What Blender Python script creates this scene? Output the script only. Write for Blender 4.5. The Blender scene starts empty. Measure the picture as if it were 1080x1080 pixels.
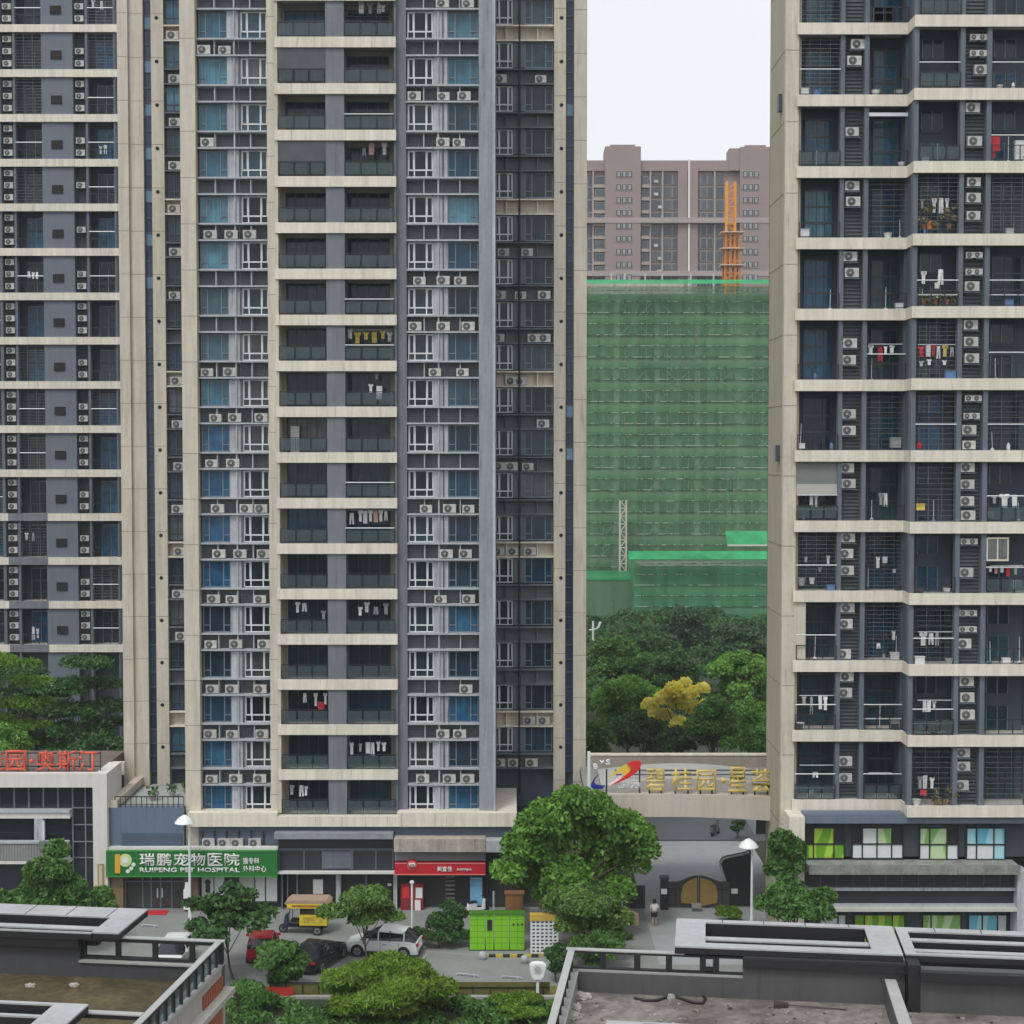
import bpy, bmesh, math, random
import numpy as np
from mathutils import Vector, Matrix

# ---------------------------------------------------------------- camera, sky, sun, exposure
C = bpy.context.scene
COL = C.collection
F, PITCH, H = 1650.0, math.radians(2.29), 30.0
cam_d = bpy.data.cameras.new('camera'); cam = bpy.data.objects.new('camera', cam_d); COL.objects.link(cam)
cam.location = (0, 0, H); cam.rotation_euler = (math.pi/2 - PITCH, 0, 0)
cam_d.sensor_width = 36.0; cam_d.lens = 36.0*F/1080.0
cam_d.clip_start = 0.5; cam_d.clip_end = 6000
C.camera = cam

SUN_EL, SUN_AZ = math.radians(58), math.radians(205)      # overcast: the light comes from above and behind the camera
w = bpy.data.worlds.new('World'); C.world = w; w.use_nodes = True
nt = w.node_tree; nt.nodes.clear()
sky = nt.nodes.new('ShaderNodeTexSky'); sky.sky_type = 'NISHITA'; sky.sun_disc = False
sky.sun_elevation = SUN_EL; sky.sun_rotation = SUN_AZ; sky.dust_density = 4.0; sky.air_density = 1.0; sky.ozone_density = 1.0
hs = nt.nodes.new('ShaderNodeHueSaturation'); hs.inputs['Saturation'].default_value = 0.12
mx = nt.nodes.new('ShaderNodeMix'); mx.data_type = 'RGBA'; mx.inputs[0].default_value = 0.55     # a closed cloud deck evens the sky out
mx.inputs[7].default_value = (9.6, 9.9, 10.3, 1)
bg = nt.nodes.new('ShaderNodeBackground'); bg.inputs['Strength'].default_value = 0.135
wo = nt.nodes.new('ShaderNodeOutputWorld')
nt.links.new(sky.outputs['Color'], hs.inputs['Color']); nt.links.new(hs.outputs['Color'], mx.inputs[6])
cn = nt.nodes.new('ShaderNodeTexNoise'); cn.inputs['Scale'].default_value = 2.2; cn.inputs['Detail'].default_value = 5      # faint tone in the cloud deck
tc = nt.nodes.new('ShaderNodeTexCoord'); nt.links.new(tc.outputs['Generated'], cn.inputs['Vector'])
cmr = nt.nodes.new('ShaderNodeMapRange'); cmr.inputs[1].default_value = .3; cmr.inputs[2].default_value = .7; cmr.inputs[3].default_value = .95; cmr.inputs[4].default_value = 1.05; nt.links.new(cn.outputs['Fac'], cmr.inputs[0])
vs = nt.nodes.new('ShaderNodeVectorMath'); vs.operation = 'SCALE'; nt.links.new(mx.outputs[2], vs.inputs[0]); nt.links.new(cmr.outputs[0], vs.inputs['Scale'])
nt.links.new(vs.outputs[0], bg.inputs['Color']); nt.links.new(bg.outputs[0], wo.inputs[0])
sd = bpy.data.lights.new('sun', 'SUN'); sd.energy = 1.3; sd.angle = math.radians(14); sd.color = (1.0, 0.98, 0.94)
sun = bpy.data.objects.new('sun', sd); COL.objects.link(sun)
sdir = Vector((math.sin(SUN_AZ)*math.cos(SUN_EL), math.cos(SUN_AZ)*math.cos(SUN_EL), math.sin(SUN_EL)))
sun.rotation_euler = sdir.to_track_quat('Z', 'Y').to_euler(); sun.location = (0, 0, 150)
C.view_settings.view_transform = 'Standard'; C.view_settings.look = 'None'
C.view_settings.exposure = 0.0; C.view_settings.gamma = 1.0; C.view_settings.use_curve_mapping = False
C.cycles.max_bounces = 6; C.cycles.transparent_max_bounces = 12; C.cycles.diffuse_bounces = 3; C.cycles.glossy_bounces = 2

# ---------------------------------------------------------------- where a point of the place lies
def ray(px, py):
    rx, ry = (px-540)/F, (540-py)/F
    return (rx, math.cos(PITCH)+ry*math.sin(PITCH), -math.sin(PITCH)+ry*math.cos(PITCH))
def PX(px, Y, py=430):
    d = ray(px, py); return d[0]*Y/d[1]
def PZ(py, Y):
    d = ray(540, py); return H + d[2]*Y/d[1]
def GP(px, py, z=0.0):
    d = ray(px, py); t = (z-H)/d[2]; return Vector((d[0]*t, d[1]*t, z))
def VY(py, z=0.0): return GP(540, py, z).y

# ---------------------------------------------------------------- materials
MATS = {}
def mat(name, col, rough=0.8, var=0.0, scale=1.0, streak=0.0, metal=0.0, spec=0.5, hue=None, perobj=0.0, bump=0.0, emit=0.0):
    """procedural paint/concrete: fine and broad noise, optional vertical weather streaks, optional per-object shift"""
    if name in MATS: return MATS[name]
    m = bpy.data.materials.new(name); m.use_nodes = True; t = m.node_tree; N = t.nodes; L = t.links
    b = N['Principled BSDF']; b.inputs['Roughness'].default_value = rough; b.inputs['Metallic'].default_value = metal
    b.inputs['Specular IOR Level'].default_value = spec
    c4 = (*col, 1)
    b.inputs['Base Color'].default_value = c4
    src = None
    if var or streak or perobj:
        g = N.new('ShaderNodeNewGeometry')
        val = None
        def addv(sock):
            nonlocal val
            if val is None: val = sock
            else:
                a = N.new('ShaderNodeMath'); a.operation = 'ADD'; L.new(val, a.inputs[0]); L.new(sock, a.inputs[1]); val = a.outputs[0]
        def noise(vec, sc, amt, det=4.0):
            n = N.new('ShaderNodeTexNoise'); n.inputs['Scale'].default_value = sc; n.inputs['Detail'].default_value = det; n.inputs['Roughness'].default_value = 0.65
            L.new(vec, n.inputs['Vector'])
            r = N.new('ShaderNodeMapRange'); r.inputs[1].default_value = 0.28; r.inputs[2].default_value = 0.72
            r.inputs[3].default_value = -amt; r.inputs[4].default_value = amt; L.new(n.outputs['Fac'], r.inputs[0]); addv(r.outputs[0]); return n
        if var:
            n0 = noise(g.outputs['Position'], 0.35*scale, var*0.7); noise(g.outputs['Position'], 3.1*scale, var*0.5, 6)
        if streak:
            mp = N.new('ShaderNodeMapping'); mp.inputs['Scale'].default_value = (2.6, 2.6, 0.16); L.new(g.outputs['Position'], mp.inputs['Vector'])
            noise(mp.outputs['Vector'], 1.0, streak, 6)
            mp2 = N.new('ShaderNodeMapping'); mp2.inputs['Scale'].default_value = (6.5, 6.5, 0.35); mp2.inputs['Location'].default_value = (3, 7, 1); L.new(g.outputs['Position'], mp2.inputs['Vector'])
            ns = N.new('ShaderNodeTexNoise'); ns.inputs['Scale'].default_value = 1; ns.inputs['Detail'].default_value = 2; L.new(mp2.outputs[0], ns.inputs['Vector'])
            rs_ = N.new('ShaderNodeMapRange'); rs_.inputs[1].default_value = .62; rs_.inputs[2].default_value = .8; rs_.inputs[3].default_value = 0; rs_.inputs[4].default_value = -streak*2.2; L.new(ns.outputs['Fac'], rs_.inputs[0]); addv(rs_.outputs[0])
        if perobj:
            oi = N.new('ShaderNodeObjectInfo'); r = N.new('ShaderNodeMapRange'); r.inputs[3].default_value = -perobj; r.inputs[4].default_value = perobj
            L.new(oi.outputs['Random'], r.inputs[0]); addv(r.outputs[0])
        a = N.new('ShaderNodeMath'); a.operation = 'ADD'; a.inputs[1].default_value = 1.0; L.new(val, a.inputs[0])
        mu = N.new('ShaderNodeVectorMath'); mu.operation = 'SCALE'; mu.inputs[0].default_value = col; L.new(a.outputs[0], mu.inputs['Scale'])
        L.new(mu.outputs[0], b.inputs['Base Color'])
        if bump and var:
            bp = N.new('ShaderNodeBump'); bp.inputs['Strength'].default_value = bump; bp.inputs['Distance'].default_value = 0.03
            L.new(n0.outputs['Fac'], bp.inputs['Height']); L.new(bp.outputs[0], b.inputs['Normal'])
    if emit:
        b.inputs['Emission Color'].default_value = c4; b.inputs['Emission Strength'].default_value = emit
    MATS[name] = m; return m

def glassmat(name, cols, rough=0.07, fold=9.0, foldamt=0.25):
    """window glass that mirrors the sky faintly over a dark room or a drawn curtain; each window differs"""
    m = bpy.data.materials.new(name); m.use_nodes = True; t = m.node_tree; N = t.nodes; L = t.links
    b = N['Principled BSDF']; b.inputs['Roughness'].default_value = rough; b.inputs['Specular IOR Level'].default_value = 0.3
    oi = N.new('ShaderNodeObjectInfo'); cr = N.new('ShaderNodeValToRGB'); cr.color_ramp.interpolation = 'CONSTANT'
    e = cr.color_ramp.elements
    while len(e) < len(cols): e.new(0.5)
    for i, c in enumerate(cols): e[i].position = i/len(cols); e[i].color = (*c, 1)
    L.new(oi.outputs['Random'], cr.inputs['Fac'])
    g = N.new('ShaderNodeNewGeometry'); mp = N.new('ShaderNodeMapping'); mp.inputs['Scale'].default_value = (fold, fold*0.3, 0.25)
    L.new(g.outputs['Position'], mp.inputs['Vector'])
    n = N.new('ShaderNodeTexNoise'); n.inputs['Scale'].default_value = 1.0; n.inputs['Detail'].default_value = 3; L.new(mp.outputs[0], n.inputs['Vector'])
    n2 = N.new('ShaderNodeTexNoise'); n2.inputs['Scale'].default_value = 1.3; n2.inputs['Detail'].default_value = 2; L.new(g.outputs['Position'], n2.inputs['Vector'])
    ad = N.new('ShaderNodeMath'); ad.operation = 'ADD'; L.new(n.outputs['Fac'], ad.inputs[0]); L.new(n2.outputs['Fac'], ad.inputs[1])
    r = N.new('ShaderNodeMapRange'); r.inputs[1].default_value = 0.6; r.inputs[2].default_value = 1.4; r.inputs[3].default_value = 1-foldamt*1.6; r.inputs[4].default_value = 1+foldamt*1.6
    L.new(ad.outputs[0], r.inputs[0])
    mu = N.new('ShaderNodeVectorMath'); mu.operation = 'SCALE'; L.new(cr.outputs['Color'], mu.inputs[0]); L.new(r.outputs[0], mu.inputs['Scale'])
    L.new(mu.outputs[0], b.inputs['Base Color'])
    bp = N.new('ShaderNodeBump'); bp.inputs['Strength'].default_value = 0.06; bp.inputs['Distance'].default_value = 0.05
    L.new(n2.outputs['Fac'], bp.inputs['Height']); L.new(bp.outputs[0], b.inputs['Normal'])
    MATS[name] = m; return m

def leafmat(name, col, var=0.45, trans=0.35, tip=None):
    m = bpy.data.materials.new(name); m.use_nodes = True; t = m.node_tree; N = t.nodes; L = t.links; N.clear()
    out = N.new('ShaderNodeOutputMaterial'); d = N.new('ShaderNodeBsdfDiffuse'); tr = N.new('ShaderNodeBsdfTranslucent'); gl = N.new('ShaderNodeBsdfGlossy')
    gl.inputs['Roughness'].default_value = 0.5; gl.inputs['Color'].default_value = (0.5, 0.6, 0.4, 1)
    g = N.new('ShaderNodeNewGeometry')
    n1 = N.new('ShaderNodeTexNoise'); n1.inputs['Scale'].default_value = 0.55; n1.inputs['Detail'].default_value = 3; L.new(g.outputs['Position'], n1.inputs['Vector'])
    at = N.new('ShaderNodeAttribute'); at.attribute_name = 'leaf'
    ad = N.new('ShaderNodeMath'); ad.operation = 'ADD'; L.new(n1.outputs['Fac'], ad.inputs[0]); L.new(at.outputs['Fac'], ad.inputs[1])
    r = N.new('ShaderNodeMapRange'); r.inputs[1].default_value = 0.3; r.inputs[2].default_value = 1.6; r.inputs[3].default_value = 0; r.inputs[4].default_value = 1
    L.new(ad.outputs[0], r.inputs[0])
    mixc = N.new('ShaderNodeMix'); mixc.data_type = 'RGBA'; L.new(r.outputs[0], mixc.inputs[0])
    lo = tuple(c*(1-var) for c in col); hi = tuple(min(0.9, c*(1+var)) for c in col)
    if tip: hi = tip
    mixc.inputs[6].default_value = (*lo, 1); mixc.inputs[7].default_value = (hi[0], hi[1], hi[2], 1)
    for s in (d, tr): L.new(mixc.outputs[2], s.inputs['Color'])
    m1 = N.new('ShaderNodeMixShader'); m1.inputs[0].default_value = trans; L.new(d.outputs[0], m1.inputs[1]); L.new(tr.outputs[0], m1.inputs[2])
    m2 = N.new('ShaderNodeMixShader'); m2.inputs[0].default_value = 0.06; L.new(m1.outputs[0], m2.inputs[1]); L.new(gl.outputs[0], m2.inputs[2])
    L.new(m2.outputs[0], out.inputs[0]); MATS[name] = m; return m

def netmat(name, col, alpha):
    """green debris netting: a woven sheet that lets part of what is behind it show"""
    m = bpy.data.materials.new(name); m.use_nodes = True; t = m.node_tree; N = t.nodes; L = t.links; N.clear()
    out = N.new('ShaderNodeOutputMaterial'); d = N.new('ShaderNodeBsdfDiffuse'); tr = N.new('ShaderNodeBsdfTransparent'); tl = N.new('ShaderNodeBsdfTranslucent')
    g = N.new('ShaderNodeNewGeometry'); n = N.new('ShaderNodeTexNoise'); n.inputs['Scale'].default_value = 0.12; n.inputs['Detail'].default_value = 6; L.new(g.outputs['Position'], n.inputs['Vector'])
    mp = N.new('ShaderNodeMapping'); mp.inputs['Scale'].default_value = (0.56, 0.56, 0.01); L.new(g.outputs['Position'], mp.inputs['Vector'])
    wv = N.new('ShaderNodeTexNoise'); wv.inputs['Scale'].default_value = 1.0; wv.inputs['Detail'].default_value = 1; L.new(mp.outputs[0], wv.inputs['Vector'])
    ad = N.new('ShaderNodeMath'); ad.operation = 'ADD'; L.new(n.outputs['Fac'], ad.inputs[0]); L.new(wv.outputs['Fac'], ad.inputs[1])
    r = N.new('ShaderNodeMapRange'); r.inputs[1].default_value = 0.6; r.inputs[2].default_value = 1.4; r.inputs[3].default_value = 0.7; r.inputs[4].default_value = 1.3; L.new(ad.outputs[0], r.inputs[0])
    mu = N.new('ShaderNodeVectorMath'); mu.operation = 'SCALE'; mu.inputs[0].default_value = col; L.new(r.outputs[0], mu.inputs['Scale'])
    L.new(mu.outputs[0], d.inputs['Color']); L.new(mu.outputs[0], tl.inputs['Color'])
    m0 = N.new('ShaderNodeMixShader'); m0.inputs[0].default_value = 0.3; L.new(d.outputs[0], m0.inputs[1]); L.new(tl.outputs[0], m0.inputs[2])
    m1 = N.new('ShaderNodeMixShader'); m1.inputs[0].default_value = alpha; L.new(tr.outputs[0], m1.inputs[1]); L.new(m0.outputs[0], m1.inputs[2])
    L.new(m1.outputs[0], out.inputs[0]); MATS[name] = m; return m

beige = mat('beige_stone_paint', (0.545, 0.497, 0.408), 0.85, 0.11, 1, 0.16)
beige2 = mat('beige_slab_paint', (0.665, 0.62, 0.53), 0.85, 0.09, 1, 0.17)
olive = mat('shaded_beige_side', (0.41, 0.38, 0.29), 0.9, 0.1, 1, 0.12)  # beige darkened to carry the shade on the right tower's side face
bluegrey = mat('blue_grey_render', (0.16, 0.178, 0.205), 0.85, 0.14, 1, 0.16)
navywall = mat('navy_render', (0.045, 0.063, 0.085), 0.85, 0.15, 1, 0.1)
slate = mat('slate_wall', (0.12, 0.142, 0.175), 0.85, 0.12, 1, 0.15)
concrete = mat('light_concrete', (0.385, 0.41, 0.435), 0.9, 0.22, 1.5, 0.26)
concreteB = mat('blue_concrete', (0.255, 0.285, 0.32), 0.9, 0.16, 1.2, 0.2)
ledgeM = mat('ledge_concrete', (0.385, 0.41, 0.435), 0.9, 0.15, 2, 0.1)
louver = mat('grey_louver', (0.11, 0.125, 0.14), 0.7, 0.12, 2)
joint = mat('joint_line', (0.2, 0.18, 0.15), 0.9)
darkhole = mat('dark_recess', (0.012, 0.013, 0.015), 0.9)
whiteframe = mat('white_window_frame', (0.62, 0.645, 0.67), 0.45, 0.05)
greyframe = mat('grey_window_frame', (0.15, 0.19, 0.23), 0.4, 0.08)
darkframe = mat('dark_window_frame', (0.05, 0.062, 0.08), 0.4)
blackmetal = mat('black_metal', (0.018, 0.02, 0.023), 0.45)
whitemetal = mat('white_metal', (0.68, 0.71, 0.73), 0.4, 0.06)
railglass = mat('rail_glass', (0.032, 0.046, 0.054), 0.1, 0.2, 1.5, spec=.3)
gdark = glassmat('dark_glass', [(0.012, 0.02, 0.027), (0.016, 0.028, 0.038), (0.010, 0.016, 0.022), (0.024, 0.04, 0.05), (0.013, 0.022, 0.03), (0.05, 0.06, 0.06)])
gblue = glassmat('blue_glass', [(0.05, 0.135, 0.195), (0.075, 0.19, 0.255), (0.04, 0.11, 0.165), (0.06, 0.14, 0.18)], foldamt=0.3)
gteal = glassmat('teal_glass', [(0.06, 0.115, 0.14), (0.05, 0.10, 0.125)], foldamt=0.1)
gdeep = glassmat('deep_blue_glass', [(0.022, 0.085, 0.165), (0.03, 0.10, 0.18)], foldamt=0.35)
gmid = glassmat('mixed_dark_glass', [(0.016, 0.034, 0.054), (0.028, 0.055, 0.08), (0.014, 0.028, 0.046), (0.04, 0.07, 0.095), (0.018, 0.05, 0.085), (0.022, 0.04, 0.06), (0.08, 0.10, 0.11)])
gnavy = glassmat('navy_glass', [(0.028, 0.045, 0.085), (0.035, 0.055, 0.10), (0.022, 0.038, 0.07)], foldamt=0.12)
gsky = glassmat('sky_blue_glass', [(0.13, 0.23, 0.33), (0.11, 0.2, 0.28)], foldamt=0.1)
gpale = glassmat('pale_curtain_glass', [(0.20, 0.21, 0.2), (0.15, 0.16, 0.16)], foldamt=0.3)
rg = bpy.data.materials.new('rail_glass'); rg.use_nodes = True; _n = rg.node_tree.nodes; _l = rg.node_tree.links; _n.clear()
_o = _n.new('ShaderNodeOutputMaterial'); _t = _n.new('ShaderNodeBsdfTransparent'); _t.inputs[0].default_value = (.72, .8, .82, 1); _p = _n.new('ShaderNodeBsdfPrincipled'); _p.inputs['Base Color'].default_value = (.12, .155, .165, 1); _p.inputs['Roughness'].default_value = .1
_m = _n.new('ShaderNodeMixShader'); _m.inputs[0].default_value = .34; _l.new(_t.outputs[0], _m.inputs[1]); _l.new(_p.outputs[0], _m.inputs[2]); _l.new(_m.outputs[0], _o.inputs[0]); railglass = rg
gbalc = glassmat('balcony_door_glass', [(0.02, 0.046, 0.062), (0.032, 0.07, 0.092), (0.018, 0.04, 0.056), (0.025, 0.072, 0.115), (0.038, 0.064, 0.072)], foldamt=.3)
acwhite = mat('air_conditioner_paint', (0.49, 0.485, 0.465), 0.55, 0.08, 2, 0.08, perobj=0.14)
acgrille = mat('fan_grille', (0.035, 0.037, 0.04), 0.5)
achub = mat('fan_hub', (0.33, 0.33, 0.32), 0.5)

# ---------------------------------------------------------------- meshes
class MB:
    def __init__(s): s.v = []; s.f = []; s.m = []; s.mats = []
    def mi(s, m):
        if m not in s.mats: s.mats.append(m)
        return s.mats.index(m)
    def box(s, x0, x1, y0, y1, z0, z1, m):
        if x1 < x0: x0, x1 = x1, x0
        if y1 < y0: y0, y1 = y1, y0
        if z1 < z0: z0, z1 = z1, z0
        n = len(s.v); s.v += [(x0, y0, z0), (x1, y0, z0), (x1, y1, z0), (x0, y1, z0), (x0, y0, z1), (x1, y0, z1), (x1, y1, z1), (x0, y1, z1)]
        for q in ((0, 3, 2, 1), (4, 5, 6, 7), (0, 1, 5, 4), (1, 2, 6, 5), (2, 3, 7, 6), (3, 0, 4, 7)): s.f.append(tuple(n+i for i in q)); s.m.append(s.mi(m))
        return s
    def bar(s, a, b, r, m, n=6, r2=None):
        a, b = Vector(a), Vector(b); d = (b-a); 
        if d.length < 1e-6: return s
        d.normalize(); u = d.orthogonal().normalized(); v = d.cross(u); r2 = r if r2 is None else r2; k = len(s.v)
        for p, rr in ((a, r), (b, r2)):
            for i in range(n):
                an = 2*math.pi*i/n; s.v.append(tuple(p+u*(rr*math.cos(an))+v*(rr*math.sin(an))))
        for i in range(n): s.f.append((k+i, k+(i+1) % n, k+n+(i+1) % n, k+n+i)); s.m.append(s.mi(m))
        s.f.append(tuple(k+n-1-i for i in range(n))); s.m.append(s.mi(m)); s.f.append(tuple(k+n+i for i in range(n))); s.m.append(s.mi(m)); return s
    def prism(s, pts, axis, lo, hi, m):
        """polygon extruded along an axis ('x','y','z'); pts in the other two coordinates"""
        def mk(p, h): return {'x': (h, p[0], p[1]), 'y': (p[0], h, p[1]), 'z': (p[0], p[1], h)}[axis]
        k = len(s.v); n = len(pts)
        for h in (lo, hi):
            for p in pts: s.v.append(mk(p, h))
        for i in range(n): s.f.append((k+i, k+(i+1) % n, k+n+(i+1) % n, k+n+i)); s.m.append(s.mi(m))
        s.f.append(tuple(k+n-1-i for i in range(n))); s.m.append(s.mi(m)); s.f.append(tuple(k+n+i for i in range(n))); s.m.append(s.mi(m)); return s
    def quad(s, a, b, c, d, m):
        k = len(s.v); s.v += [tuple(a), tuple(b), tuple(c), tuple(d)]; s.f.append((k, k+1, k+2, k+3)); s.m.append(s.mi(m)); return s
    def lathe(s, prof, c, m, n=14):
        k = len(s.v)
        for r, z in prof:
            for i in range(n):
                a = 2*math.pi*i/n; s.v.append((c[0]+r*math.cos(a), c[1]+r*math.sin(a), c[2]+z))
        for j in range(len(prof)-1):
            for i in range(n): s.f.append((k+j*n+i, k+j*n+(i+1) % n, k+(j+1)*n+(i+1) % n, k+(j+1)*n+i)); s.m.append(s.mi(m))
        s.f.append(tuple(k+n-1-i for i in range(n))); s.m.append(s.mi(m)); e = k+(len(prof)-1)*n
        s.f.append(tuple(e+i for i in range(n))); s.m.append(s.mi(m)); return s
    def disc(s, c, r, y0, y1, m, n=14):
        """a short cylinder along y"""
        return s.bar((c[0], y0, c[1]), (c[0], y1, c[1]), r, m, n)
    def mesh(s, name, off=(0, 0, 0), smooth=False, fix=True):
        me = bpy.data.meshes.new(name); o = Vector(off)
        me.from_pydata([tuple(Vector(p)-o) for p in s.v], [], s.f)
        for m in s.mats: me.materials.append(m)
        me.polygons.foreach_set('material_index', s.m)
        if fix:
            bm = bmesh.new(); bm.from_mesh(me); bmesh.ops.recalc_face_normals(bm, faces=bm.faces); bm.to_mesh(me); bm.free()
        if smooth:
            me.polygons.foreach_set('use_smooth', [True]*len(me.polygons)); me.set_sharp_from_angle(angle=math.radians(40))
        me.update(); return me
    def build(s, name, parent=None, smooth=False, bevel=0, loc=None):
        """vertices are world positions unless loc is given (then local)"""
        off = wpos(parent) if loc is None else Vector((0, 0, 0))
        o = bpy.data.objects.new(name, s.mesh(name, off, smooth)); COL.objects.link(o)
        if parent: o.parent = parent
        if loc is not None: o.location = loc
        if bevel:
            b = o.modifiers.new('bevel', 'BEVEL'); b.width = bevel; b.segments = 2; b.limit_method = 'ANGLE'
        return o
def wpos(o):
    p = Vector((0, 0, 0))
    while o: p += o.location; o = o.parent
    return p
def bx(name, parent, m, *a): return MB().box(*a, m).build(name, parent)
def inst(name, mesh, parent, loc, rz=0):
    o = bpy.data.objects.new(name, mesh); COL.objects.link(o); o.parent = parent; o.location = loc
    if rz: o.rotation_euler.z = rz
    return o
LABELS = {}
def tag(o, label, cat, group=None, kind=None):
    o['label'] = label; o['category'] = cat
    if group: o['group'] = group
    if kind: o['kind'] = kind
    return o
def thing(name, label, cat, loc=(0, 0, 0), rz=0, group=None):
    o = bpy.data.objects.new(name, None); COL.objects.link(o); o.location = loc; o.rotation_euler = (0, 0, rz); o.empty_display_size = 0.3
    return tag(o, label, cat, group)
def struct(o): o['kind'] = 'structure'; return o
ORD = ['', 'first', 'second', 'third', 'fourth', 'fifth', 'sixth', 'seventh', 'eighth', 'ninth', 'tenth', 'eleventh', 'twelfth', 'thirteenth', 'fourteenth',
       'fifteenth', 'sixteenth', 'seventeenth', 'eighteenth', 'nineteenth', 'twentieth']
rnd = random.Random(7)

FONT = {}
def text_mesh(body, w_, h_, depth, m, name='lettering', bold=0.0):
    """lettering as solid strokes, fitted to w_ x h_ metres, standing in the xz plane with its lower left corner at the origin"""
    cu = bpy.data.curves.new(name, 'FONT'); cu.body = body; cu.size = 1; cu.extrude = 0.0; cu.offset = bold; cu.resolution_u = 2
    o = bpy.data.objects.new(name, cu); COL.objects.link(o)
    dg = bpy.context.evaluated_depsgraph_get(); dg.update()
    me = bpy.data.meshes.new_from_object(o.evaluated_get(dg)); bpy.data.objects.remove(o); bpy.data.curves.remove(cu)
    n = len(me.vertices)
    if n == 0: return me
    co = np.empty(n*3); me.vertices.foreach_get('co', co); co = co.reshape(-1, 3)
    lo, hi = co.min(0), co.max(0); sx = w_/(hi[0]-lo[0]); sy = h_/(hi[1]-lo[1])
    new = np.zeros_like(co); new[:, 0] = (co[:, 0]-lo[0])*sx; new[:, 2] = (co[:, 1]-lo[1])*sy
    me.vertices.foreach_set('co', new.ravel())
    bm = bmesh.new(); bm.from_mesh(me); bmesh.ops.remove_doubles(bm, verts=bm.verts, dist=1e-5)
    r = bmesh.ops.extrude_face_region(bm, geom=bm.faces[:]); vs = [g for g in r['geom'] if isinstance(g, bmesh.types.BMVert)]
    bmesh.ops.translate(bm, verts=vs, vec=(0, -depth, 0)); bmesh.ops.recalc_face_normals(bm, faces=bm.faces); bm.to_mesh(me); bm.free()
    me.materials.clear(); me.materials.append(m); me.update(); return me
# ---------------------------------------------------------------- ground and paved surfaces
soil = mat('soil_ground', (0.035, 0.045, 0.024), 0.95, 0.25, 0.5)
paving = mat('grey_paving', (0.225, 0.235, 0.225), 0.85, 0.18, 1.2)
drive = mat('pale_concrete_drive', (0.30, 0.315, 0.32), 0.85, 0.12, 0.6)
court = mat('shade_toned_paving', (0.10, 0.11, 0.12), 0.9, 0.15, 1)  # darker than the drive: the shade beyond the gate bridge is in this colour
asphalt = mat('asphalt', (0.175, 0.185, 0.178), 0.9, 0.2, 1.2)
kerbM = mat('kerb_stone', (0.34, 0.34, 0.33), 0.85, 0.12, 2)
def sheet(name, x0, x1, y0, y1, z, m):
    return struct(MB().quad((x0, y0, z), (x1, y0, z), (x1, y1, z), (x0, y1, z), m).build(name))
sheet('ground', -2500, 2500, -300, 4000, 0.0, soil)
sheet('road', -80, 80, 84.6, 97.5, 0.004, asphalt)
sheet('pavement', -60, 8.6, 90.0, 101.5, 0.010, paving)
sheet('forecourt', -7, 30, 84.9, 90.0, 0.010, paving)
sheet('driveway', 8.6, 18.2, 90.0, 118.8, 0.014, drive)
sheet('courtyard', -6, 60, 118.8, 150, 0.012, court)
sheet('verge', -16, 2.5, 84.9, 86.4, 0.016, mat('mossy_verge', (.15, .145, .035), .9, .3, 1.5))
struct(MB().box(-80, 30, 84.3, 84.6, -0.1, 0.14, kerbM).build('kerb'))

# ---------------------------------------------------------------- shared window, air conditioner, railing meshes
def win_meshes(w_, h_, fm, gm, style, name):
    """frame and pane meshes of a casement window, lower left corner at the origin, front at y=0"""
    f = MB(); t = 0.065
    f.box(0, w_, 0, 0.09, 0, t, fm).box(0, w_, 0, 0.09, h_-t, h_, fm).box(0, t, 0.001, 0.088, t, h_-t, fm).box(w_-t, w_, 0.001, 0.088, t, h_-t, fm)
    if style == 'three':
        a, b, c = w_*0.26, w_*0.72, h_*0.27
        f.box(a-.04, a+.04, 0.004, 0.085, t, h_-t, fm).box(b-.04, b+.04, 0.004, 0.085, t, h_-t, fm).box(t, w_-t, 0.008, 0.08, c-.045, c+.045, fm)
        for x0, x1 in ((t, a-.04), (b+.04, w_-t)):
            f.box(x0, x0+.05, -.02, 0.06, c+.045, h_-t, fm).box(x1-.05, x1, -.02, 0.06, c+.045, h_-t, fm).box(x0+.05, x1-.05, -.02, 0.06, h_-t-.05, h_-t, fm)
    elif style == 'side':
        a, b, c = w_*0.25, w_*0.74, h_*0.27
        f.box(a-.035, a+.035, 0.004, 0.085, t, h_-t, fm).box(b-.035, b+.035, 0.004, 0.085, t, h_-t, fm)
        f.box(t, a-.035, 0.008, 0.08, c-.03, c+.03, fm).box(b+.035, w_-t, 0.008, 0.08, c-.03, c+.03, fm)
    elif style == 'two':
        a, c = w_*0.55, h_*0.27
        f.box(a-.03, a+.03, 0.004, 0.085, t, h_-t, fm).box(t, w_-t, 0.008, 0.08, c-.03, c+.03, fm)
    p = MB().box(t, w_-t, 0.055, 0.075, t, h_-t, gm)
    return f.mesh(name+'_frame'), p.mesh(name+'_pane')
def put_window(parent, loc, meshes, name='window', gm=None):
    f = inst(name, meshes[0], parent, loc)
    p = inst('pane', meshes[1], f, (0, 0, 0))
    if gm:
        p.material_slots[0].link = 'OBJECT'; p.material_slots[0].material = gm
    return f
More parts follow.
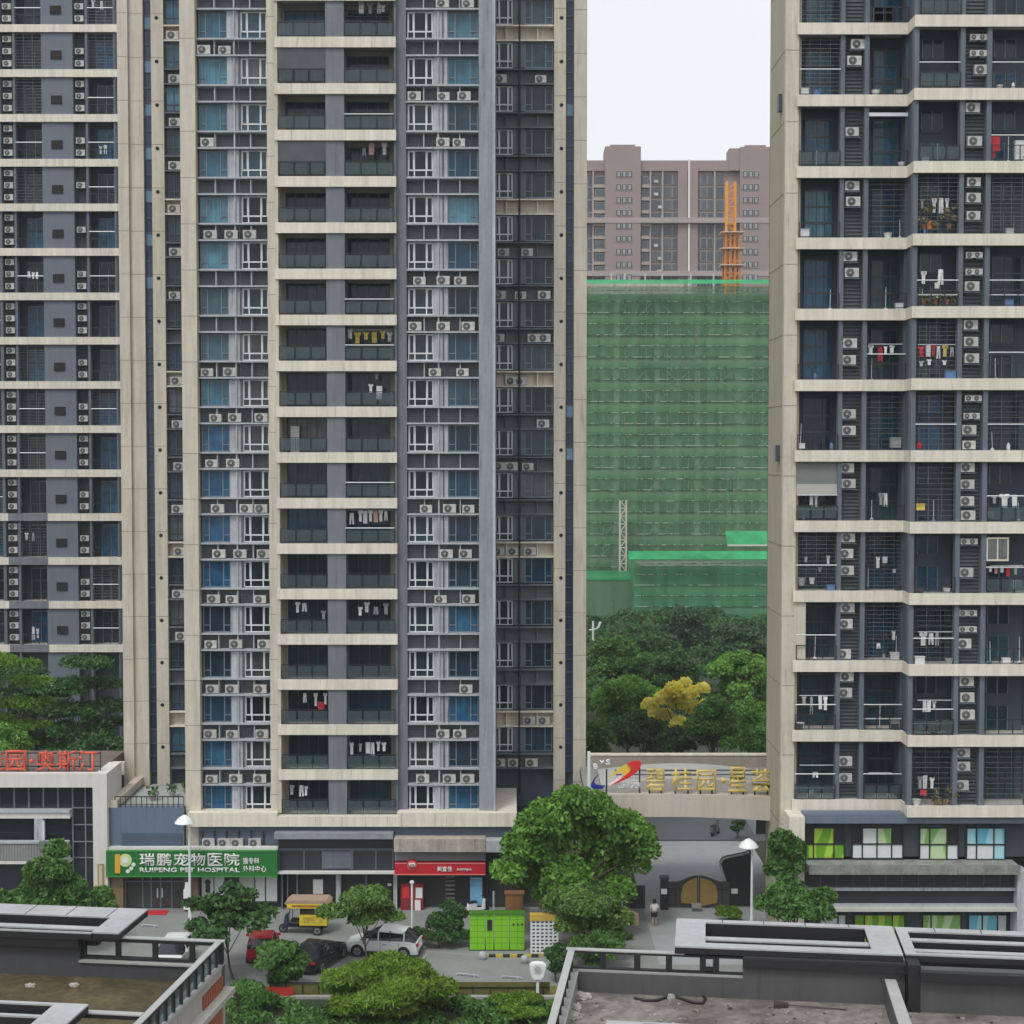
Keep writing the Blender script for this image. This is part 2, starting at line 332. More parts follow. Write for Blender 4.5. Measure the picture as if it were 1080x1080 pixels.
def ac_mesh(w_=.84, h_=.6, d_=.32):
    b = MB().box(-w_/2, w_/2, 0, d_, 0.05, h_, acwhite).box(-w_/2+.06, -w_/2+.14, 0.02, d_-.02, 0, 0.05, acgrille).box(w_/2-.14, w_/2-.06, 0.02, d_-.02, 0, 0.05, acgrille)
    b.box(w_/2-.2, w_/2-.04, -.004, 0, h_*.55, h_*.9, mat('ac_side_panel', (0.45, 0.45, 0.43), 0.6))
    g = MB(); cx, cz, r = -w_*.12, h_*.54, h_*.41
    g.disc((cx, cz), r, -.012, 0.0, acgrille, 18).disc((cx, cz), r*.3, -.02, -.012, achub, 12)
    for k in range(3):
        rr = r*(.5+.2*k)
        for i in range(18):
            a0, a1 = 2*math.pi*i/18, 2*math.pi*(i+1)/18
            g.bar((cx+rr*math.cos(a0), -.016, cz+rr*math.sin(a0)), (cx+rr*math.cos(a1), -.016, cz+rr*math.sin(a1)), .007, achub, 3)
    return b.mesh('ac_casing', smooth=False), g.mesh('ac_fan')
AC = [ac_mesh(), ac_mesh(.78, .55, .3), ac_mesh(.95, .78, .34)]
def add_ac(X, Y, Z, label, group, kind=0, sc=1.0, rz=None):
    o = bpy.data.objects.new('air_conditioner', AC[kind][0]); COL.objects.link(o); o.location = (X, Y, Z); o.scale = (sc, sc, sc)
    o.rotation_euler.z = rnd.uniform(-.04, .04) if rz is None else rz
    inst('fan_grille', AC[kind][1], o, (0, 0, 0)); tag(o, label, 'air conditioner', group); return o

# ---------------------------------------------------------------- the middle tower
Y0, Y1 = 101.0, 108.0                       # face of the middle block; face of the two wings set back beside it
ZT = [PZ(860, Y0)]; HF = (PZ(39.4, Y0)-PZ(860, Y0))/17.0
def zf(r): return PZ(39.4, Y0)-r*HF         # top of the balcony slab, row r counted down from the top of the picture
def x0(p): return PX(p, Y0)
def x1(p): return PX(p, Y1)
tower = thing('apartment_tower', 'tall grey and beige apartment tower with stacked balconies standing behind the pet hospital', 'apartment tower', (x0(405), Y0+6, 0))
T = tower
ZTOP = zf(-3); ZBASE = PZ(858, Y0)
bx('core_wall', T, bluegrey, x0(192), x0(522.4), Y0+2.6, Y0+18, 0, ZTOP+2)
bx('wing_wall', T, bluegrey, x1(129), x1(193)+.6, Y1+1.6, Y1+14, 0, ZTOP)
bx('wing_wall', T, bluegrey, x1(521), x1(617.5), Y1+1.6, Y1+14, 0, ZTOP)
def pier(p0, p1, yf, yb, m, X=x0, zb=None, zt=None, name='pier', joints=None, off=0.0):
    b = MB().box(X(p0), X(p1), yf, yb, ZBASE if zb is None else zb, ZTOP if zt is None else zt, m)
    if joints:
        z = (ZBASE if zb is None else zb)+off
        while z < ZTOP:
            b.box(X(p0), X(p1), yf-.004, yf+.02, z, z+.035, joint); z += HF
    return b.build(name, T)
pier(192, 208, Y0+.1, Y0+2.6, beige, zb=PZ(896, Y0), joints=1, off=2.2)
pier(283, 291, Y0+.1, Y0+2.6, beige, joints=1, off=1.2)
pier(418.5, 428.6, Y0+.5, Y0+2.6, bluegrey)
pier(505, 519.5, Y0+.15, Y0+2.6, concreteB, name='pilaster', joints=None); pier(519.5, 522.4, Y0+.02, Y0+2.6, concrete, name='pilaster')
# wings
zwb = PZ(836, Y1)
pier(128, 139, Y1-.25, Y1+1.6, beige, x1, zwb-6, joints=1, off=6.5); pier(139, 154, Y1, Y1+1.6, beige, x1, zwb, joints=1, off=0.5)
pier(162.5, 175.5, Y1, Y1+1.6, beige, x1, zwb, joints=1, off=0.5)
pier(584, 596.4, Y1, Y1+1.6, beige, x1, 6, joints=1, off=1.0); pier(605, 618.5, Y1-.1, Y1+6, beige, x1, 0, joints=1, off=1.0)
pier(192.5, 200, Y1, Y1+1.6, bluegrey, x1, zwb)
def zw(c): return PZ(25.8, Y1)-c*HF
for c in range(-1, 18):
    for p in (168.5, 591.8):
        MB().disc((x1(p), zw(c)-.45+.9), .13, Y1-.02, Y1+.05, darkhole, 10).build('vent_hole', T)
# stair windows: a glazed strip in each wing
sw = {}
for p0, p1 in ((154, 162.5), (596.4, 605)):
    wd = x1(p1)-x1(p0)
    key = round(wd, 2)
    if key not in sw:
        f = MB().box(0, wd, 0, .1, 0, .1, darkframe).box(0, wd, 0, .1, 1.06, 1.14, darkframe).box(0, .05, .004, .09, .1, HF, darkframe).box(wd-.05, wd, .004, .09, .1, HF, darkframe).box(.05, wd-.05, .004, .09, 1.95, 2.03, darkframe)
        sw[key] = (f.mesh('stair_frame'), MB().box(.05, wd-.05, .06, .09, .1, HF, gmid).mesh('stair_pane'), MB().box(.05, wd-.05, .05, .06, 1.14, 1.95, gblue).mesh('stair_sash'))
    for c in range(-1, 18):
        z = zw(c)-HF+1.6
        f = inst('stair_window', sw[key][0], T, Vector((x1(p0), Y1+.25, z))-T.location)
        p = inst('pane', sw[key][1], f, (0, 0, 0)); p.material_slots[0].link = 'OBJECT'; p.material_slots[0].material = gnavy
        if (p0 < 300 and (c < 7)) or (p0 > 300 and c in (-1, 2, 9, 10)):
            s = inst('sash', sw[key][2], f, (0, 0, 0)); s.material_slots[0].link = 'OBJECT'; s.material_slots[0].material = gsky
    bx('stair_backing', T, navywall, x1(p0)-.05, x1(p1)+.05, Y1+.5, Y1+1.7, zwb, ZTOP)

# --- bays A and B on the middle block
YW = Y0+.75
wA1 = win_meshes(x0(240)-x0(210), 1.73, greyframe, gblue, 'side', 'bay_window'); wA2 = win_meshes(x0(282.5)-x0(254), 1.73, whiteframe, gdark, 'three', 'white_casement')
wB1 = win_meshes(x0(457)-x0(429.8), 1.73, whiteframe, gdark, 'three', 'white_casement'); wB2 = win_meshes(x0(504)-x0(472.2), 1.73, greyframe, gdark, 'side', 'bay_window')
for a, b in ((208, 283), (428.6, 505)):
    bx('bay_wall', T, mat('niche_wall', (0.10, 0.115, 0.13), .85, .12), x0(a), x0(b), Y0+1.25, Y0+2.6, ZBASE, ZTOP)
ledge_m, divider_m = {}, {}
for bay, (a, b, pil, pipe, divs) in {'left': (208, 283, (240.2, 253.4), 247.8, (227, 264.5)), 'right': (428.6, 505, (457.3, 472), 462.3, (447, 485))}.items():
    L = MB()
    wd = x0(b)-x0(a)
    L.box(0, wd, -.35, .5, -.03, .08, ledgeM).box(0, wd, -.35, .5, -1.08, -.97, ledgeM)
    # louvred back of the niche, with fine slats
    Lv = MB().box(0, wd, .42, .5, -.97, -.03, louver)
    for k in range(9): Lv.box(0, wd, .395, .42, -.93+k*.1, -.88+k*.1, mat('louver_slat', (0.16, 0.18, 0.19), .7, .1))
    for d in divs: Lv.box(x0(d)-x0(a)-.035, x0(d)-x0(a)+.035, -.2, .395, -.97, -.03, ledgeM)
    Lm, Lvm = L.mesh('ledge'), Lv.mesh('niche')
    Pm = MB().box(0, x0(pil[1])-x0(pil[0]), -.12, .5, -2.87, -1.08, concrete).mesh('window_pier')
    for r in range(-1, 18):
        z = zf(r); base = Vector((x0(a), YW, z))-T.location
        if r < 17: inst('ledge', Lm, T, base)
        if r < 17: inst('niche', Lvm, T, base)
        if r < 17:
            inst('window_pier', Pm, T, Vector((x0(pil[0]), YW, z))-T.location)
            zl = z-2.85
            if bay == 'left':
                g1 = (gblue if r < 5 else gteal if r in (6,) else gteal if r == 5 else gblue if r == 7 else gdeep if r in (8, 9, 10, 11, 15, 16) else gmid)
                put_window(T, Vector((x0(210), YW, zl))-T.location, wA1, 'bay_window', g1)
                put_window(T, Vector((x0(254), YW, zl))-T.location, wA2, 'white_casement', gmid if r < 3 else gdark)
            else:
                g2 = {0: gblue, -1: gblue, 3: gblue, 12: gdeep, 14: gdeep, 16: gdeep}.get(r, gmid)
                put_window(T, Vector((x0(429.8), YW, zl))-T.location, wB1, 'white_casement', gdark)
                put_window(T, Vector((x0(472.2), YW, zl))-T.location, wB2, 'bay_window', g2)
    MB().bar((x0(pipe), YW-.2, ZBASE), (x0(pipe), YW-.2, ZTOP), .06, concrete, 8).build('downpipe', T)
    MB().bar((x0(pipe)+.3, YW-.2, ZBASE), (x0(pipe)+.3, YW-.2, ZTOP), .035, darkframe, 6).build('downpipe', T)
# --- narrow bay of the left wing and bay C of the right wing
YV = Y1+.35
wN = win_meshes(x1(192)-x1(176), 1.72, darkframe, gmid, 'two', 'narrow_window')
wC1 = win_meshes(x1(541)-x1(522), 1.72, whiteframe, gdark, 'three', 'casement'); wC2 = win_meshes(x1(583)-x1(553.5), 1.72, greyframe, gmid, 'side', 'casement')
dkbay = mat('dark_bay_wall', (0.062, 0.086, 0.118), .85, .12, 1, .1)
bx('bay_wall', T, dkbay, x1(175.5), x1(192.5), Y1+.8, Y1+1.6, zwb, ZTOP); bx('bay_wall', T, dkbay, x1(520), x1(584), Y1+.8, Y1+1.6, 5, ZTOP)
bay_pier = mat('bay_pier_grey', (0.13, 0.152, 0.18), .9, .15, 1, .15)
for c in range(-1, 18):
    z = zw(c); bg_ = (c % 4 == 0)
    for nm, p0, p1, divs in (('narrow', 175.5, 192.5, ()), ('wide', 521, 584, (534, 567))):
        m_ = beige2 if bg_ else dkbay
        b = MB().box(x1(p0), x1(p1), Y1+.05, Y1+.8, z-1.1, z-1.0, m_ if bg_ else slate).box(x1(p0), x1(p1), Y1+.05, Y1+.8, z-.1, z, m_ if bg_ else slate)
        b.box(x1(p0), x1(p1), Y1+.55, Y1+.79, z-1.0, z-.1, beige if bg_ else louver)
        for d in divs: b.box(x1(d)-.04, x1(d)+.04, Y1+.2, Y1+.55, z-1.0, z-.1, beige2 if bg_ else slate)
        b.build('spandrel', T)
    if c < 17:
        put_window(T, Vector((x1(176), YV, z-2.86))-T.location, wN, 'narrow_window', gblue if c in (-1, 0, 1, 16) else gmid)
        put_window(T, Vector((x1(522), YV, z-2.86))-T.location, wC1, 'casement', gdark)
        put_window(T, Vector((x1(553.5), YV, z-2.86))-T.location, wC2, 'casement', gmid)
        bx('window_pier', T, bay_pier, x1(541.2), x1(553.3), YV-.1, YV+.44, z-2.86, z-1.1)
MB().bar((x1(547.8), Y1+.1, 6), (x1(547.8), Y1+.1, ZTOP), .075, blackmetal, 8).build('downpipe', T)
# --- the balconies
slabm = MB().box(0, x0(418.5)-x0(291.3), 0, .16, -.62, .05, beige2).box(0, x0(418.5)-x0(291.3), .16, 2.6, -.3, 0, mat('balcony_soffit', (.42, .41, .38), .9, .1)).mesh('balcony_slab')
colm = MB().box(0, x0(364)-x0(344.5), .12, 2.6, .05, HF-.62, bluegrey).mesh('balcony_column')
def rail_meshes(w_, n, h=.98):
    r = MB().box(0, w_, .04, .1, h-.05, h, blackmetal).box(0, w_, .05, .09, .06, .1, blackmetal)
    for i in range(n+1):
        x = i*(w_-.05)/n; r.box(x, x+.05, .045, .095, .1, h-.05, blackmetal)
    g = MB()
    for i in range(n):
        x = i*(w_-.05)/n; d = (w_-.05)/n; g.box(x+.09, x+d-.04, .06, .075, .14, h-.1, railglass)
    return r.mesh('railing'), g.mesh('rail_glass')
XL, XR = (294.5, 344.5), (364, 415.8)
rails = [rail_meshes(x0(b)-x0(a), 3) for a, b in (XL, XR)]
def door_meshes(w_, h_, n, gm):
    f = MB().box(0, w_, 0, .1, h_-.07, h_, darkframe).box(0, .06, .002, .098, 0, h_-.07, darkframe).box(w_-.06, w_, .002, .098, 0, h_-.07, darkframe)
    for i in range(1, n): f.box(i*w_/n-.03, i*w_/n+.03, .004, .09, 0, h_-.07, darkframe)
    return f.mesh('door_frame'), MB().box(.06, w_-.06, .05, .07, 0, h_-.07, gm).mesh('door_pane')
YB = Y0+2.2
def xb(p): return PX(p, YB)
doors = [door_meshes(xb(344.8)-xb(302.5), 2.28, 4, gdark), door_meshes(xb(411.5)-xb(366), 2.28, 4, gdark)]
backb = mat('balcony_back_wall', (0.38, 0.37, 0.33), .9, .1)
for a, b in ((295, 302.3), (411.7, 419)): bx('balcony_back', T, backb, xb(a), xb(b), YB, YB+.45, ZBASE, ZTOP)
bx('balcony_side', T, beige, x0(291), x0(294.2), Y0+.12, YB+.44, ZBASE, ZTOP)
bx('balcony_side', T, slate, x0(416.2), x0(418.4), Y0+.2, YB+.44, ZBASE, ZTOP)
whiterail = MB().bar((0, .02, 1.0), (x0(XR[1])-x0(XR[0]), .02, 1.0), .035, whitemetal, 6).mesh('white_handrail')
grid = MB()
gw, gh = x0(XR[1])-x0(XR[0]), HF-.66
for i in range(13): grid.bar((i*gw/12, .2, .05), (i*gw/12, .2, gh), .012, blackmetal, 4)
for j in range(9): grid.bar((0, .2, .1+j*gh/9), (gw, .2, .1+j*gh/9), .012, blackmetal, 4)
gridm = grid.mesh('security_grille')
enc = MB(); enc.box(0, x0(XL[1])-x0(XL[0]), .1, .15, .95, HF-.64, mat('enclosed_screen', (.06, .075, .08), .5, .3, 3)); encm = enc.mesh('balcony_screen')
for r in range(-1, 18):
    z = zf(r)
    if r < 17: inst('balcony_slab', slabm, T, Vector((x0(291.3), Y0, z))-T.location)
    inst('balcony_column', colm, T, Vector((x0(344.5), Y0, z))-T.location)
    for k, (a, b) in enumerate((XL, XR)):
        rl = inst('railing', rails[k][0], T, Vector((x0(a), Y0+.05, z+.05))-T.location); inst('glass_panel', rails[k][1], rl, (0, 0, 0))
        d = inst('balcony_door', doors[k][0], T, Vector((xb(302.5 if k == 0 else 366), YB+.02, z+.02))-T.location)
        p = inst('pane', doors[k][1], d, (0, 0, 0)); p.material_slots[0].link = 'OBJECT'
        p.material_slots[0].material = gsky if (r == 0 and k == 0) else gdeep if (r == 11 and k == 0) else gpale if (r == 9 and k == 0) else gbalc
        bx('balcony_lintel', T, backb, xb(302.5 if k == 0 else 366), xb(344.8 if k == 0 else 411.5), YB+.02, YB+.4, z+2.3, z+HF-.31)
    if r in (2, 6, 7, 10, 11): inst('white_handrail', whiterail, T, Vector((x0(XR[0]), Y0, z+.05))-T.location)
    if r in (0, 3, 7): inst('security_grille', gridm, T, Vector((x0(XR[0]), Y0, z))-T.location)
    if r in (1, 3): inst('balcony_screen', encm, T, Vector((x0(XL[0]), Y0, z))-T.location)
# plinth band over the shops
zb0, zb1 = PZ(872, Y0-.5), PZ(857.5, Y0-.5)
MB().box(x0(196), x0(291), Y0-.5, Y0+2.6, zb0, zb1, beige2).box(x0(291), x0(418), Y0-.48, Y0+2.6, zb0, PZ(861.5, Y0-.5), beige2).box(x0(418), x0(545), Y0-.5, Y0+7, zb0, zb1, beige2).build('cornice', T)

# air conditioners of the middle tower: (row, pixel columns)
GA = 'air conditioners on the middle tower'
def posw(i, n): return {1: ['only'], 2: ['left', 'right'], 3: ['left', 'middle', 'right']}[n][i]
def ac_rows(rows, bayname, X, Yf, zfun, per):
    for r, xs in rows.items():
        for i, p in enumerate(xs):
            k = rnd.choice((0, 0, 0, 1)); up = per-r
            nm = 'only white air conditioner' if len(xs) == 1 else f'{posw(i, len(xs))} white air conditioner of {("two","three")[len(xs)-2]}'
            add_ac(X(p), Yf, zfun(r), f'{nm} on {ORD[up]} ledge up, {bayname}', GA, k)
zl_ = lambda r: zf(r)-.97
ac_rows({0: (216, 238), 2: (219,), 4: (221.5, 243.6, 263), 7: (217, 241), 8: (225.5, 246, 274), 9: (221, 243.6), 10: (227, 257.5, 273), 11: (228, 250.5, 275.5), 12: (222, 241.6, 271.5),
         13: (218.6, 245.5, 275.5), 14: (220, 240.8, 271), 15: (217.2, 240.8, 272.7), 16: (218.6, 244.4, 270)}, 'left window bay of middle tower', x0, YW-.3, zl_, 17)
ac_rows({-1: (467, 493.6), 1: (437.2, 467.8, 489.5), 2: (467.2, 484), 5: (442.2, 467.2, 485.3), 6: (437.2, 467.2, 493.6), 7: (458.3, 487.5), 10: (448.6, 473.6, 493.6), 11: (470, 490.3),
         12: (464, 493.6), 14: (490.8,), 15: (466, 484), 16: (444.4, 472.8, 492.8)}, 'right window bay of middle tower', x0, YW-.3, zl_, 17)
zc_ = lambda c: zw(c)-1.0
ac_rows({1: (528, 570), 5: (531, 556), 6: (527, 549, 574), 7: (525.5, 563, 574.2), 8: (539.5, 549), 9: (572.8,), 10: (526.5, 539.5, 556.7), 12: (525.5, 541.4, 559), 16: (558, 573.6), 17: (526.2, 542.2, 560.8)},
        'recessed right bay of middle tower', x1, Y1+.12, zc_, 18)
ac_rows({0: (184.7,), 1: (186.7,), 2: (186.7,), 3: (185.8,), 4: (184.7,), 5: (185.8,), 6: (184.7,), 8: (185.8,), 9: (186.5,), 10: (188.5,), 11: (186,), 12: (187.5,), 13: (185.8,), 14: (189,)},
        'narrow left bay of middle tower', x1, Y1+.12, zc_, 18)
# ---------------------------------------------------------------- the right tower
YR, YQ = 94.0, 92.3                         # slab face of its set-back bay and of the bay nearer the street
HR = (PZ(24.2, YR)-PZ(770.6, YR))/10.0
def zr(i): return PZ(24.2, YR)-i*HR         # slab top, i counted down; i=11 is the lowest, over the shops
def xr(p): return PX(p, YR)
def xq(p): return PX(p, YQ)
rt = thing('apartment_tower', 'tall apartment tower with wide stacked balconies and cream slabs, cut off by the right edge', 'apartment tower', (xr(960), YR+4, 0))
DB = 1.75
bx('core_wall', rt, navywall, xr(828)+.98, xr(1160), YR+DB+.3, YR+5.5, 0, zr(-2)+3); bx('core_wall', rt, navywall, xr(828)+1.6, xr(1160), YR+5.5, YR+16, 0, zr(-2)+3)
# corner pier and the side wall in its shade-darkened beige
zbR = 0
bx('corner_pier', rt, beige, xr(827), xr(841), YR+.25, YR+DB+.29, zbR, zr(-2)+3)
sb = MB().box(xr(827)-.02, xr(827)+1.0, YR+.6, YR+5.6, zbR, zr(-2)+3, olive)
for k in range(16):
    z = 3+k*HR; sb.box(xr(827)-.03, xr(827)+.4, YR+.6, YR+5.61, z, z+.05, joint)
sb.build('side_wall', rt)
for i in (0, 5): bx('vent_box', rt, darkframe, xr(827)-.25, xr(827)-.02, YR+1.2, YR+1.8, zr(i)-4.9, zr(i)-3.9)
b = MB()
for k in range(16): b.box(xr(827)+.01, xr(841)-.01, YR+.245, YR+.26, 3+k*HR, 3+k*HR+.04, joint)
b.build('joint_line', rt)
KX0, KX1 = 953.5, 961.0
s = MB()
zz0, zz1 = -.66, .02
pl = [(xr(838.3), YR), (xr(KX0), YR), (xq(KX1), YQ), (xq(1180), YQ), (xq(1180), YQ+.16), (xq(KX1)+.1, YQ+.16), (xr(KX0)+.1, YR+.16), (xr(838.3), YR+.16)]
s.prism(pl, 'z', zz0, zz1, beige2)
pl2 = [(xr(838.5), YR+.16), (xr(KX0)+.1, YR+.16), (xq(KX1)+.1, YQ+.16), (xq(1180), YQ+.16), (xq(1180), YR+DB+.3), (xr(838.5), YR+DB+.3)]
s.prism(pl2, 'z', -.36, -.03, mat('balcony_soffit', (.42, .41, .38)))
slabR = s.mesh('balcony_slab')
pierm = slate
colsR = [(884.6, 889, YR, xr), (909.8, 914.5, YR, xr), (961.5, 966.5, YQ, xq), (1010, 1015, YQ, xq), (1038, 1043, YQ, xq), (1088, 1093, YQ, xq)]
pm = {}
def backX(p, Y, d): return PX(p, Y)*(1.0)
bays = [(841.5, 884.6, YR, xr), (914.5, 955.5, YR, xr), (966.5, 1010, YQ, xq), (1043, 1088, YQ, xq)]
acs = [(889, 909.8, YR, xr), (1015, 1038, YQ, xq)]
HO = HR-.66
slatm = mat('niche_slat', (0.085, 0.095, 0.105), .7, .1)
shaftm = mat('shaft_wall', (0.05, 0.057, 0.063), .8, .1)
backm = mat('balcony_blue_wall', (0.06, 0.084, 0.112), .85, .12, 1, .1)
# meshes for balcony backs (local x from the bay's left edge, y=0 at the slab face)
def back_window2(W):
    f = MB(); y = DB+.18
    a, b_ = .25*W, .78*W
    f.box(a, b_, y, y+.1, HO*.56, HO*.62, backm)
    f.box(a, a+.06, y+.001, y+.099, HO*.62, HO*.92, greyframe).box(b_-.06, b_, y+.001, y+.099, HO*.62, HO*.92, greyframe).box((a+b_)/2-.04, (a+b_)/2+.04, y+.001, y+.099, HO*.62, HO*.92, greyframe)
    f.box(a-.1, b_+.1, y-.03, y+.1, HO*.92, HO*.95, backm)
    f.box(a, a+.05, y+.002, y+.09, .02, HO*.4, greyframe).box((a+b_)/2, (a+b_)/2+.05, y+.002, y+.09, .02, HO*.4, greyframe).box(b_-.05, b_, y+.002, y+.09, .02, HO*.4, greyframe)
    p = MB().box(a+.06, b_-.06, y+.05, y+.08, HO*.62, HO*.92, gdark); p2 = MB().box(a+.05, b_-.05, y+.05, y+.08, .02, HO*.4, gdark)
    return f.mesh('balcony_window'), p.mesh('window_pane'), p2.mesh('window_pane')
def back_door(W):
    f = MB(); y = DB+.18; a, b_ = .27*W, .97*W
    for x in (a, a+(b_-a)*.42, a+(b_-a)*.7, b_-.05): f.box(x, x+.05, y, y+.1, .02, HO*.86, darkframe)
    f.box(a, b_, y+.002, y+.098, HO*.86, HO*.89, darkframe).box(a, b_, y+.004, y+.09, HO*.58, HO*.61, darkframe).box(a, b_, y+.004, y+.09, HO*.3, HO*.33, darkframe)
    p = MB().box(a+.05, b_-.05, y+.05, y+.08, .02, HO*.86, gblue)
    return f.mesh('balcony_door'), p.mesh('door_pane')
def grille(W, nx, nz, r=.009):
    g = MB()
    for i in range(nx+1): g.bar((i*W/nx, .25, .03), (i*W/nx, .25, HO-.02), r, whitegr, 4)
    for j in range(nz+1): g.bar((0, .25, .05+j*(HO-.1)/nz), (W, .25, .05+j*(HO-.1)/nz), r*1.2, whitegr, 4)
    return g.mesh('security_grille')
whitegr = mat('grille_bars', (0.16, 0.17, 0.175), .5)
BW = [X(b_)-X(a) for a, b_, Y, X in bays]
W2 = [back_window2(w_) for w_ in BW]; DR = [back_door(w_) for w_ in BW]
GR = [grille(w_, 4, 14) for w_ in BW]; GG = [grille(w_, 3, 11) for w_ in BW]
RL = [rail_meshes(w_, 3, .95) for w_ in BW]
def hbar(W, zs, r=.035, y=.18):
    g = MB()
    for z in zs: g.bar((0, y, z), (W, y, z), r, whitemetal, 6)
    return g
# types: w window pair, d door, D dark door; g slatted grille, G square grille; r white rail(s); b roller blind
kinds = [
 ['gdr', 'dW', 'w', 'w'], ['dgr', 'd', 'wr', 'wr'], ['db', 'dt', 'w', 'w'], ['d', 'DG', 'wg', 'wg'], ['d', 'D', 'wrr', 'Drr'],
 ['db', 'Dr', 'wg', 'wr'], ['D', 'DG', 'WGr', 'DGr'], ['Dbrr', 'D', 'wG', 'wr'], ['Dgr', 'Dg', 'w', 'wr'], ['Dr', 'Dg', 'DGr', 'w'], ['Dr', 'Drr', 'wrr', 'w'], ['Drr', 'Dr', 'DG', 'DG']]
kinds[1] = ['gdr', 'd', 'wr', 'wr']; kinds[2] = ['db2', 'dt', 'w', 'wr']
sidewallm = mat('kink_wall_blue', (0.06, 0.085, 0.12), .85, .12)
bx('kink_wall', rt, sidewallm, xr(955.5), xq(966.5)-.03, YQ+.62, YR+DB+.29, zr(11), zr(-2)+3)
for i in range(-1, 12):
    z = zr(i)
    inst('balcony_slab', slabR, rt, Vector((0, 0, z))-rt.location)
for (a, b_, Y, X) in colsR: bx('balcony_pier', rt, pierm, X(a), X(b_), Y+.17, Y+.7, zr(11), zr(-2)+3)
for k, (a, b_, Y, X) in enumerate(acs):
    m_ = MB().box(X(a)+.001, X(b_)-.001, Y+.75, Y+.85, zr(11), zr(-2)+3, shaftm)
    for q in range(int((zr(-2)+3-zr(11))/.22)): m_.box(X(a)+.001, X(b_)-.001, Y+.7, Y+.75, zr(11)+q*.22, zr(11)+q*.22+.1, slatm)
    m_.build('service_shaft', rt)
for k, (a, b_, Y, X) in enumerate(bays):
    bx('balcony_back', rt, backm, X(a)-.3, X(b_)+.3, Y+DB+.0+(.29 if Y == YR else 1.99-DB+.0)-.0, Y+DB+.6+1.0, zr(11), zr(-2)+3)
    for i in range(0, 12):
        t = kinds[i][k]; z = zr(i); o = Vector((X(a), Y, z+.02))-rt.location
        if 'w' in t or 'W' in t:
            f = inst('balcony_window', W2[k][0], rt, o); 
            for pm_ in W2[k][1:]:
                p = inst('pane', pm_, f, (0, 0, 0)); p.material_slots[0].link = 'OBJECT'; p.material_slots[0].material = gdeep if 'W' in t else gbalc
        if 'd' in t or 'D' in t:
            f = inst('balcony_door', DR[k][0], rt, o); p = inst('pane', DR[k][1], f, (0, 0, 0))
            p.material_slots[0].link = 'OBJECT'; p.material_slots[0].material = gbalc if 'D' in t else (gblue if rnd.random() < .4 else gdeep)
        if 'g' in t: inst('security_grille', GR[k], rt, o)
        elif 'G' in t: inst('security_grille', GG[k], rt, o)
        else:
            rl = inst('railing', RL[k][0], rt, o)
            if rnd.random() < .35 or i == 11: inst('glass_panel', RL[k][1], rl, (0, 0, 0))
        if 'b' in t and i in (7,):
            MB().box(X(a), X(b_), Y+.3, Y+.34, z+HO*.45, z+HO, mat('roller_blind', (.17, .19, .18), .8, .1)).box(X(a), X(b_), Y+.28, Y+.35, z+HO*.45, z+HO*.62, mat('blind_cream', (.42, .41, .37), .8)).build('roller_blind', rt)
        n = t.count('r')
        if n: hbar(BW[k], [HO*.43] if n == 1 else [HO*.43, HO*.19]).build('white_handrail', rt, loc=o)
        if 't' in t: MB().box(0, BW[k], .2, .3, HO*.84, HO*.9, whitemetal).build('awning_bar', rt, loc=o)
# a cream framed window set into the rightmost balcony, a boxed-in strip on the leftmost one
k = 3; a, b_, Y, X = bays[3]; z = zr(8)
f = MB().box(X(1043.2), X(1067), Y+.2, Y+.3, PZ(592, Y), PZ(590, Y), mat('cream_frame', (.62, .58, .45), .6))
f = MB(); cw = X(1067)-X(1043.5); ch = PZ(567, Y)-PZ(592, Y); cf = mat('cream_frame', (.62, .58, .45), .6)
for q in ((0, cw, 0, .1), (0, cw, ch-.1, ch)): f.box(q[0], q[1], .2, .3, q[2], q[3], cf)
for q in (0, cw/2-.04, cw-.08): f.box(q, q+.08, .21, .29, .1, ch-.1, cf)
fw = f.build('cream_window', rt, loc=Vector((X(1043.5), Y, PZ(592, Y)))-rt.location)
MB().box(.08, cw-.08, .24, .26, .1, ch-.1, gpale).build('pane', fw, loc=(0, 0, 0))
MB().box(xr(839.6), xr(852), YR+.17, YR+.4, zr(9)+.02, zr(9)+HO, beige).build('boxed_strip', rt)
def hanging_bits(): pass
# podium under the right tower: blue fascia, shop windows with posters, dirty canopy, dark sign fascia
ZB = [PZ(y, YQ+.3) for y in (857.8, 868, 907, 908, 919, 937, 940, 954, 958, 961)]
pod = thing('shop_podium', 'two storey dark shop front with green and blue window posters under the right tower', 'shop front', (xq(965), YQ+2, 0))
xe = xq(1180)
MB().box(xq(836), xq(852.5), YQ+.1, YR+DB+.28, 0, zr(11)-.67, beige2).build('corner_pier', pod)
bx('fascia_band', pod, mat('blue_band', (.13, .165, .22), .8, .1, 1, .1), xq(852.5), xe, YQ+.3, YQ+1.2, PZ(868.5, YQ+.3), zr(11)-.67); bx('fascia_band', pod, mat('blue_band', (.13, .165, .22)), xq(852.5), xq(959), YQ+.3, YQ+1.2, zr(11)-.67, PZ(858.2, YQ+.3))
MB().box(xq(840), xq(965), YR+.02, YR+.2, zr(11)-1.5, zr(11)-.66, beige2).build('slab_skirt', pod)
bx('upper_wall', pod, mat('dark_shop_wall', (.05, .056, .066), .8, .15), xq(852.5), xe, YQ+1.0, YQ+1.6, PZ(908, YQ), PZ(868.4, YQ+.3))
bx('back_wall', pod, darkhole, xq(853), xe, YQ+2.0, YR+DB+.25, 0, zr(11)-.37)
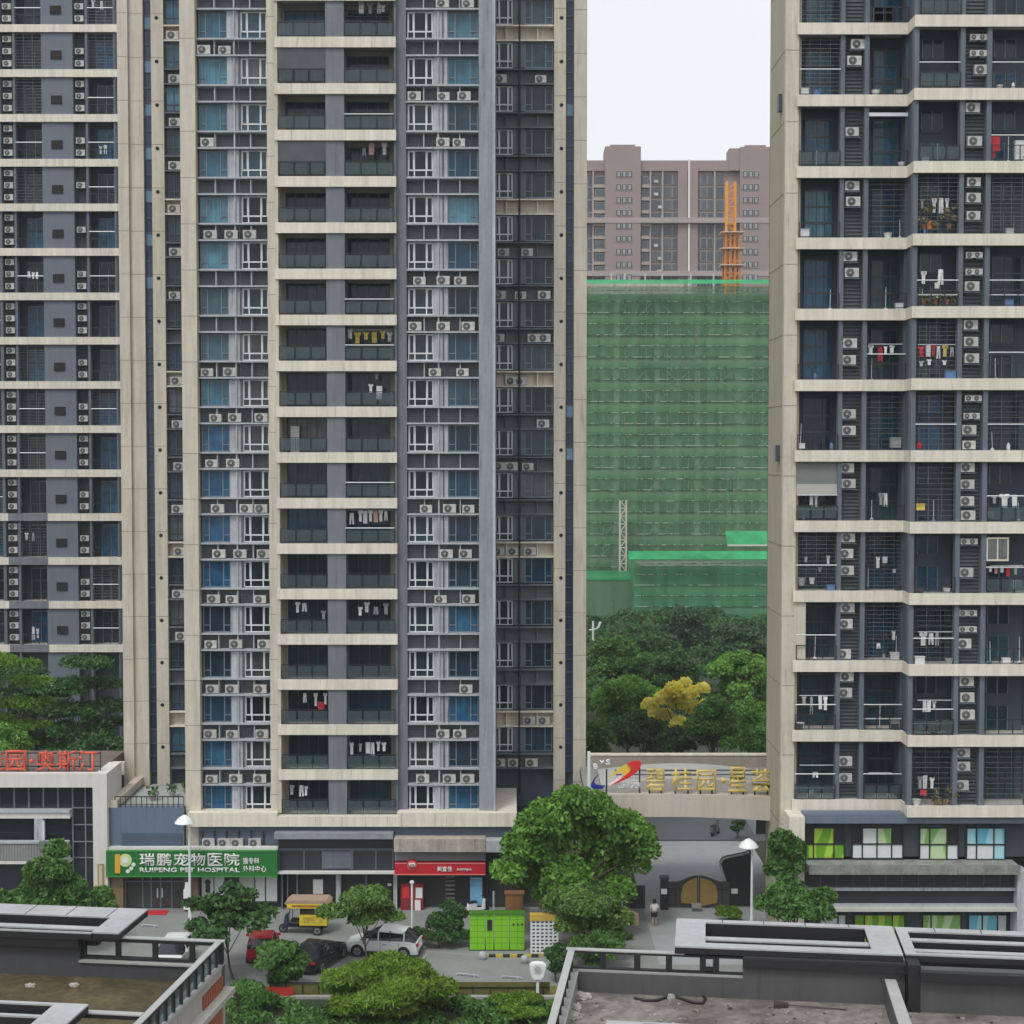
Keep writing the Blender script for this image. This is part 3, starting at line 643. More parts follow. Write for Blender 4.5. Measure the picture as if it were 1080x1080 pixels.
pg = mat('poster_green', (.19, .42, .035), .5, .35, 1.3); pl_ = mat('poster_pale_green', (.5, .62, .38), .5, .35, 1.2); pw = mat('poster_white', (.62, .67, .66), .5, .12, 1.2); pb = mat('poster_blue', (.16, .46, .58), .5, .3, 1.2); pdk = mat('poster_dark', (.02, .022, .025), .4)
def swirl(name, c1, c2, sc):
    m = mat(name, c1, .45); t = m.node_tree; N = t.nodes; L = t.links; g = N.new('ShaderNodeNewGeometry'); wv = N.new('ShaderNodeTexWave'); wv.inputs['Scale'].default_value = sc; wv.inputs['Distortion'].default_value = 9; wv.inputs['Detail'].default_value = 1.5; wv.inputs['Detail Scale'].default_value = .9
    L.new(g.outputs['Position'], wv.inputs['Vector']); cr = N.new('ShaderNodeValToRGB'); e = cr.color_ramp.elements; e[0].position = .42; e[0].color = (*c1, 1); e[1].position = .62; e[1].color = (*c2, 1); L.new(wv.outputs['Fac'], cr.inputs['Fac']); L.new(cr.outputs['Color'], N['Principled BSDF'].inputs['Base Color']); return m
pg = swirl('poster_green_print', (.15, .36, .02), (.38, .60, .06), .35); pl_ = swirl('poster_pale_print', (.48, .62, .36), (.22, .42, .12), .3); pb = swirl('poster_blue_print', (.14, .46, .58), (.36, .64, .70), .25)
def poster_window(parent, p0, p1, ytop, ybot, Y, cells):
    """cells: list of columns (fraction of width, upper colour, lower colour); frame with a transom"""
    w_, h_ = PX(p1, Y)-PX(p0, Y), PZ(ytop, Y)-PZ(ybot, Y); f = MB()
    f.box(0, w_, 0, .12, h_-.09, h_, blackmetal).box(0, w_, 0, .12, 0, .06, blackmetal); xs = 0; zt = h_*.42; ps = []
    f.box(0, w_, .004, .11, zt-.04, zt+.04, blackmetal); f.box(0, w_, .004, .11, h_*.86, h_*.9, blackmetal)
    for fr, cu, cl in cells:
        f.box(xs*w_-.035, xs*w_+.035, .002, .115, .06, h_-.09, blackmetal)
        ps += [(xs*w_, (xs+fr)*w_, zt, h_*.87, cu), (xs*w_, (xs+fr)*w_, .05, zt, cl), (xs*w_, (xs+fr)*w_, h_*.87, h_-.05, pdk if cu is pdk else gmid)]; xs += fr
    f.box(w_-.035, w_+.035, .002, .115, .06, h_-.09, blackmetal)
    fo = f.build('shop_window', parent, loc=Vector((PX(p0, Y), Y, PZ(ybot, Y)))-wpos(parent))
    p = MB()
    for q in ps: p.box(q[0], q[1], .06, .075, q[2], q[3], q[4])
    p.build('poster', fo, loc=(0, 0, 0))
YS = YQ+.86
poster_window(pod, 853.5, 894.6, 868.6, 906, YS, [(.2, pdk, pg), (.53, pg, pg), (.27, pdk, pg)])
poster_window(pod, 903, 957, 868.6, 906, YS, [(.2, pdk, pw), (.29, pw, pw), (.29, pl_, pw), (.22, pdk, pw)])
poster_window(pod, 975, 1016, 868.6, 907, YS, [(.26, pl_, pw), (.45, pl_, pl_), (.29, pdk, pw)])
poster_window(pod, 1025, 1066, 868.6, 907, YS, [(.26, pb, pw), (.45, pb, pw), (.29, pb, pb)])
cm = mat('dirty_canopy', (.22, .225, .215), .9, .45, 3, .1)
MB().box(xq(855), xq(1079), YQ-.6, YQ+1.0, PZ(918.5, YQ), PZ(911, YQ), cm).box(xq(855), xq(1079), YQ-.64, YQ-.6, PZ(919.5, YQ), PZ(909.5, YQ), cm).build('canopy', pod)
fs = MB().box(xq(853), xq(1078), YQ+.3, YQ+.5, PZ(937, YQ), PZ(919.4, YQ), mat('dark_fascia', (.026, .029, .033), .6, .15))
for k in range(12): fs.box(xq(870+k*17.5), xq(870.4+k*17.5), YQ+.28, YQ+.3, PZ(936, YQ), PZ(921, YQ), mat('fascia_joint', (.12, .125, .13), .6))
fs.box(xq(853), xq(1078), YQ+.05, YQ+.5, PZ(939.8, YQ), PZ(937, YQ), concrete).box(xq(853), xq(1078), YQ+.4, YQ+.6, PZ(954.5, YQ), PZ(939.8, YQ), mat('dark_fascia', (.026, .029, .033)))
fs.build('sign_fascia', pod)
MB().box(xq(853), xq(1078), YQ-.3, YQ+.4, PZ(960, YQ), PZ(957, YQ), mat('cream_ledge', (.5, .5, .44), .8, .15, 2)).box(xq(853), xq(1078), YQ+.1, YQ+.7, PZ(957, YQ), PZ(954.6, YQ), ledgeM).build('shop_ledge', pod)
MB().box(xq(1078), xq(1090), YQ-.3, YQ+1, 0, PZ(918, YQ), concrete).build('end_wall', pod)
bx('shop_wall', pod, mat('dark_shop_wall', (.05, .056, .066)), xq(853), xq(1078), YQ+1.0, YQ+1.5, 0, PZ(960, YQ))
Ys = YQ+.9
poster_window(pod, 869, 897, 960, 1000, Ys, [(.7, pw, pdk), (.3, pw, pdk)])
poster_window(pod, 906, 960, 960, 1000, Ys, [(.2, pg, pg), (.55, pg, pg), (.25, pg, pg)])
poster_window(pod, 979, 1020, 960, 1000, Ys, [(.22, pl_, pl_), (.78, pl_, pl_)])
poster_window(pod, 1028, 1069, 960, 1000, Ys, [(.36, pb, pdk), (.4, pb, pw), (.24, pw, pw)])

GB = 'air conditioners on the right tower'
colL = [[(900.5, 47.6), (896.7, 65)], [(895, 139.5)], [(895.5, 197), (896.7, 213.5)], [(894, 271.5), (896, 288.6)], [(894.6, 363), (893.6, 380.6)], [(894, 437.6), (894, 455)], [(892.5, 494.5), (894.4, 511)],
        [(894.4, 568), (892.5, 585), (893.4, 602.7)], [(894.4, 642), (892.6, 659), (891, 691)], [(894, 714.6), (892.6, 731.7)], [(893.4, 804), (893.8, 821)]]
colQ = [[(1022.7, 38), (1031.6, 38), (1022.7, 55), (1031, 55), (1030.4, 74.6)], [(1021.5, 114.6), (1024, 150)], [(1023.5, 192.6), (1023.5, 209.7), (1023.5, 228)], [(1020.7, 267.7), (1029, 267.7), (1020.7, 285.5), (1029, 285.5), (1023, 303)],
        [(1022, 343.7), (1022.6, 361.5), (1023.5, 379)], [(1021.5, 419), (1030, 419), (1020.2, 437.6), (1028, 437.6), (1021.6, 454.5), (1021.6, 470)], [(1020.2, 494), (1020.2, 512), (1020.2, 529.6), (1021.5, 544.5)], [(1018.5, 570), (1027.4, 570), (1020.2, 605)],
        [(1018, 645.5), (1027.6, 645.5), (1018, 662.6), (1027.6, 662.6), (1019, 680)], [(1022, 719.7), (1023, 736.8), (1023.5, 755)], [(1019, 795), (1019.8, 809), (1018, 829.7)]]
brk = MB()
for col, Y, X, nm in ((colL, YR, xr, 'left'), (colQ, YQ, xq, 'right')):
    for fl, lst in enumerate(col):
        for n_, (p, y) in enumerate(lst):
            cx = p+2.4
            small = any(q is not lst[n_] and abs(q[1]-y) < 3 for q in lst)
            zz = PZ(y+4.6, Y+.3)
            word = ORD[n_+1]
            if small: kd, sc = 1, .66
            else: kd, sc = (0 if rnd.random() < .8 else 1), 1.0
            add_ac(X(cx), Y+.28, zz, f'{word} air conditioner from top, {nm} service shaft, {ORD[11-fl]} balcony level up, right tower', GB, kd, sc)
            MB().box(X(cx)-.5*sc, X(cx)+.5*sc, Y+.3, Y+.74, zz-.05, zz-.003, slate).build('bracket', rt)

# ---------------------------------------------------------------- the far left tower (same kind of flats, farther off)
YL = 151.0
HL = (PZ(25.6, YL)-PZ(587.8, YL))/12.0
def zl(i): return PZ(25.6, YL)-i*HL
def xl(p): return PX(p, YL)
lt = thing('apartment_tower', 'far slate-blue apartment tower with cream slabs at the left edge, trees at its foot', 'apartment tower', (xl(60), YL+5, 0))
bx('core_wall', lt, navywall, xl(-60), xl(131), YL+1.9, YL+16, 0, zl(-3))
sl = MB().box(xl(-60), xl(128.5), 0, .15, -.72, 0, beige2).box(xl(-60), xl(128.5), .15, 1.9, -.4, -.02, mat('balcony_soffit', (.42, .41, .38))); slm = sl.mesh('balcony_slab')
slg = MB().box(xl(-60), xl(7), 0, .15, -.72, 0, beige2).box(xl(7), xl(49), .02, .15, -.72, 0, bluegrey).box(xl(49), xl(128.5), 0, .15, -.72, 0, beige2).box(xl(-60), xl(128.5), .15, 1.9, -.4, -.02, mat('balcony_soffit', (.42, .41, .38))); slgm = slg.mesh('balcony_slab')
bx('blank_wall', lt, mat('far_slate_wall', (0.14, 0.163, 0.20), .85, .08, 1, .08), xl(47), xl(80), YL+.2, YL+1.8, 0, zl(-3))
for p0, p1 in ((1, 4), (17, 19.5), (93, 95.5), (122.5, 124)): bx('balcony_pier', lt, slate, xl(p0), xl(p1), YL+.16, YL+.8, 0, zl(-3))
for p0, p1 in ((4, 17), (80, 93)): bx('service_shaft', lt, mat('shaft_dark', (.04, .047, .055), .8, .1), xl(p0), xl(p1), YL+.9, YL+1.89, 0, zl(-3))
lb = [(-30, 1), (19.5, 47), (95.5, 122.5)]
LW = [xl(b_)-xl(a) for a, b_ in lb]
HOl = HL-.72
def far_back(W):
    f = MB(); y = 1.78; a, b_ = .2*W, .9*W
    for x in (a, (a+b_)/2, b_-.06): f.box(x, x+.06, y, y+.1, .02, HOl*.85, greyframe)
    f.box(a, b_, y+.004, y+.09, HOl*.5, HOl*.55, backm).box(a, b_, y+.004, y+.09, HOl*.85, HOl*.88, greyframe)
    return f.mesh('balcony_window'), MB().box(a+.06, b_-.06, y+.05, y+.08, .02, HOl*.85, gdark).mesh('pane')
FB = [far_back(w_) for w_ in LW]
FR = []
for w_ in LW:
    g = MB()
    for j in range(12): g.bar((0, .25, .1+j*HOl/12), (w_, .25, .1+j*HOl/12), .018, whitegr, 4)
    for j in range(4): g.bar((j*w_/3, .25, .02), (j*w_/3, .25, HOl), .018, whitegr, 4)
    rr = MB().box(0, w_, .2, .26, .9, .97, blackmetal)
    for j in range(4): rr.box(j*(w_-.06)/3, j*(w_-.06)/3+.06, .2, .26, .02, .9, blackmetal)
    FR.append((g.mesh('security_grille'), rr.mesh('railing'), MB().bar((0, .2, HOl*.45), (w_, .2, HOl*.45), .05, whitemetal, 5).mesh('white_handrail')))
GC = 'air conditioners on the far left tower'
pat = [2, 2, 3, 2, 1, 1, 2, 3, 2, 2, 3, 2, 2, 2, 3]
for i in range(-1, 15):
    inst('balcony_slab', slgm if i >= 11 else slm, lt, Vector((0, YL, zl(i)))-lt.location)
    if i == -1: continue
    z = zl(i)
    MB().box(xl(57), xl(68.5), YL+.12, YL+.2, z+1.0, z+1.8, darkhole).build('vent_window', lt)
    for k, (a, b_) in enumerate(lb):
        o = Vector((xl(a), YL, z+.02))-lt.location
        f = inst('balcony_window', FB[k][0], lt, o); p = inst('pane', FB[k][1], f, (0, 0, 0)); p.material_slots[0].link = 'OBJECT'
        p.material_slots[0].material = rnd.choice((gdark, gdark, gmid, gdeep))
        q = rnd.random()
        inst('security_grille' if q < .4 else 'railing', FR[k][0 if q < .4 else 1], lt, o)
        if rnd.random() < .35: inst('white_handrail', FR[k][2], lt, o)
    for n_ in range(3):
        add_ac(xl(10.5), YL+.42, z+.35+n_*1.15, f'{("lowest", "middle", "topmost")[n_]} air conditioner of left shaft, {ORD[15-i]} balcony level up, far left tower', GC, 0, 1.0, 0)
    for n_ in range(pat[i]):
        add_ac(xl(86.5), YL+.42, z+.35+((n_+(pat[i] == 1)) % 3)*1.15, f'{ORD[n_+1]} lowest air conditioner of right shaft, {ORD[15-i]} balcony level up, far left tower', GC, 0, 1.0, 0)
bx('blank_wall', lt, navywall, xl(4), xl(47), YL+1.0, YL+1.85, 0, zl(14)-.4)

# ---------------------------------------------------------------- brown tower block far behind
YK = 400.0
def xk(p): return PX(p, YK, 230)
def zk(y): return PZ(y, YK)
bt = thing('apartment_block', 'distant mauve-brown apartment block with raised stair heads beyond the green building site', 'apartment block', (xk(715), YK+8, 0))
mauve = mat('mauve_brown_wall', (0.29, 0.225, 0.215), .85, .06, .3); mauveL = mat('mauve_light_band', (0.36, 0.31, 0.29), .85, .06, .3); mauveG = mat('mauve_dark_bay', (0.15, 0.145, 0.16), .8, .08, .3)
fw2 = glassmat('far_window_glass', [(0.07, 0.085, 0.105), (0.09, 0.105, 0.12)], foldamt=.15)
bx('wall', bt, mauve, xk(600), xk(830), YK+1.2, YK+16, 0, zk(172))
MB().box(xk(600), xk(830), YK+.2, YK+1.2, zk(180), zk(169), mauve).build('parapet', bt)
for p0, p1, t0 in ((638, 675.5, 154), (780, 813, 154.5)):
    bx('stair_head', bt, mauve, xk(p0), xk(p1), YK-.8, YK+8, 0, zk(t0+1))
    bx('stair_cap', bt, mauve, xk(p0+5), xk(p1-6), YK-.6, YK+7, zk(t0+1), zk(t0-1))
bx('stair_head', bt, mauve, xk(769), xk(780), YK-.2, YK+6, zk(180), zk(156.5))
HK = zk(185)-zk(198.6)
wv = (MB().box(0, xk(667)-xk(649), -.12, .1, 0, 1.7, mauveL), MB())
wf = MB().box(0, 4.35, -.1, .2, 0, 1.75, mat('far_frame', (.30, .27, .26), .6))
for k in range(3): wf.box(.15+k*1.4, 1.4+k*1.4, -.13, -.1, .15, 1.6, darkframe)
wfm = wf.mesh('stair_window'); wpm = MB()
for k in range(3): wpm.box(.45+k*1.4, 1.1+k*1.4, -.15, -.13, .3, 1.4, mat('far_blind', (.33, .31, .31), .6))
wpm = wpm.mesh('pane')
for i in range(16):
    z = zk(188)-i*HK
    for p in (649, 782): 
        f = inst('window', wfm, bt, Vector((xk(p), YK-.82, z))-bt.location); inst('pane', wpm, f, (0, 0, 0))
for i in range(16):
    z = zk(194)-i*HK
    def fwin(p0, p1, h, y=.9):
        w_ = xk(p1)-xk(p0); m1 = MB().box(xk(p0), xk(p1), YK+y, YK+1.19, z, z+h, mat('far_frame', (.30, .27, .26)))
        f = m1.build('window', bt); n = max(1, int(w_/1.5)); q = MB()
        for k in range(n): bx('pane', f, fw2, xk(p0)+k*w_/n+.1, xk(p0)+(k+1)*w_/n-.1, YK+y-.04, YK+y, z+.12, z+h-.12)
    fwin(700, 718.5, 2.7); fwin(733, 752.5, 2.7); fwin(756, 764, 2.7); fwin(687, 697.5, 2.7); fwin(619.5, 625, 2.6); fwin(627.5, 638, 2.0, .3); fwin(677, 684, 2.0, .5)
    bx('balcony', bt, mauveL, xk(626), xk(638), YK+.1, YK+1.0, z-.9, z-.1); bx('balcony', bt, mauveL, xk(676.5), xk(685), YK+.1, YK+1.0, z-.9, z-.1)
    if i % 1 == 0 and rnd.random() < .8:
        pp = rnd.choice((690, 694)); add = MB().box(xk(pp), xk(pp)+1.0, YK+.3, YK+.8, z+.4, z+1.1, acwhite).build('window_box', bt)
for y in (232.5, 288.5): MB().box(xk(600), xk(830), YK-.95, YK+1.0, zk(y+3), zk(y-2.5), mauveL).build('floor_band', bt)
for p in (625.6, 686, 698.8, 754): bx('pilaster', bt, mauveL, xk(p)-.2, xk(p)+.2, YK+.3, YK+1.2, 0, zk(180))
bx('white_downpipe', bt, mat('white_pipe', (.68, .67, .66), .6), xk(726.6)-.25, xk(726.6)+.25, YK-.3, YK+.2, 0, zk(168))
for p in (720, 731): bx('pilaster', bt, mauve, xk(p)-1.2, xk(p)+1.2, YK+.1, YK+1.2, 0, zk(175))

# ---------------------------------------------------------------- green netted building site and its crane mast
YG = 280.0
def xg(p): return PX(p, YG, 450)
def zg(y): return PZ(y, YG)
net = netmat('green_netting', (0.175, 0.37, 0.205), .58); netL = netmat('bright_green_netting', (0.06, 0.42, 0.18), .85)
conc = mat('raw_concrete', (0.40, 0.38, 0.34), .9, .15, .5); pole = mat('scaffold_steel', (0.50, 0.55, 0.48), .6, .1)
def dashmat(name, sc, thr):
    m = mat(name, (.1, .2, .1), .7); t = m.node_tree; N = t.nodes; L = t.links; g = N.new('ShaderNodeNewGeometry'); mp = N.new('ShaderNodeMapping'); mp.inputs['Scale'].default_value = (sc, .01, .31); L.new(g.outputs['Position'], mp.inputs['Vector'])
    n = N.new('ShaderNodeTexNoise'); n.inputs['Scale'].default_value = 1; n.inputs['Detail'].default_value = 4; n.inputs['Roughness'].default_value = .8; L.new(mp.outputs[0], n.inputs['Vector'])
    cr = N.new('ShaderNodeValToRGB'); e = cr.color_ramp.elements; e[0].position = thr; e[0].color = (.035, .13, .06, 1); e[1].position = thr+.06; e[1].color = (.42, .5, .40, 1)
    L.new(n.outputs['Fac'], cr.inputs['Fac']); L.new(cr.outputs['Color'], N['Principled BSDF'].inputs['Base Color']); return m
dash1 = dashmat('ledger_tube_dotted', 1.1, .5); dash2 = dashmat('ledger_tube', .5, .47)
def site(name, label, p0, p1, ytop, ybot_z, Y, depth, fl, ytops, lipy, net=None):
    net = net or MATS['green_netting']
    X = lambda p: PX(p, Y, 450)
    t = thing(name, label, 'building site', (X((p0+p1)/2), Y+depth/2, 0)); zt = PZ(ytop, Y)
    s_ = MB(); z = zt-1.2; k = 0; cl = MB()
    while z > 0:
        s_.box(X(p0)+1.2, X(p1)-.5, Y+1.4, Y+depth, z-.9, z, conc); z -= fl
    s_.build('floor_slab', t)
    n = max(2, int(round((X(p1)-X(p0))/8.1)))
    for q in range(n+1):
        xx = X(p0)+1.5+q*(X(p1)-X(p0)-3)/n
        bx('column', t, conc, xx-.45, xx+.45, Y+1.5, Y+2.4, 0, zt-1.2)
    bx('inner_wall', t, mat('site_interior', (0.17, 0.165, 0.145), .9, .25, .3), X(p0)+1.3, X(p1)-.5, Y+7, Y+depth-.1, 0, zt-2.2)
    nt_ = MB().quad((X(p0), Y, 0), (X(p1), Y, 0), (X(p1), Y, zt), (X(p0), Y, zt), net).quad((X(p0), Y, 0), (X(p0), Y+depth, 0), (X(p0), Y+depth, zt), (X(p0), Y, zt), net)
    nt_.build('netting', t)
    # double layers of net where the sheets overlap at every floor
    o2 = MB(); z = zt-1.6
    while z > 3:
        o2.quad((X(p0), Y-.06, z-1.5), (X(p1), Y-.06, z-1.5), (X(p1), Y-.06, z), (X(p0), Y-.06, z), net); z -= fl
    o2.build('net_overlap', t)
    z = zt-.7; j = 0
    while z > 3:
        MB().box(X(p0), X(p1), Y-.16, Y-.08, z-.05, z+.05, dash1 if j % 2 else dash2).build('ledger', t); z -= fl/2; j += 1
    br = MB()
    for q in range(5):
        xx = X(p0)+(q+.5)*(X(p1)-X(p0))/5
        for z in range(4, int(zt)-8, 11): br.bar((xx-5, Y+.3, z), (xx+5, Y+.3, z+10), .07, pole, 4); br.bar((xx+5, Y+.36, z), (xx-5, Y+.36, z+10), .07, pole, 4)
    br.build('brace', t); sd_ = MB(); xx = X(p0)+.5
    while xx < X(p1): sd_.box(xx-.035, xx+.035, Y+.12, Y+.2, 0, zt+.8, pole); sd_.box(xx+.96, xx+1.0, Y-.1, Y-.05, 0, zt, mat('net_seam', (.07, .18, .10), .8)); xx += 1.9
    sd_.build('scaffold_lattice', t)
    # tilted catch net along the top
    c_ = MB().quad((X(p0)-1, Y-2.6, zt+.2), (X(p1)+1, Y-2.6, zt+.2), (X(p1)+1, Y+.1, zt+lipy), (X(p0)-1, Y+.1, zt+lipy), netL)
    c_.build('catch_net', t)
    return t, X, zt
g1, XG, zt1 = site('building_under_construction', 'tall building under construction wrapped in green netting, below the distant brown block', 600, 830, 302, 0, YG, 30, 3.95, None, 1.2)
for p in (645.5, 681.5, 699.5, 754, 660, 730): MB().bar((XG(p), YG+3, zt1-1), (XG(p), YG+3, zt1+2.6), .13, pole, 5).build('scaffold_pole', g1)
MB().box(XG(620), XG(726), YG+9, YG+16, zt1-1, zt1+2.0, mat('site_top_slab', (.36, .34, .3), .9, .25, .6)).build('roof_formwork', g1)
g2, X2, zt2 = site('podium_under_construction', 'low green-netted building site block with bright catch nets above the treetops', 669, 850, 590, 0, 262.0, 14, 3.6, None, 1.4, netmat('mid_green_netting', (0.12, 0.40, 0.20), .68))
MB().quad((PX(768, 268), 268, PZ(574, 268)), (PX(850, 268), 268, PZ(574, 268)), (PX(850, 268), 271, PZ(561, 268)), (PX(768, 268), 271, PZ(561, 268)), netL).build('catch_net', g2)
MB().box(PX(768, 268), PX(850, 268), 267.9, 268.1, PZ(576, 268), PZ(574.2, 268), pole).build('ledger', g2)
MB().box(PX(600, 268), PX(668.6, 268), 268, 276, 0, PZ(610, 268), mat('site_interior', (0.09, 0.085, 0.075))).quad((PX(600, 268), 267.7, PZ(612, 268)), (PX(668.6, 268), 267.7, PZ(612, 268)), (PX(668.6, 268), 267.7, PZ(602, 268)), (PX(600, 268), 267.7, PZ(602, 268)), netL).quad((PX(600, 268), 267.7, 0), (PX(668.6, 268), 267.7, 0), (PX(668.6, 268), 267.7, PZ(613, 268)), (PX(600, 268), 267.7, PZ(613, 268)), net).build('annex', g2)
def lattice(name, label, cat, X, Y, z0, z1, w_, m, step, r):
    t = thing(name, label, cat, (X, Y, 0)); f = MB()
    for sx in (-1, 1):
        for sy in (-1, 1): f.bar((X+sx*w_/2, Y+sy*w_/2, z0), (X+sx*w_/2, Y+sy*w_/2, z1), r, m, 6)
    f.build('mast_leg', t); g = MB(); z = z0; k = 0
    while z < z1-step*.5:
        for sy in (-1, 1):
            g.bar((X-w_/2, Y+sy*w_/2, z), (X+w_/2, Y+sy*w_/2, z), r*.6, m, 4)
            a, b_ = (-1, 1) if k % 2 else (1, -1); g.bar((X+a*w_/2, Y+sy*w_/2, z), (X+b_*w_/2, Y+sy*w_/2, z+step), r*.6, m, 4)
            g.bar((X+sy*w_/2, Y+a*w_/2, z), (X+sy*w_/2, Y+b_*w_/2, z+step), r*.6, m, 4)
        z += step; k += 1
    g.build('bracing', t); return t
orange = mat('crane_orange', (.72, .30, .035), .5, .12, 1); orange2 = mat('crane_rust', (.5, .2, .05), .6, .2, 1)
YC = 325.0
cr = lattice('tower_crane', 'orange lattice crane mast rising behind the green netted building', 'crane', PX(770.5, YC, 250), YC, 0, PZ(192, YC), 1.75, orange, 1.7, .19)
mbx = MB(); cx = PX(771.5, YC, 250)
for sx in (-1.6, -.55, .55, 1.6): mbx.bar((cx+sx, YC-1.5, PZ(302, YC)), (cx+sx*.8, YC-1.5, PZ(246, YC)), .2, orange2, 5); mbx.bar((cx+sx, YC+1.5, PZ(302, YC)), (cx+sx*.8, YC+1.5, PZ(246, YC)), .2, orange2, 5)
for k in range(9): z_ = PZ(302, YC)+k*1.3; mbx.bar((cx-1.6, YC-1.5, z_), (cx+1.6, YC-1.5, z_+(1.3 if k % 2 else 0)), .14, orange2, 4)
mbx.build('climbing_cage', cr)
for y in (245.5, 262.5, 280): MB().box(cx-2.4, cx+2.4, YC-2.2, YC+2, PZ(y+1, YC), PZ(y, YC), mat('crane_deck', (.55, .45, .38), .6)).build('platform', cr)
MB().box(cx-1.3, cx-.9, YC-1.3, YC-1, PZ(238, YC), PZ(192, YC), orange).build('ladder', cr)
lattice('site_hoist', 'pale lattice hoist mast standing in front of the green netting', 'hoist', PX(657, YG-3, 570), YG-3, 0, PZ(528, YG-3), 1.1, mat('hoist_grey', (.55, .5, .42), .6, .1), 1.4, .14)

# the air: a thin grey haze that only tells over the hundreds of metres to the far blocks
hz = bpy.data.materials.new('haze_air'); hz.use_nodes = True; N = hz.node_tree.nodes; N.clear()
pv = N.new('ShaderNodeVolumePrincipled'); pv.inputs['Color'].default_value = (.93, .95, .97, 1); pv.inputs['Density'].default_value = .0002; oo = N.new('ShaderNodeOutputMaterial'); hz.node_tree.links.new(pv.outputs[0], oo.inputs['Volume'])
tag(MB().box(-450, 450, -40, 470, -1, 125, hz).build('haze'), 'thin grey haze in the air between the camera and the far buildings', 'haze', kind='stuff')
# ---------------------------------------------------------------- the gate bridge between the towers
YBf, YBb = 98.0, 107.0
zbt = PZ(838, YBf)
def xB(p): return PX(p, YBf, 840)
gb = thing('gate_bridge', 'cream gateway bridge with a grey deck linking the middle and right towers', 'gateway', (xB(725), YBf+4, 0))
pinkb = mat('pinkish_beam_paint', (.50, .44, .38), .85, .07, 1, .1)
arc = [(xB(618), PZ(863.5, YBf)), (xB(670), PZ(861.5, YBf)), (xB(725), PZ(861.5, YBf)), (xB(780), PZ(863.5, YBf)), (xB(832), PZ(867, YBf)), (xB(832), zbt-.2), (xB(780), zbt-.05), (xB(700), zbt+.02), (xB(618), zbt)]
MB().prism(arc, 'y', YBf, YBf+.8, pinkb).build('beam', gb)
bx('deck', gb, mat('deck_grey', (.27, .26, .24), .9, .15, 1), xB(618), xB(832), YBf+.8, YBb, zbt-.6, zbt-.1)
bx('back_parapet', gb, mat('parapet_brown', (.30, .27, .235), .9, .12, 1, .1), PX(620, YBb, 800), PX(815, YBb, 800), YBb, YBb+.4, zbt-.6, PZ(797, YBb))
bx('parapet_cap', gb, beige2, PX(620, YBb, 800), PX(815, YBb, 800), YBb-.05, YBb+.45, PZ(797, YBb), PZ(795.3, YBb))
xa, xc = PX(630, 105, 806), PX(800, 105, 806)
pts = [(xa, zbt-.1)]+[(xa+(xc-xa)*i/16, zbt+.12+.42*math.sin(math.pi*i/16)) for i in range(17)]+[(xc, zbt-.1)]
MB().prism(pts, 'y', 100.2, 105.2, mat('curved_roof_sheet', (.40, .40, .38), .8, .12, 1)).build('curved_roof', gb)
for y_ in (101.2, 102.6): MB().box(xa+1, xc-.3, y_, y_+.12, zbt+.55, zbt+.62, darkframe).build('roof_rail', gb)
bx('end_post', gb, whitemetal, PX(619.5, YBf+.3, 815), PX(622.5, YBf+.3, 815), YBf+.2, YBf+.5, zbt, PZ(794, YBf))
# golden lettering and the swoosh on the bridge
yellow = mat('golden_letters', (.62, .47, .12), .45, .1, 3)
gs = thing('gate_sign', 'golden Chinese letters and a red, yellow and blue swoosh emblem on the gate bridge', 'sign', (xB(720), YBf+.2, zbt))
for ch, a, b_, t_, bt_ in (('碧', 681, 702, 810, 835), ('桂', 708, 730.5, 811, 835), ('园', 735, 755.5, 812.5, 835), ('·', 760, 766, 821, 827), ('星', 768, 788.5, 809.5, 836), ('荟', 792, 814.5, 811.5, 836)):
    m_ = text_mesh(ch, xB(b_)-xB(a), PZ(t_, YBf)-PZ(bt_, YBf), .12, yellow, bold=.012)
    inst('letter', m_, gs, Vector((xB(a), YBf+.25, PZ(bt_, YBf)))-gs.location)
    if ch != '·':
        for q in (.2, .8): MB().box(xB(a+(b_-a)*q)-.05, xB(a+(b_-a)*q)+.05, YBf+.2, YBf+.3, zbt-.05, PZ(bt_-1, YBf), blackmetal).build('letter_stand', gs)
def cpoly(pts, ox, oy, sc, y_, d, m, name, par):
    """flat emblem piece cut to an outline, a few centimetres thick"""
    return MB().prism([(PX(ox+p/sc, y_, oy+q/sc), PZ(oy+q/sc, y_)) for p, q in pts], 'y', y_-d, y_, m).build(name, par)
red = mat('sign_red', (.62, .03, .03), .4, .05); blue = mat('sign_blue', (.02, .035, .24), .4); white = mat('sign_white', (.75, .75, .74), .45); yel = mat('sign_yellow', (.72, .52, .07), .4)
cpoly([(460, 225), (520, 200), (575, 198), (598, 215), (585, 270), (540, 320), (470, 365), (390, 400), (300, 440), (420, 360), (490, 300), (500, 255)], 610, 780, 9, YBf+.16, .1, red, 'red_swoosh', gs)
cpoly([(285, 365), (340, 310), (400, 262), (455, 232), (490, 240), (500, 270), (480, 320), (430, 355), (400, 375), (425, 320), (410, 300), (350, 330)], 610, 780, 9, YBf+.3, .1, yel, 'yellow_swoosh', gs)
cpoly([(275, 425), (330, 395), (400, 345), (425, 322), (402, 372), (350, 410), (300, 440)], 610, 780, 9, YBf+.22, .04, white, 'white_swoosh', gs)
cpoly([(205, 318), (160, 370), (150, 400), (170, 425), (215, 430), (255, 435), (225, 468), (150, 470), (120, 450), (122, 415), (150, 365)], 610, 780, 9, YBf+.2, .1, blue, 'blue_swoosh', gs)
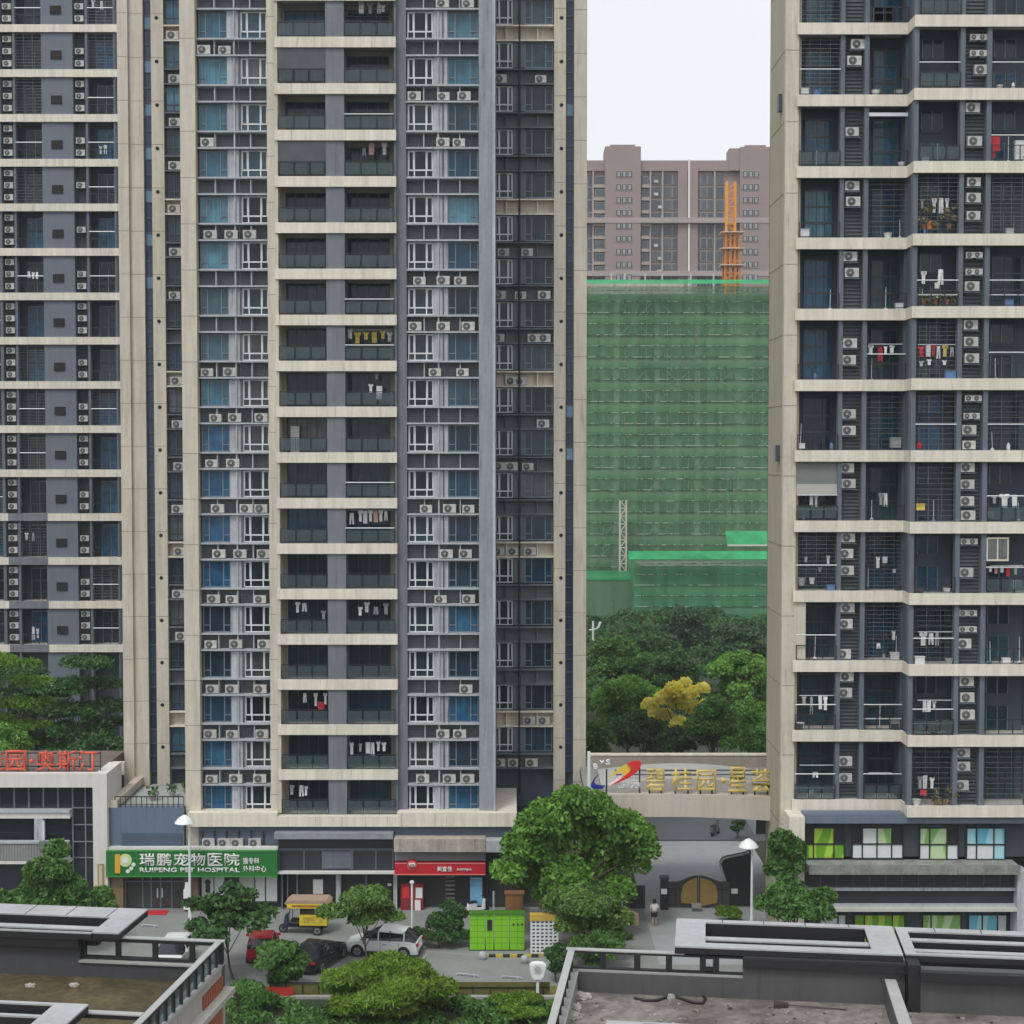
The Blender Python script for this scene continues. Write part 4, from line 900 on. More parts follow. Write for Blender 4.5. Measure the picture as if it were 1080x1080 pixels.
for ch, a, t_ in (('B', 626, 806), ('Y', 632.5, 802.5), ('S', 639, 801.5)):
    inst('letter', text_mesh(ch, .3, .36, .06, white, bold=.03), gs, Vector((xB(a), YBf+.25, PZ(t_+6, YBf)))-gs.location)
inst('letter', text_mesh('COUNTRY GARDEN', xB(675.5)-xB(652), .42, .06, white, bold=.03), gs, Vector((xB(652), YBf+.25, PZ(832.5, YBf)))-gs.location)
for p, a, b_ in ((640, 812, 837), (675, 806, 837)): MB().bar((xB(p), YBf+.3, PZ(a, YBf)), (xB(p), YBf+.3, zbt-.05), .05, blackmetal, 6).build('letter_stand', gs)

# gate, gate post, side panel, ramp wall
gate = thing('gate', 'dark double gate with two golden rounded panels and an arched top', 'gate', (PX(736, 101.2, 960), 101.2, 0))
Yg = 101.2
def cg(p): return PX(p, Yg, 945)
gm_ = mat('gate_charcoal', (.045, .046, .05), .6, .15, 2); gold = mat('gate_gold', (.27, .185, .05), .5, .18, 3); 
def arch(p0, p1, ysh, ytop):
    n = 12; o = []
    for i in range(n+1):
        f = i/n; p = p0+(p1-p0)*f; e = max(0, math.sin(math.pi*min(1, max(0, (f-.18)/.64))))
        o.append((cg(p), PZ(ysh+(ytop-ysh)*e, Yg)))
    return o
for lo, hi, lab in ((704.5, 736.6, 0), (737.4, 769.5, 1)):
    full = arch(704.5, 769.5, 930, 923.5)
    xs0, xs1 = cg(lo), cg(hi)
    def topz(x):
        for (xa_, za), (xb_, zb_) in zip(full, full[1:]):
            if xa_ <= x <= xb_+1e-6: return za+(zb_-za)*(x-xa_)/(xb_-xa_)
        return full[-1][1]
    xx = [xs0+(xs1-xs0)*i/8 for i in range(9)]
    poly = [(xs0, .1)]+[(x, topz(x)) for x in xx]+[(xs1, .1)]
    lf = MB().prism(poly, 'y', Yg, Yg+.12, gm_)
    for q in range(1, 4): x = xs0+(xs1-xs0)*q/4; lf.box(x-.03, x+.03, Yg-.03, Yg, .15, topz(x)-.1, blackmetal)
    lf.box(xs0+.05, xs1-.05, Yg-.028, Yg, 1.25, 1.33, blackmetal)
    leaf = lf.build('gate_leaf', gate)
    if lab == 0: pp = [(718.5, 952), (718, 944), (720, 934), (725, 929.5), (731, 926.5), (735, 925.5), (735, 953), (728, 953)]
    else: pp = [(738.5, 925.5), (743, 926.5), (750, 929.5), (755, 934), (757, 944), (756, 951.5), (752, 953), (738.5, 956)]
    MB().prism([(cg(a), PZ(b_, Yg)) for a, b_ in pp], 'y', Yg-.06, Yg-.03, gold).build('gold_panel', leaf)
gp = thing('gate_post', 'dark square gate post with a white notice, left of the golden gate', 'post', (PX(700, Yg-.2, 960), Yg-.2, 0))
def pb_(p0, p1, y0_, y1_, ya, yb_, m, nm, par): return MB().box(PX(p0, ya, 945), PX(p1, ya, 945), ya, yb_, PZ(y1_, ya), PZ(y0_, ya), m).build(nm, par)
MB().box(cg(696.3), cg(704.2), Yg-.4, Yg+.1, 0, PZ(926, Yg), blackmetal).box(cg(695.5), cg(705), Yg-.45, Yg+.15, PZ(926, Yg), PZ(923.5, Yg), gm_).build('post', gp)
pb_(697.3, 703.5, 937.5, 943, Yg-.42, Yg-.4, white, 'notice', gp)
sp = thing('slatted_gate', 'narrow dark slatted gate panel beside the tan board, left of the driveway', 'gate', (PX(675, Yg, 960), Yg, 0))
sm = MB()
for k in range(6): sm.box(PX(664+k*2.8, Yg, 950), PX(665.8+k*2.8, Yg, 950), Yg, Yg+.08, .1, PZ(934.5, Yg), gm_)
sm.box(PX(663.5, Yg, 950), PX(680.5, Yg, 950), Yg-.01, Yg+.09, PZ(936, Yg), PZ(934, Yg), gm_).box(PX(663.5, Yg, 950), PX(680.5, Yg, 950), Yg-.01, Yg+.09, 0, .14, gm_).box(PX(663.5, Yg, 950), PX(680.5, Yg, 950), Yg+.09, Yg+.11, .1, PZ(936, Yg), blackmetal)
sm.build('slats', sp)
rw = thing('ramp_canopy', 'dark curved ramp canopy with a pale rim, right of the golden gate', 'canopy', (PX(778, 101.6, 930), 101.6, 0))
Yr = 101.6
rp = [(763.5, 964), (765.5, 930), (762, 920), (759.3, 911), (762, 906), (768, 903.8), (778, 902), (787, 899.8), (790, 898.3), (792, 898.3), (792, 964)]
MB().prism([(PX(a, Yr, 930), PZ(b_, Yr)) for a, b_ in rp], 'y', Yr, Yr+.5, mat('ramp_black', (.02, .021, .023), .7, .2)).build('canopy_shell', rw)
rim = MB()
for (a, b_), (c, d) in zip(rp[1:8], rp[2:9]): rim.bar((PX(a, Yr, 930), Yr-.03, PZ(b_, Yr)), (PX(c, Yr, 930), Yr-.03, PZ(d, Yr)), .07, concrete, 6)
rim.build('rim', rw); pb_(771, 778, 937.5, 942.5, Yr-.05, Yr, white, 'notice', rw)
ge = thing('garage_entrance', 'dark garage opening beyond the driveway at the end of the gate bridge', 'garage', (PX(815, 121, 880), 121, 0))
MB().box(PX(797.5, 121, 880), PX(834, 121, 880), 121, 126, 0, 3.4, darkhole).build('opening', ge); MB().box(PX(795.5, 120.9, 880), PX(797.3, 120.9, 880), 120.9, 126, 0, 3.5, concrete).build('side_wall', ge)
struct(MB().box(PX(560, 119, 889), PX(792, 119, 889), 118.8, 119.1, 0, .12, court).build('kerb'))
sb_ = thing('site_board', 'tan board leaning beside the driveway near the walking person', 'board', (PX(666, 98, 985), 97.5, 0))
cpoly([(0, 640), (0, 910), (60, 925), (90, 922), (110, 880), (125, 830), (122, 640), (75, 618), (10, 612)], 657.5, 880, 7.714, 97.6, .08, mat('tan_board', (.48, .33, .21), .8, .1), 'board', sb_)
MB().bar((PX(656, 97.7, 960), 97.7, 0), (PX(656, 97.7, 960), 97.7, PZ(945, 97.7)), .05, concrete, 6).build('stake', sb_)
gst = thing('sack_trolley', 'small grey trolley with a bundle standing in front of the golden gate', 'trolley', (PX(734, 100.6, 963), 100.6, 0))
MB().box(cg(728.5)-.02, cg(738), 100.3, 100.8, PZ(957, 100.5), PZ(953.5, 100.5), mat('grey_bundle', (.25, .24, .23), .9, .3, 3)).build('bundle', gst)
tr = MB()
for a, b_ in ((729, 733), (738, 733.5), (731, 737)): tr.bar((cg(a), 100.5, PZ(957, 100.5)), (cg(b_), 100.5, 0), .035, mat('trolley_steel', (.3, .3, .3), .4), 5)
tr.build('frame', gst)

# ---------------------------------------------------------------- left podium with the white portal frame
YP = 100.2
def xp(p): return PX(p, YP, 870)
def zp(y): return PZ(y, YP)
lp = thing('commercial_building', 'low shop building with a white portal frame and dark glazing below the red rooftop letters', 'commercial building', (xp(60), YP+3, 0))
pw_ = mat('portal_white', (.62, .60, .56), .8, .07, 1, .08)
MB().box(xp(-80), xp(99.9), YP, YP+.6, zp(830.6), zp(816), pw_).box(xp(99.9), xp(113), YP, YP+3.8, zp(830.6), zp(816), pw_).box(xp(98), xp(113), YP, YP+3.8, 0, zp(830.6), pw_).build('portal_frame', lp)
bx('roof', lp, mat('brown_roof', (.14, .115, .095), .9, .35, 2), xp(-80), xp(99.8), YP+.6, YP+8, zp(831), zp(816.8))
bx('parapet', lp, beige, PX(-60, 104.5, 808), PX(131, 104.5, 808), 104.5, 104.9, zp(832), PZ(804, 104.5))
gg = mat('curtain_wall_glass', (.022, .028, .038), .08, .2, 1)
bx('glazing', lp, gg, xp(-80), xp(98), YP+.9, YP+3.7, 0, zp(831))
ml = MB()
for p in (-5, 11, 26.5, 42, 57.5): ml.box(xp(p)-.04, xp(p)+.04, YP+.8, YP+.9, zp(855), zp(831), mat('mullion_grey', (.2, .21, .22), .5))
for p in (73, 86.5): ml.box(xp(p)-.04, xp(p)+.04, YP+.8, YP+.9, 0, zp(831), mat('mullion_grey', (.2, .21, .22)))
for y in (855, 873, 891, 908): ml.box(xp(73), xp(98), YP+.78, YP+.88, zp(y+.5), zp(y-.5), mat('mullion_grey', (.2, .21, .22)))
ml.build('mullion', lp)
MB().box(xp(-80), xp(72.8), YP+.2, YP+.88, zp(864), zp(858), pw_).box(xp(-80), xp(72.8), YP+.1, YP+.88, zp(857.8), zp(855.5), ledgeM).build('canopy', lp)
bc = MB().box(xp(-80), xp(72.8), YP-.1, YP+.1, zp(908), zp(889), mat('ribbed_grey', (.24, .245, .245), .8, .15))
for k in range(36): x = xp(-30)+k*.18; bc.box(x, x+.09, YP-.14, YP-.1, zp(907), zp(890), mat('ribbed_grey', (.24, .245, .245)))
bc.box(xp(-80), xp(72.8), YP-.2, YP+.15, zp(889), zp(886.5), ledgeM).box(xp(-80), xp(72.8), YP-.2, YP+.85, zp(910.5), zp(908), pw_).build('balcony', lp)
MB().box(xp(42), xp(62), YP-.3, YP-.02, zp(895), zp(886.4), mat('planter_green', (.12, .17, .14), .8)).build('planter_box', lp)
MB().box(xp(35), xp(44), YP+.2, YP+.85, zp(886.5), zp(864), concrete).box(xp(35), xp(40), YP+.1, YP+.85, 0, zp(910.6), concrete).build('column', lp)
MB().bar((xp(45.5), YP+.1, zp(866)), (xp(45.5), YP+.1, zp(886)), .07, whitemetal, 8).build('downpipe', lp)
pq = thing('wall_plaque', 'tall gold framed plaque on the white portal pillar beside the pet hospital', 'plaque', (xp(106), YP, zp(936)))
MB().box(xp(102.7), xp(109), YP-.08, YP-.003, zp(936), zp(911), mat('plaque_gold', (.35, .26, .1), .5, .15, 3)).build('plaque_frame', pq); MB().box(xp(104.2), xp(107.6), YP-.1, YP-.08, zp(934.5), zp(912.5), mat('plaque_face', (.5, .47, .36), .6, .1, 3)).build('plaque_face', pq)
rs = thing('rooftop_sign', 'big red Chinese letters standing on the roof of the low white building', 'sign', (xp(50), YP+.75, zp(815.5)))
rl_ = mat('red_letters', (.66, .10, .055), .5, .08, 3); YRs = YP+.75
for ch, a, b_ in (('碧', -42, -20), ('桂', -18, 4), ('园', 7, 28), ('·', 31.5, 36), ('奥', 39, 59.5), ('斯', 61, 81.5), ('汀', 83, 104)):
    t_, bt_ = (800, 805) if ch == '·' else (791, 812.5)
    inst('letter', text_mesh(ch, PX(b_, YRs, 800)-PX(a, YRs, 800), PZ(t_, YRs)-PZ(bt_, YRs), .2, rl_, bold=.006), rs, Vector((PX(a, YRs, 800), YRs, PZ(bt_, YRs)))-rs.location)
MB().box(xp(-60), xp(104), YRs+.05, YRs+.12, PZ(809, YRs), PZ(808, YRs), blackmetal).box(xp(-60), xp(104), YRs+.05, YRs+.12, PZ(795, YRs), PZ(794, YRs), blackmetal).build('letter_rail', rs)
st = MB()
for p in range(-40, 105, 11): st.bar((xp(p), YRs+.1, PZ(818, YRs)), (xp(p), YRs+.1, PZ(793, YRs)), .03, blackmetal, 5)
st.build('letter_stand', rs)

# ---------------------------------------------------------------- pet hospital and the other shops in the plinth of the middle tower
YH = 100.4
def xh(p): return PX(p, YH, 900)
def zh(y): return PZ(y, YH)
ph = thing('pet_hospital', 'blue-grey shop block with a fenced roof terrace and glass doors under the green sign', 'shop', (xh(200), YH+2, 0))
bl = mat('blue_shop_wall', (.115, .16, .225), .8, .1, 1, .1)
MB().box(xh(115), xh(193), YH+.3, YH+1.0, zh(893), zh(853), bl).box(xh(115), xh(193), YH+1.0, Y1+1.0, zh(856), zh(855), mat('terrace_deck', (.34, .36, .35), .9, .25, 1.5)).build('upper_wall', ph)
bx('sign_panel', ph, mat('blue_panel_dark', (.07, .095, .14), .6, .1), xh(128), xh(191), YH+.22, YH+.3, zh(893), zh(880))
bx('ledge', ph, mat('white_ledge', (.62, .62, .6), .8, .1), xh(113), xh(293), YH-.1, YH+.32, zh(896), zh(893.2))
MB().box(xh(114), xh(123), YH+.3, Y1, zh(853), zh(845), beige).build('side_parapet', ph)
tr_ = MB().box(xh(120), xh(193), YH+.32, YH+.37, zh(842), zh(841), blackmetal).box(xh(120), xh(193), YH+.33, YH+.36, zh(850), zh(849.3), blackmetal)
for k in range(14): tr_.box(xh(120+k*5.6), xh(120+k*5.6)+.05, YH+.33, YH+.36, zh(853), zh(842), blackmetal)
tr_.build('terrace_railing', ph)
for i, p in enumerate((150, 168, 180)):
    q = thing('potted_plant', f'{("left", "middle", "right")[i]} potted plant on the roof terrace behind the thin black railing', 'plant', (xh(p), YH+3+i, zh(855)), group='plants on the pet hospital terrace')
    MB().lathe([(.16, 0), (.24, .35)], (0, 0, 0), mat('grey_pot', (.3, .3, .29), .8), 10).build('pot', q, loc=(0, 0, 0))
    l = MB()
    for k in range(40):
        a = rnd.uniform(0, 6.28); r = rnd.uniform(.05, .4); c = Vector((r*math.cos(a), r*math.sin(a), .4+rnd.uniform(0, .5))); d = Vector((rnd.uniform(-.15, .15), rnd.uniform(-.15, .15), .1)); e = Vector((rnd.uniform(-.1, .1), rnd.uniform(-.1, .1), .08))
        l.quad(c-d, c+e, c+d, c-e, mat('pot_leaf', (.06, .13, .04), .6))
    l.build('foliage', q, loc=(0, 0, 0))
mw = mat('shop_interior', (.035, .036, .038), .7, .3, 1.5)
bx('shop_wall', ph, mw, xh(113), xh(293), YH+1.1, YH+1.6, 0, zh(896))
MB().box(xh(116), xh(128.5), YH+.2, YH+1.1, 0, zh(922), mat('wood_pillar', (.20, .145, .08), .7, .2, 2)).build('wood_pillar', ph); MB().box(xh(193), xh(208), YH+.2, YH+1.1, 0, zh(922), mat('brick_pillar', (.14, .085, .07), .8, .2, 3)).build('brick_pillar', ph)
fr = MB()
for p in (129, 147, 156, 166, 178, 192): fr.box(xh(p)-.04, xh(p)+.04, YH+.8, YH+.9, 0, zh(924), greyframe)
fr.box(xh(129), xh(192), YH+.79, YH+.89, zh(934), zh(932.6), greyframe); frd = fr.build('glass_door', ph)
MB().box(xh(129), xh(192), YH+.84, YH+.86, .05, zh(924), mat('shop_glass', (.05, .055, .056), .06, .35, 1.2)).build('pane', frd)
for p in (163, 168): MB().bar((xh(p), YH+.74, zh(950)), (xh(p), YH+.74, zh(940)), .05, whitemetal, 6).build('door_handle', frd)
for p0, p1, kd in ((210, 222.5, 0), (223.5, 234, 0), (250, 265.5, 2), (267, 277, 0), (278.5, 290, 0)):
    m_ = mat('frosted_window', (.55, .58, .57), .4, .1, 1) if kd == 0 else mat('frosted_green', (.42, .5, .41), .4, .1)
    f = MB().box(xh(p0)-.05, xh(p1)+.05, YH+.8, YH+.9, .4, zh(925), darkframe).build('shop_window', ph); MB().box(xh(p0), xh(p1), YH+.76, YH+.8, .5, zh(926.5), m_).build('pane', f)
MB().box(xh(236), xh(248.5), YH+.7, YH+1, 0, zh(925), gm_).build('pillar', ph)
MB().disc((xh(216.5), zh(934)), .2, YH+.74, YH+.757, blackmetal, 14).box(xh(214), xh(219), YH+.74, YH+.756, zh(945), zh(937), blackmetal).build('window_decal', ph)
wp = thing('standing_display', 'white cut-out display board standing by the brick pillar of the pet hospital', 'display board', (xh(197.5), YH-.1, 0))
MB().prism([(xh(193.5), .2), (xh(201), .2), (xh(201), zh(938)), (xh(199.5), zh(936)), (xh(199), zh(930)), (xh(195.5), zh(930)), (xh(195), zh(936)), (xh(193.5), zh(938))], 'y', YH-.15, YH-.08, white).build('board', wp)
gsn = thing('pet_hospital_sign', 'long green pet hospital sign with white Chinese and English lettering', 'sign', (xh(203), YH-.3, zh(924)))
grn = mat('sign_green', (.018, .16, .032), .45, .06)
MB().box(xh(113), xh(293), YH-.3, YH-.02, zh(923.6), zh(895.8), grn).build('board', gsn)
MB().box(xh(113), xh(293), YH-.34, YH-.3, zh(923.6), zh(922.6), mat('green_trim', (.05, .27, .05), .5)).box(xh(113), xh(293), YH-.34, YH-.3, zh(896.8), zh(895.8), mat('green_trim', (.05, .27, .05))).build('trim', gsn)
def sign_text(par, body, p0, p1, yt, yb, Y, m, bold=.0, X=None, d=.05):
    return inst('lettering', text_mesh(body, PX(p1, Y, yb)-PX(p0, Y, yb), PZ(yt, Y)-PZ(yb, Y), d, m, bold=bold), par, Vector((PX(p0, Y, yb), Y, PZ(yb, Y)))-wpos(par))
for i, ch in enumerate('瑞鹏宠物医院'): sign_text(gsn, ch, 147.5+i*17.9, 147.5+i*17.9+15.6, 899.8, 913.2, YH-.3, white, .012)
sign_text(gsn, 'RUIPENG PET HOSPITAL', 147.5, 252.8, 915, 919.8, YH-.3, white, .018)
sign_text(gsn, '猫专科', 256.2, 273.5, 904.6, 911.2, YH-.3, white, .008); sign_text(gsn, '外科中心', 256.2, 281, 913, 919.6, YH-.3, white, .008)
MB().box(xh(122.5), xh(128), YH-.36, YH-.3, zh(919.5), zh(899.8), mat('logo_orange', (.7, .36, .04), .5)).build('emblem_bar', gsn)
em = MB().disc((xh(133.5), zh(906)), .42, YH-.35, YH-.3, mat('logo_lime', (.55, .68, .3), .5), 20).disc((xh(133.5), zh(906)), .2, YH-.37, YH-.35, white, 16)
em.build('emblem_ring', gsn)
for p, y in ((136, 917.5), (139.5, 914.5), (142, 910.5)): MB().disc((xh(p), zh(y)), .13, YH-.35, YH-.3, white, 12).build('emblem_dot', gsn)
for i, p in enumerate((219, 235.5, 249, 268)):
    add_ac(xh(p), YH+.2, zh(895), f'{ORD[i+1]} air conditioner from left on ledge above the green pet hospital sign', 'air conditioners above the pet hospital sign', 0, .95, 0)
mt = tag(MB().box(xh(153), xh(177), VY(965.3), VY(960.5), .013, .035, mat('red_mat', (.5, .02, .03), .9, .1)).build('door_mat'), 'red door mat on the paving before the pet hospital doors', 'mat')
sh = thing('shop_row', 'dark shop fronts with weathered awnings under the plinth band of the middle tower', 'shop front', (xh(420), YH+2, 0))
bx('upper_band', sh, mat('blue_band2', (.09, .115, .155), .8, .12, 1, .1), xh(208), xh(545), YH+.5, YH+1.5, zh(896), PZ(871.8, Y0-.5)-.02)
for k in range(6): MB().box(xh(212+k*13)-.04, xh(212+k*13)+.04, YH+.4, YH+.5, zh(893), zh(878), blackmetal).build('bracket', sh)
MB().box(xh(290), xh(415), YH-.4, YH+.5, zh(883.5), zh(877.5), mat('metal_awning', (.30, .34, .38), .45, .3, 3, .0, metal=.3)).build('awning', sh)
MB().box(xh(416), xh(512), YH-.5, YH+.5, zh(896.5), zh(883), mat('weathered_awning', (.40, .35, .30), .85, .3, 2, .2)).build('awning', sh); MB().box(xh(512.2), xh(545), YH-.45, YH+.5, zh(897), zh(885), concrete).build('awning', sh)
MB().box(xh(293.5), xh(415), YH+.3, YH+.5, zh(919.5), zh(884), mat('dark_shop_band', (.03, .034, .04), .5, .2)).build('shop_band', sh)
dn = MB()
for p in (293.5, 320, 339.5, 370, 371.5, 396, 414): dn.box(xh(p)-.04, xh(p)+.04, YH+.24, YH+.3, zh(918), zh(898), slate)
dn.box(xh(293.5), xh(415), YH+.24, YH+.3, zh(898), zh(896), slate).build('shop_mullion', sh); bx('wall_panel', sh, slate, xh(340), xh(370), YH+.22, YH+.3, zh(917), zh(899))
MB().box(xh(293), xh(416), YH-.1, YH+.5, zh(921.5), zh(919.3), mat('white_ledge', (.62, .62, .6))).build('ledge', sh)
bx('shop_wall', sh, mw, xh(293), xh(545), YH+1.1, YH+1.6, 0, zh(896))
for p0, p1 in ((295, 296.5), (301, 302), (311, 312.5), (353, 358), (384, 386), (414, 418)): MB().box(xh(p0), xh(p1), YH+.6, YH+1.1, 0, zh(922), concrete if p0 in (353, 414) else slate).build('pillar', sh)
MB().box(xh(328), xh(338.5), YH+.95, YH+1.05, zh(947), zh(932), white).build('white_poster', sh); MB().box(xh(407.5), xh(411.5), YH+.9, YH+1.0, zh(938.5), zh(936), white).build('notice', sh)
MB().box(xh(416), xh(512), YH+.2, YH+.5, zh(908.6), zh(897), mat('grey_fascia', (.20, .22, .235), .7, .1)).build('fascia', sh)
MB().box(xh(422), xh(446), YH+.4, YH+.55, zh(963), zh(934), mat('dark_red_panel', (.22, .02, .025), .6, .2, 2)).box(xh(424), xh(431), YH+.36, YH+.4, zh(949), zh(937), red).box(xh(438), xh(445), YH+.36, YH+.4, zh(949), zh(938), white).box(xh(437), xh(443), YH+.36, YH+.4, zh(962), zh(951), white).build('poster_board', sh)
MB().box(xh(495.5), xh(508.5), YH+.4, YH+.5, zh(957), zh(927), mat('blue_poster', (.16, .36, .55), .5, .4, 1.2)).build('blue_poster', sh)
shv = MB()
for k in range(7): shv.box(xh(469), xh(479), YH+.9, YH+1.05, zh(930+k*4.5), zh(928+k*4.5), mat('shelf_goods', (.2, .18, .16), .8, .5, 5))
shv.build('goods_shelf', sh)
rsn = thing('shop_sign', 'red convenience shop sign with a white round emblem and small white characters', 'sign', (xh(464), YH-.2, zh(922)))
MB().box(xh(416.5), xh(512), YH-.2, YH+.18, zh(922), zh(909.3), mat('shop_red', (.50, .015, .03), .45, .05)).build('board', rsn)
MB().box(xh(416.5), xh(512), YH-.23, YH-.2, zh(922), zh(921), mat('pink_trim', (.62, .22, .2), .5)).box(xh(416.5), xh(512), YH-.23, YH-.2, zh(910.3), zh(909.3), mat('pink_trim', (.62, .22, .2))).build('trim', rsn)
MB().disc((xh(434.7), zh(912)), .37, YH-.24, YH+.1, mat('shop_red', (.50, .015, .03)), 22).disc((xh(434.7), zh(912)), .30, YH-.27, YH-.24, mat('pink_trim', (.62, .22, .2)), 22).disc((xh(434.7), zh(912)), .26, YH-.29, YH-.27, mat('shop_red', (.50, .015, .03)), 22).build('round_emblem', rsn)
sign_text(rsn, 'm', 431.5, 438, 909.8, 914.5, YH-.29, white, .05); sign_text(rsn, '美宜佳', 461, 477, 913.6, 919, YH-.2, white, .02); sign_text(rsn, 'MEIYIJIA', 482, 498, 916, 918.6, YH-.2, white, .02)
# ---------------------------------------------------------------- street furniture and vehicles
rubber = mat('tyre_rubber', (.015, .015, .016), .8); alloy = mat('wheel_alloy', (.4, .41, .42), .35, metal=.6); carglass = mat('car_glass', (.015, .019, .023), .05); lampglass = mat('headlight_glass', (.6, .62, .63), .15); tail = mat('tail_lamp_red', (.45, .012, .015), .25)
def wheel(par, x, y, r, w_=.22):
    t = MB().bar((0, -w_/2, 0), (0, w_/2, 0), r, rubber, 20).build('wheel', par, loc=(x, y, r))
    s = -1 if y < 0 else 1
    m_ = MB().bar((0, s*(w_/2-.02), 0), (0, s*(w_/2+.008), 0), r*.66, alloy, 18)
    for k in range(5):
        a = 6.283*k/5+.3; m_.bar((0, s*(w_/2+.008), 0), (r*.58*math.cos(a), s*(w_/2+.012), r*.58*math.sin(a)), .035, rubber if False else mat('wheel_gap', (.05, .05, .055), .5), 4)
    m_.build('rim', t, loc=(0, 0, 0)); return t
def loft(mb, rings, mfun):
    k = len(mb.v); n = len(rings[0])
    for r in rings: mb.v += r
    for j in range(len(rings)-1):
        for i in range(n):
            mb.f.append((k+j*n+i, k+j*n+(i+1) % n, k+(j+1)*n+(i+1) % n, k+(j+1)*n+i)); mb.m.append(mb.mi(mfun(j, i)))
    mb.f.append(tuple(k+n-1-i for i in range(n))); mb.m.append(mb.mi(mfun(-1, 0))); e = k+(len(rings)-1)*n
    mb.f.append(tuple(e+i for i in range(n))); mb.m.append(mb.mi(mfun(-2, 0)))
def car(name, label, loc, rz, L, W, Hh, paint, kind, plate=None):
    t = thing(name, label, 'car', loc, rz); r = .33
    hl = L/2; w_ = W/2
    if kind == 'suv': belt = [(-hl, .62, .55), (-hl+.08, .98, .9), (-hl+.5, 1.04, 1), (0, 1.03, 1), (hl-1.25, 1.0, 1), (hl-.5, .9, .96), (hl-.12, .74, .84), (hl, .55, .6)]; cab = [(-hl+.14, 1.02), (-hl+.85, Hh-.12), (-hl+1.7, Hh-.01), (hl-2.1, Hh-.05), (hl-1.0, .99)]
    elif kind == 'sedan': belt = [(-hl, .55, .6), (-hl+.08, .9, .9), (-hl+.6, .98, 1), (0, .95, 1), (hl-1.25, .92, 1), (hl-.5, .82, .95), (hl-.12, .68, .84), (hl, .5, .6)]; cab = [(-hl+.55, .96), (-hl+1.3, Hh-.05), (-hl+2.1, Hh), (hl-2.2, Hh-.04), (hl-1.2, .92)]
    else: belt = [(-hl, .6, .6), (-hl+.08, .95, .9), (-hl+.45, 1.0, 1), (0, .98, 1), (hl-1.1, .95, 1), (hl-.45, .85, .95), (hl-.1, .7, .82), (hl, .5, .6)]; cab = [(-hl+.15, .98), (-hl+.55, Hh-.06), (-hl+1.3, Hh), (hl-1.9, Hh-.04), (hl-1.0, .96)]
    zb = .24
    rings = []
    for x, zt, f in belt:
        ww = w_*f; rings.append([(x, -ww*.9, zb), (x, -ww, zb+.2), (x, -ww, (zb+zt)*.55), (x, -ww*.94, zt-.03), (x, -ww*.8, zt), (x, ww*.8, zt), (x, ww*.94, zt-.03), (x, ww, (zb+zt)*.55), (x, ww, zb+.2), (x, ww*.9, zb)])
    b = MB(); loft(b, rings, lambda j, i: paint); b.build('body', t, smooth=True, loc=(0, 0, 0))
    g = MB(); rings = []
    zbl = belt[3][1]-.04
    for k, (x, z) in enumerate(cab):
        wt = w_*(.9 if k in (0, 4) else .74); rings.append([(x, -w_*.92, zbl), (x, -wt, max(zbl+.02, z-.07)), (x, -wt*.86, z), (x, wt*.86, z), (x, wt, max(zbl+.02, z-.07)), (x, w_*.92, zbl)])
    loft(g, rings, lambda j, i: carglass if (i in (0, 4) or (j in (0, 3))) else paint)
    cb = g.build('cabin', t, smooth=True, loc=(0, 0, 0))
    pl2 = MB()
    for s in (-1, 1):
        for k in (1, 2, 3):
            x, z = cab[k]; pl2.bar((x, s*w_*.93, zbl), (x, s*w_*.75, z-.05), .045, paint if k != 2 else blackmetal, 5)
        pl2.bar((cab[1][0], s*w_*.745, cab[1][1]-.05), (cab[3][0], s*w_*.745, cab[3][1]-.05), .04, paint, 5)
    pl2.build('pillar', cb, loc=(0, 0, 0))
    for sx in (-1, 1):
        for sy in (-1, 1): wheel(t, sx*(hl-.85), sy*(w_-.1), r)
    tr_ = MB()
    for sx in (-1, 1):
        for sy in (-1, 1): tr_.bar((sx*(hl-.85), sy*(w_-.03), r+.02), (sx*(hl-.85), sy*(w_+.004), r+.02), r+.07, blackmetal, 18)
    for sy in (-1, 1): tr_.box(-hl+1.25, hl-1.25, sy*(w_-.02), sy*(w_+.012), zb, zb+.14, blackmetal)
    tr_.box(-hl-.01, -hl+.2, -w_*.62, w_*.62, zb, zb+.22, blackmetal).box(hl-.2, hl+.01, -w_*.58, w_*.58, zb, zb+.2, blackmetal)
    tr_.build('trim', t, loc=(0, 0, 0))
    for sy in (-1, 1):
        MB().box(hl-.34, hl-.05, sy*w_*.52, sy*w_*.82, belt[-2][1]-.17, belt[-2][1]-.03, lampglass).build('headlight', t, loc=(0, 0, 0))
        MB().box(-hl+.01, -hl+.12, sy*w_*.56, sy*w_*.9, belt[1][1]-.24, belt[1][1]-.06, tail).build('tail_light', t, loc=(0, 0, 0))
        MB().box(hl-1.55, hl-1.4, sy*w_*.98, sy*(w_+.16), 1.0, 1.13, paint).build('mirror', t, loc=(0, 0, 0))
    dl = MB()
    for sy in (-1, 1):
        for x in (-hl+1.15, 0.0, hl-1.35): dl.box(x-.008, x+.008, sy*w_*.985, sy*(w_+.004), zb+.16, belt[3][1]-.1, mat('door_gap', (.1, .1, .1), .6))
        for x in (-.25, 1.0): dl.box(x-.1, x+.1, sy*w_*.99, sy*(w_+.02), .8, .84, greyframe)
    dl.build('door_line', t, loc=(0, 0, 0))
    pm_ = plate or white
    MB().box(-hl-.02, -hl+.01, -.22, .22, .58, .72, pm_).build('number_plate', t, loc=(0, 0, 0)); MB().box(hl-.0, hl+.02, -.22, .22, .38, .52, pm_).build('number_plate', t, loc=(0, 0, 0))
    return t
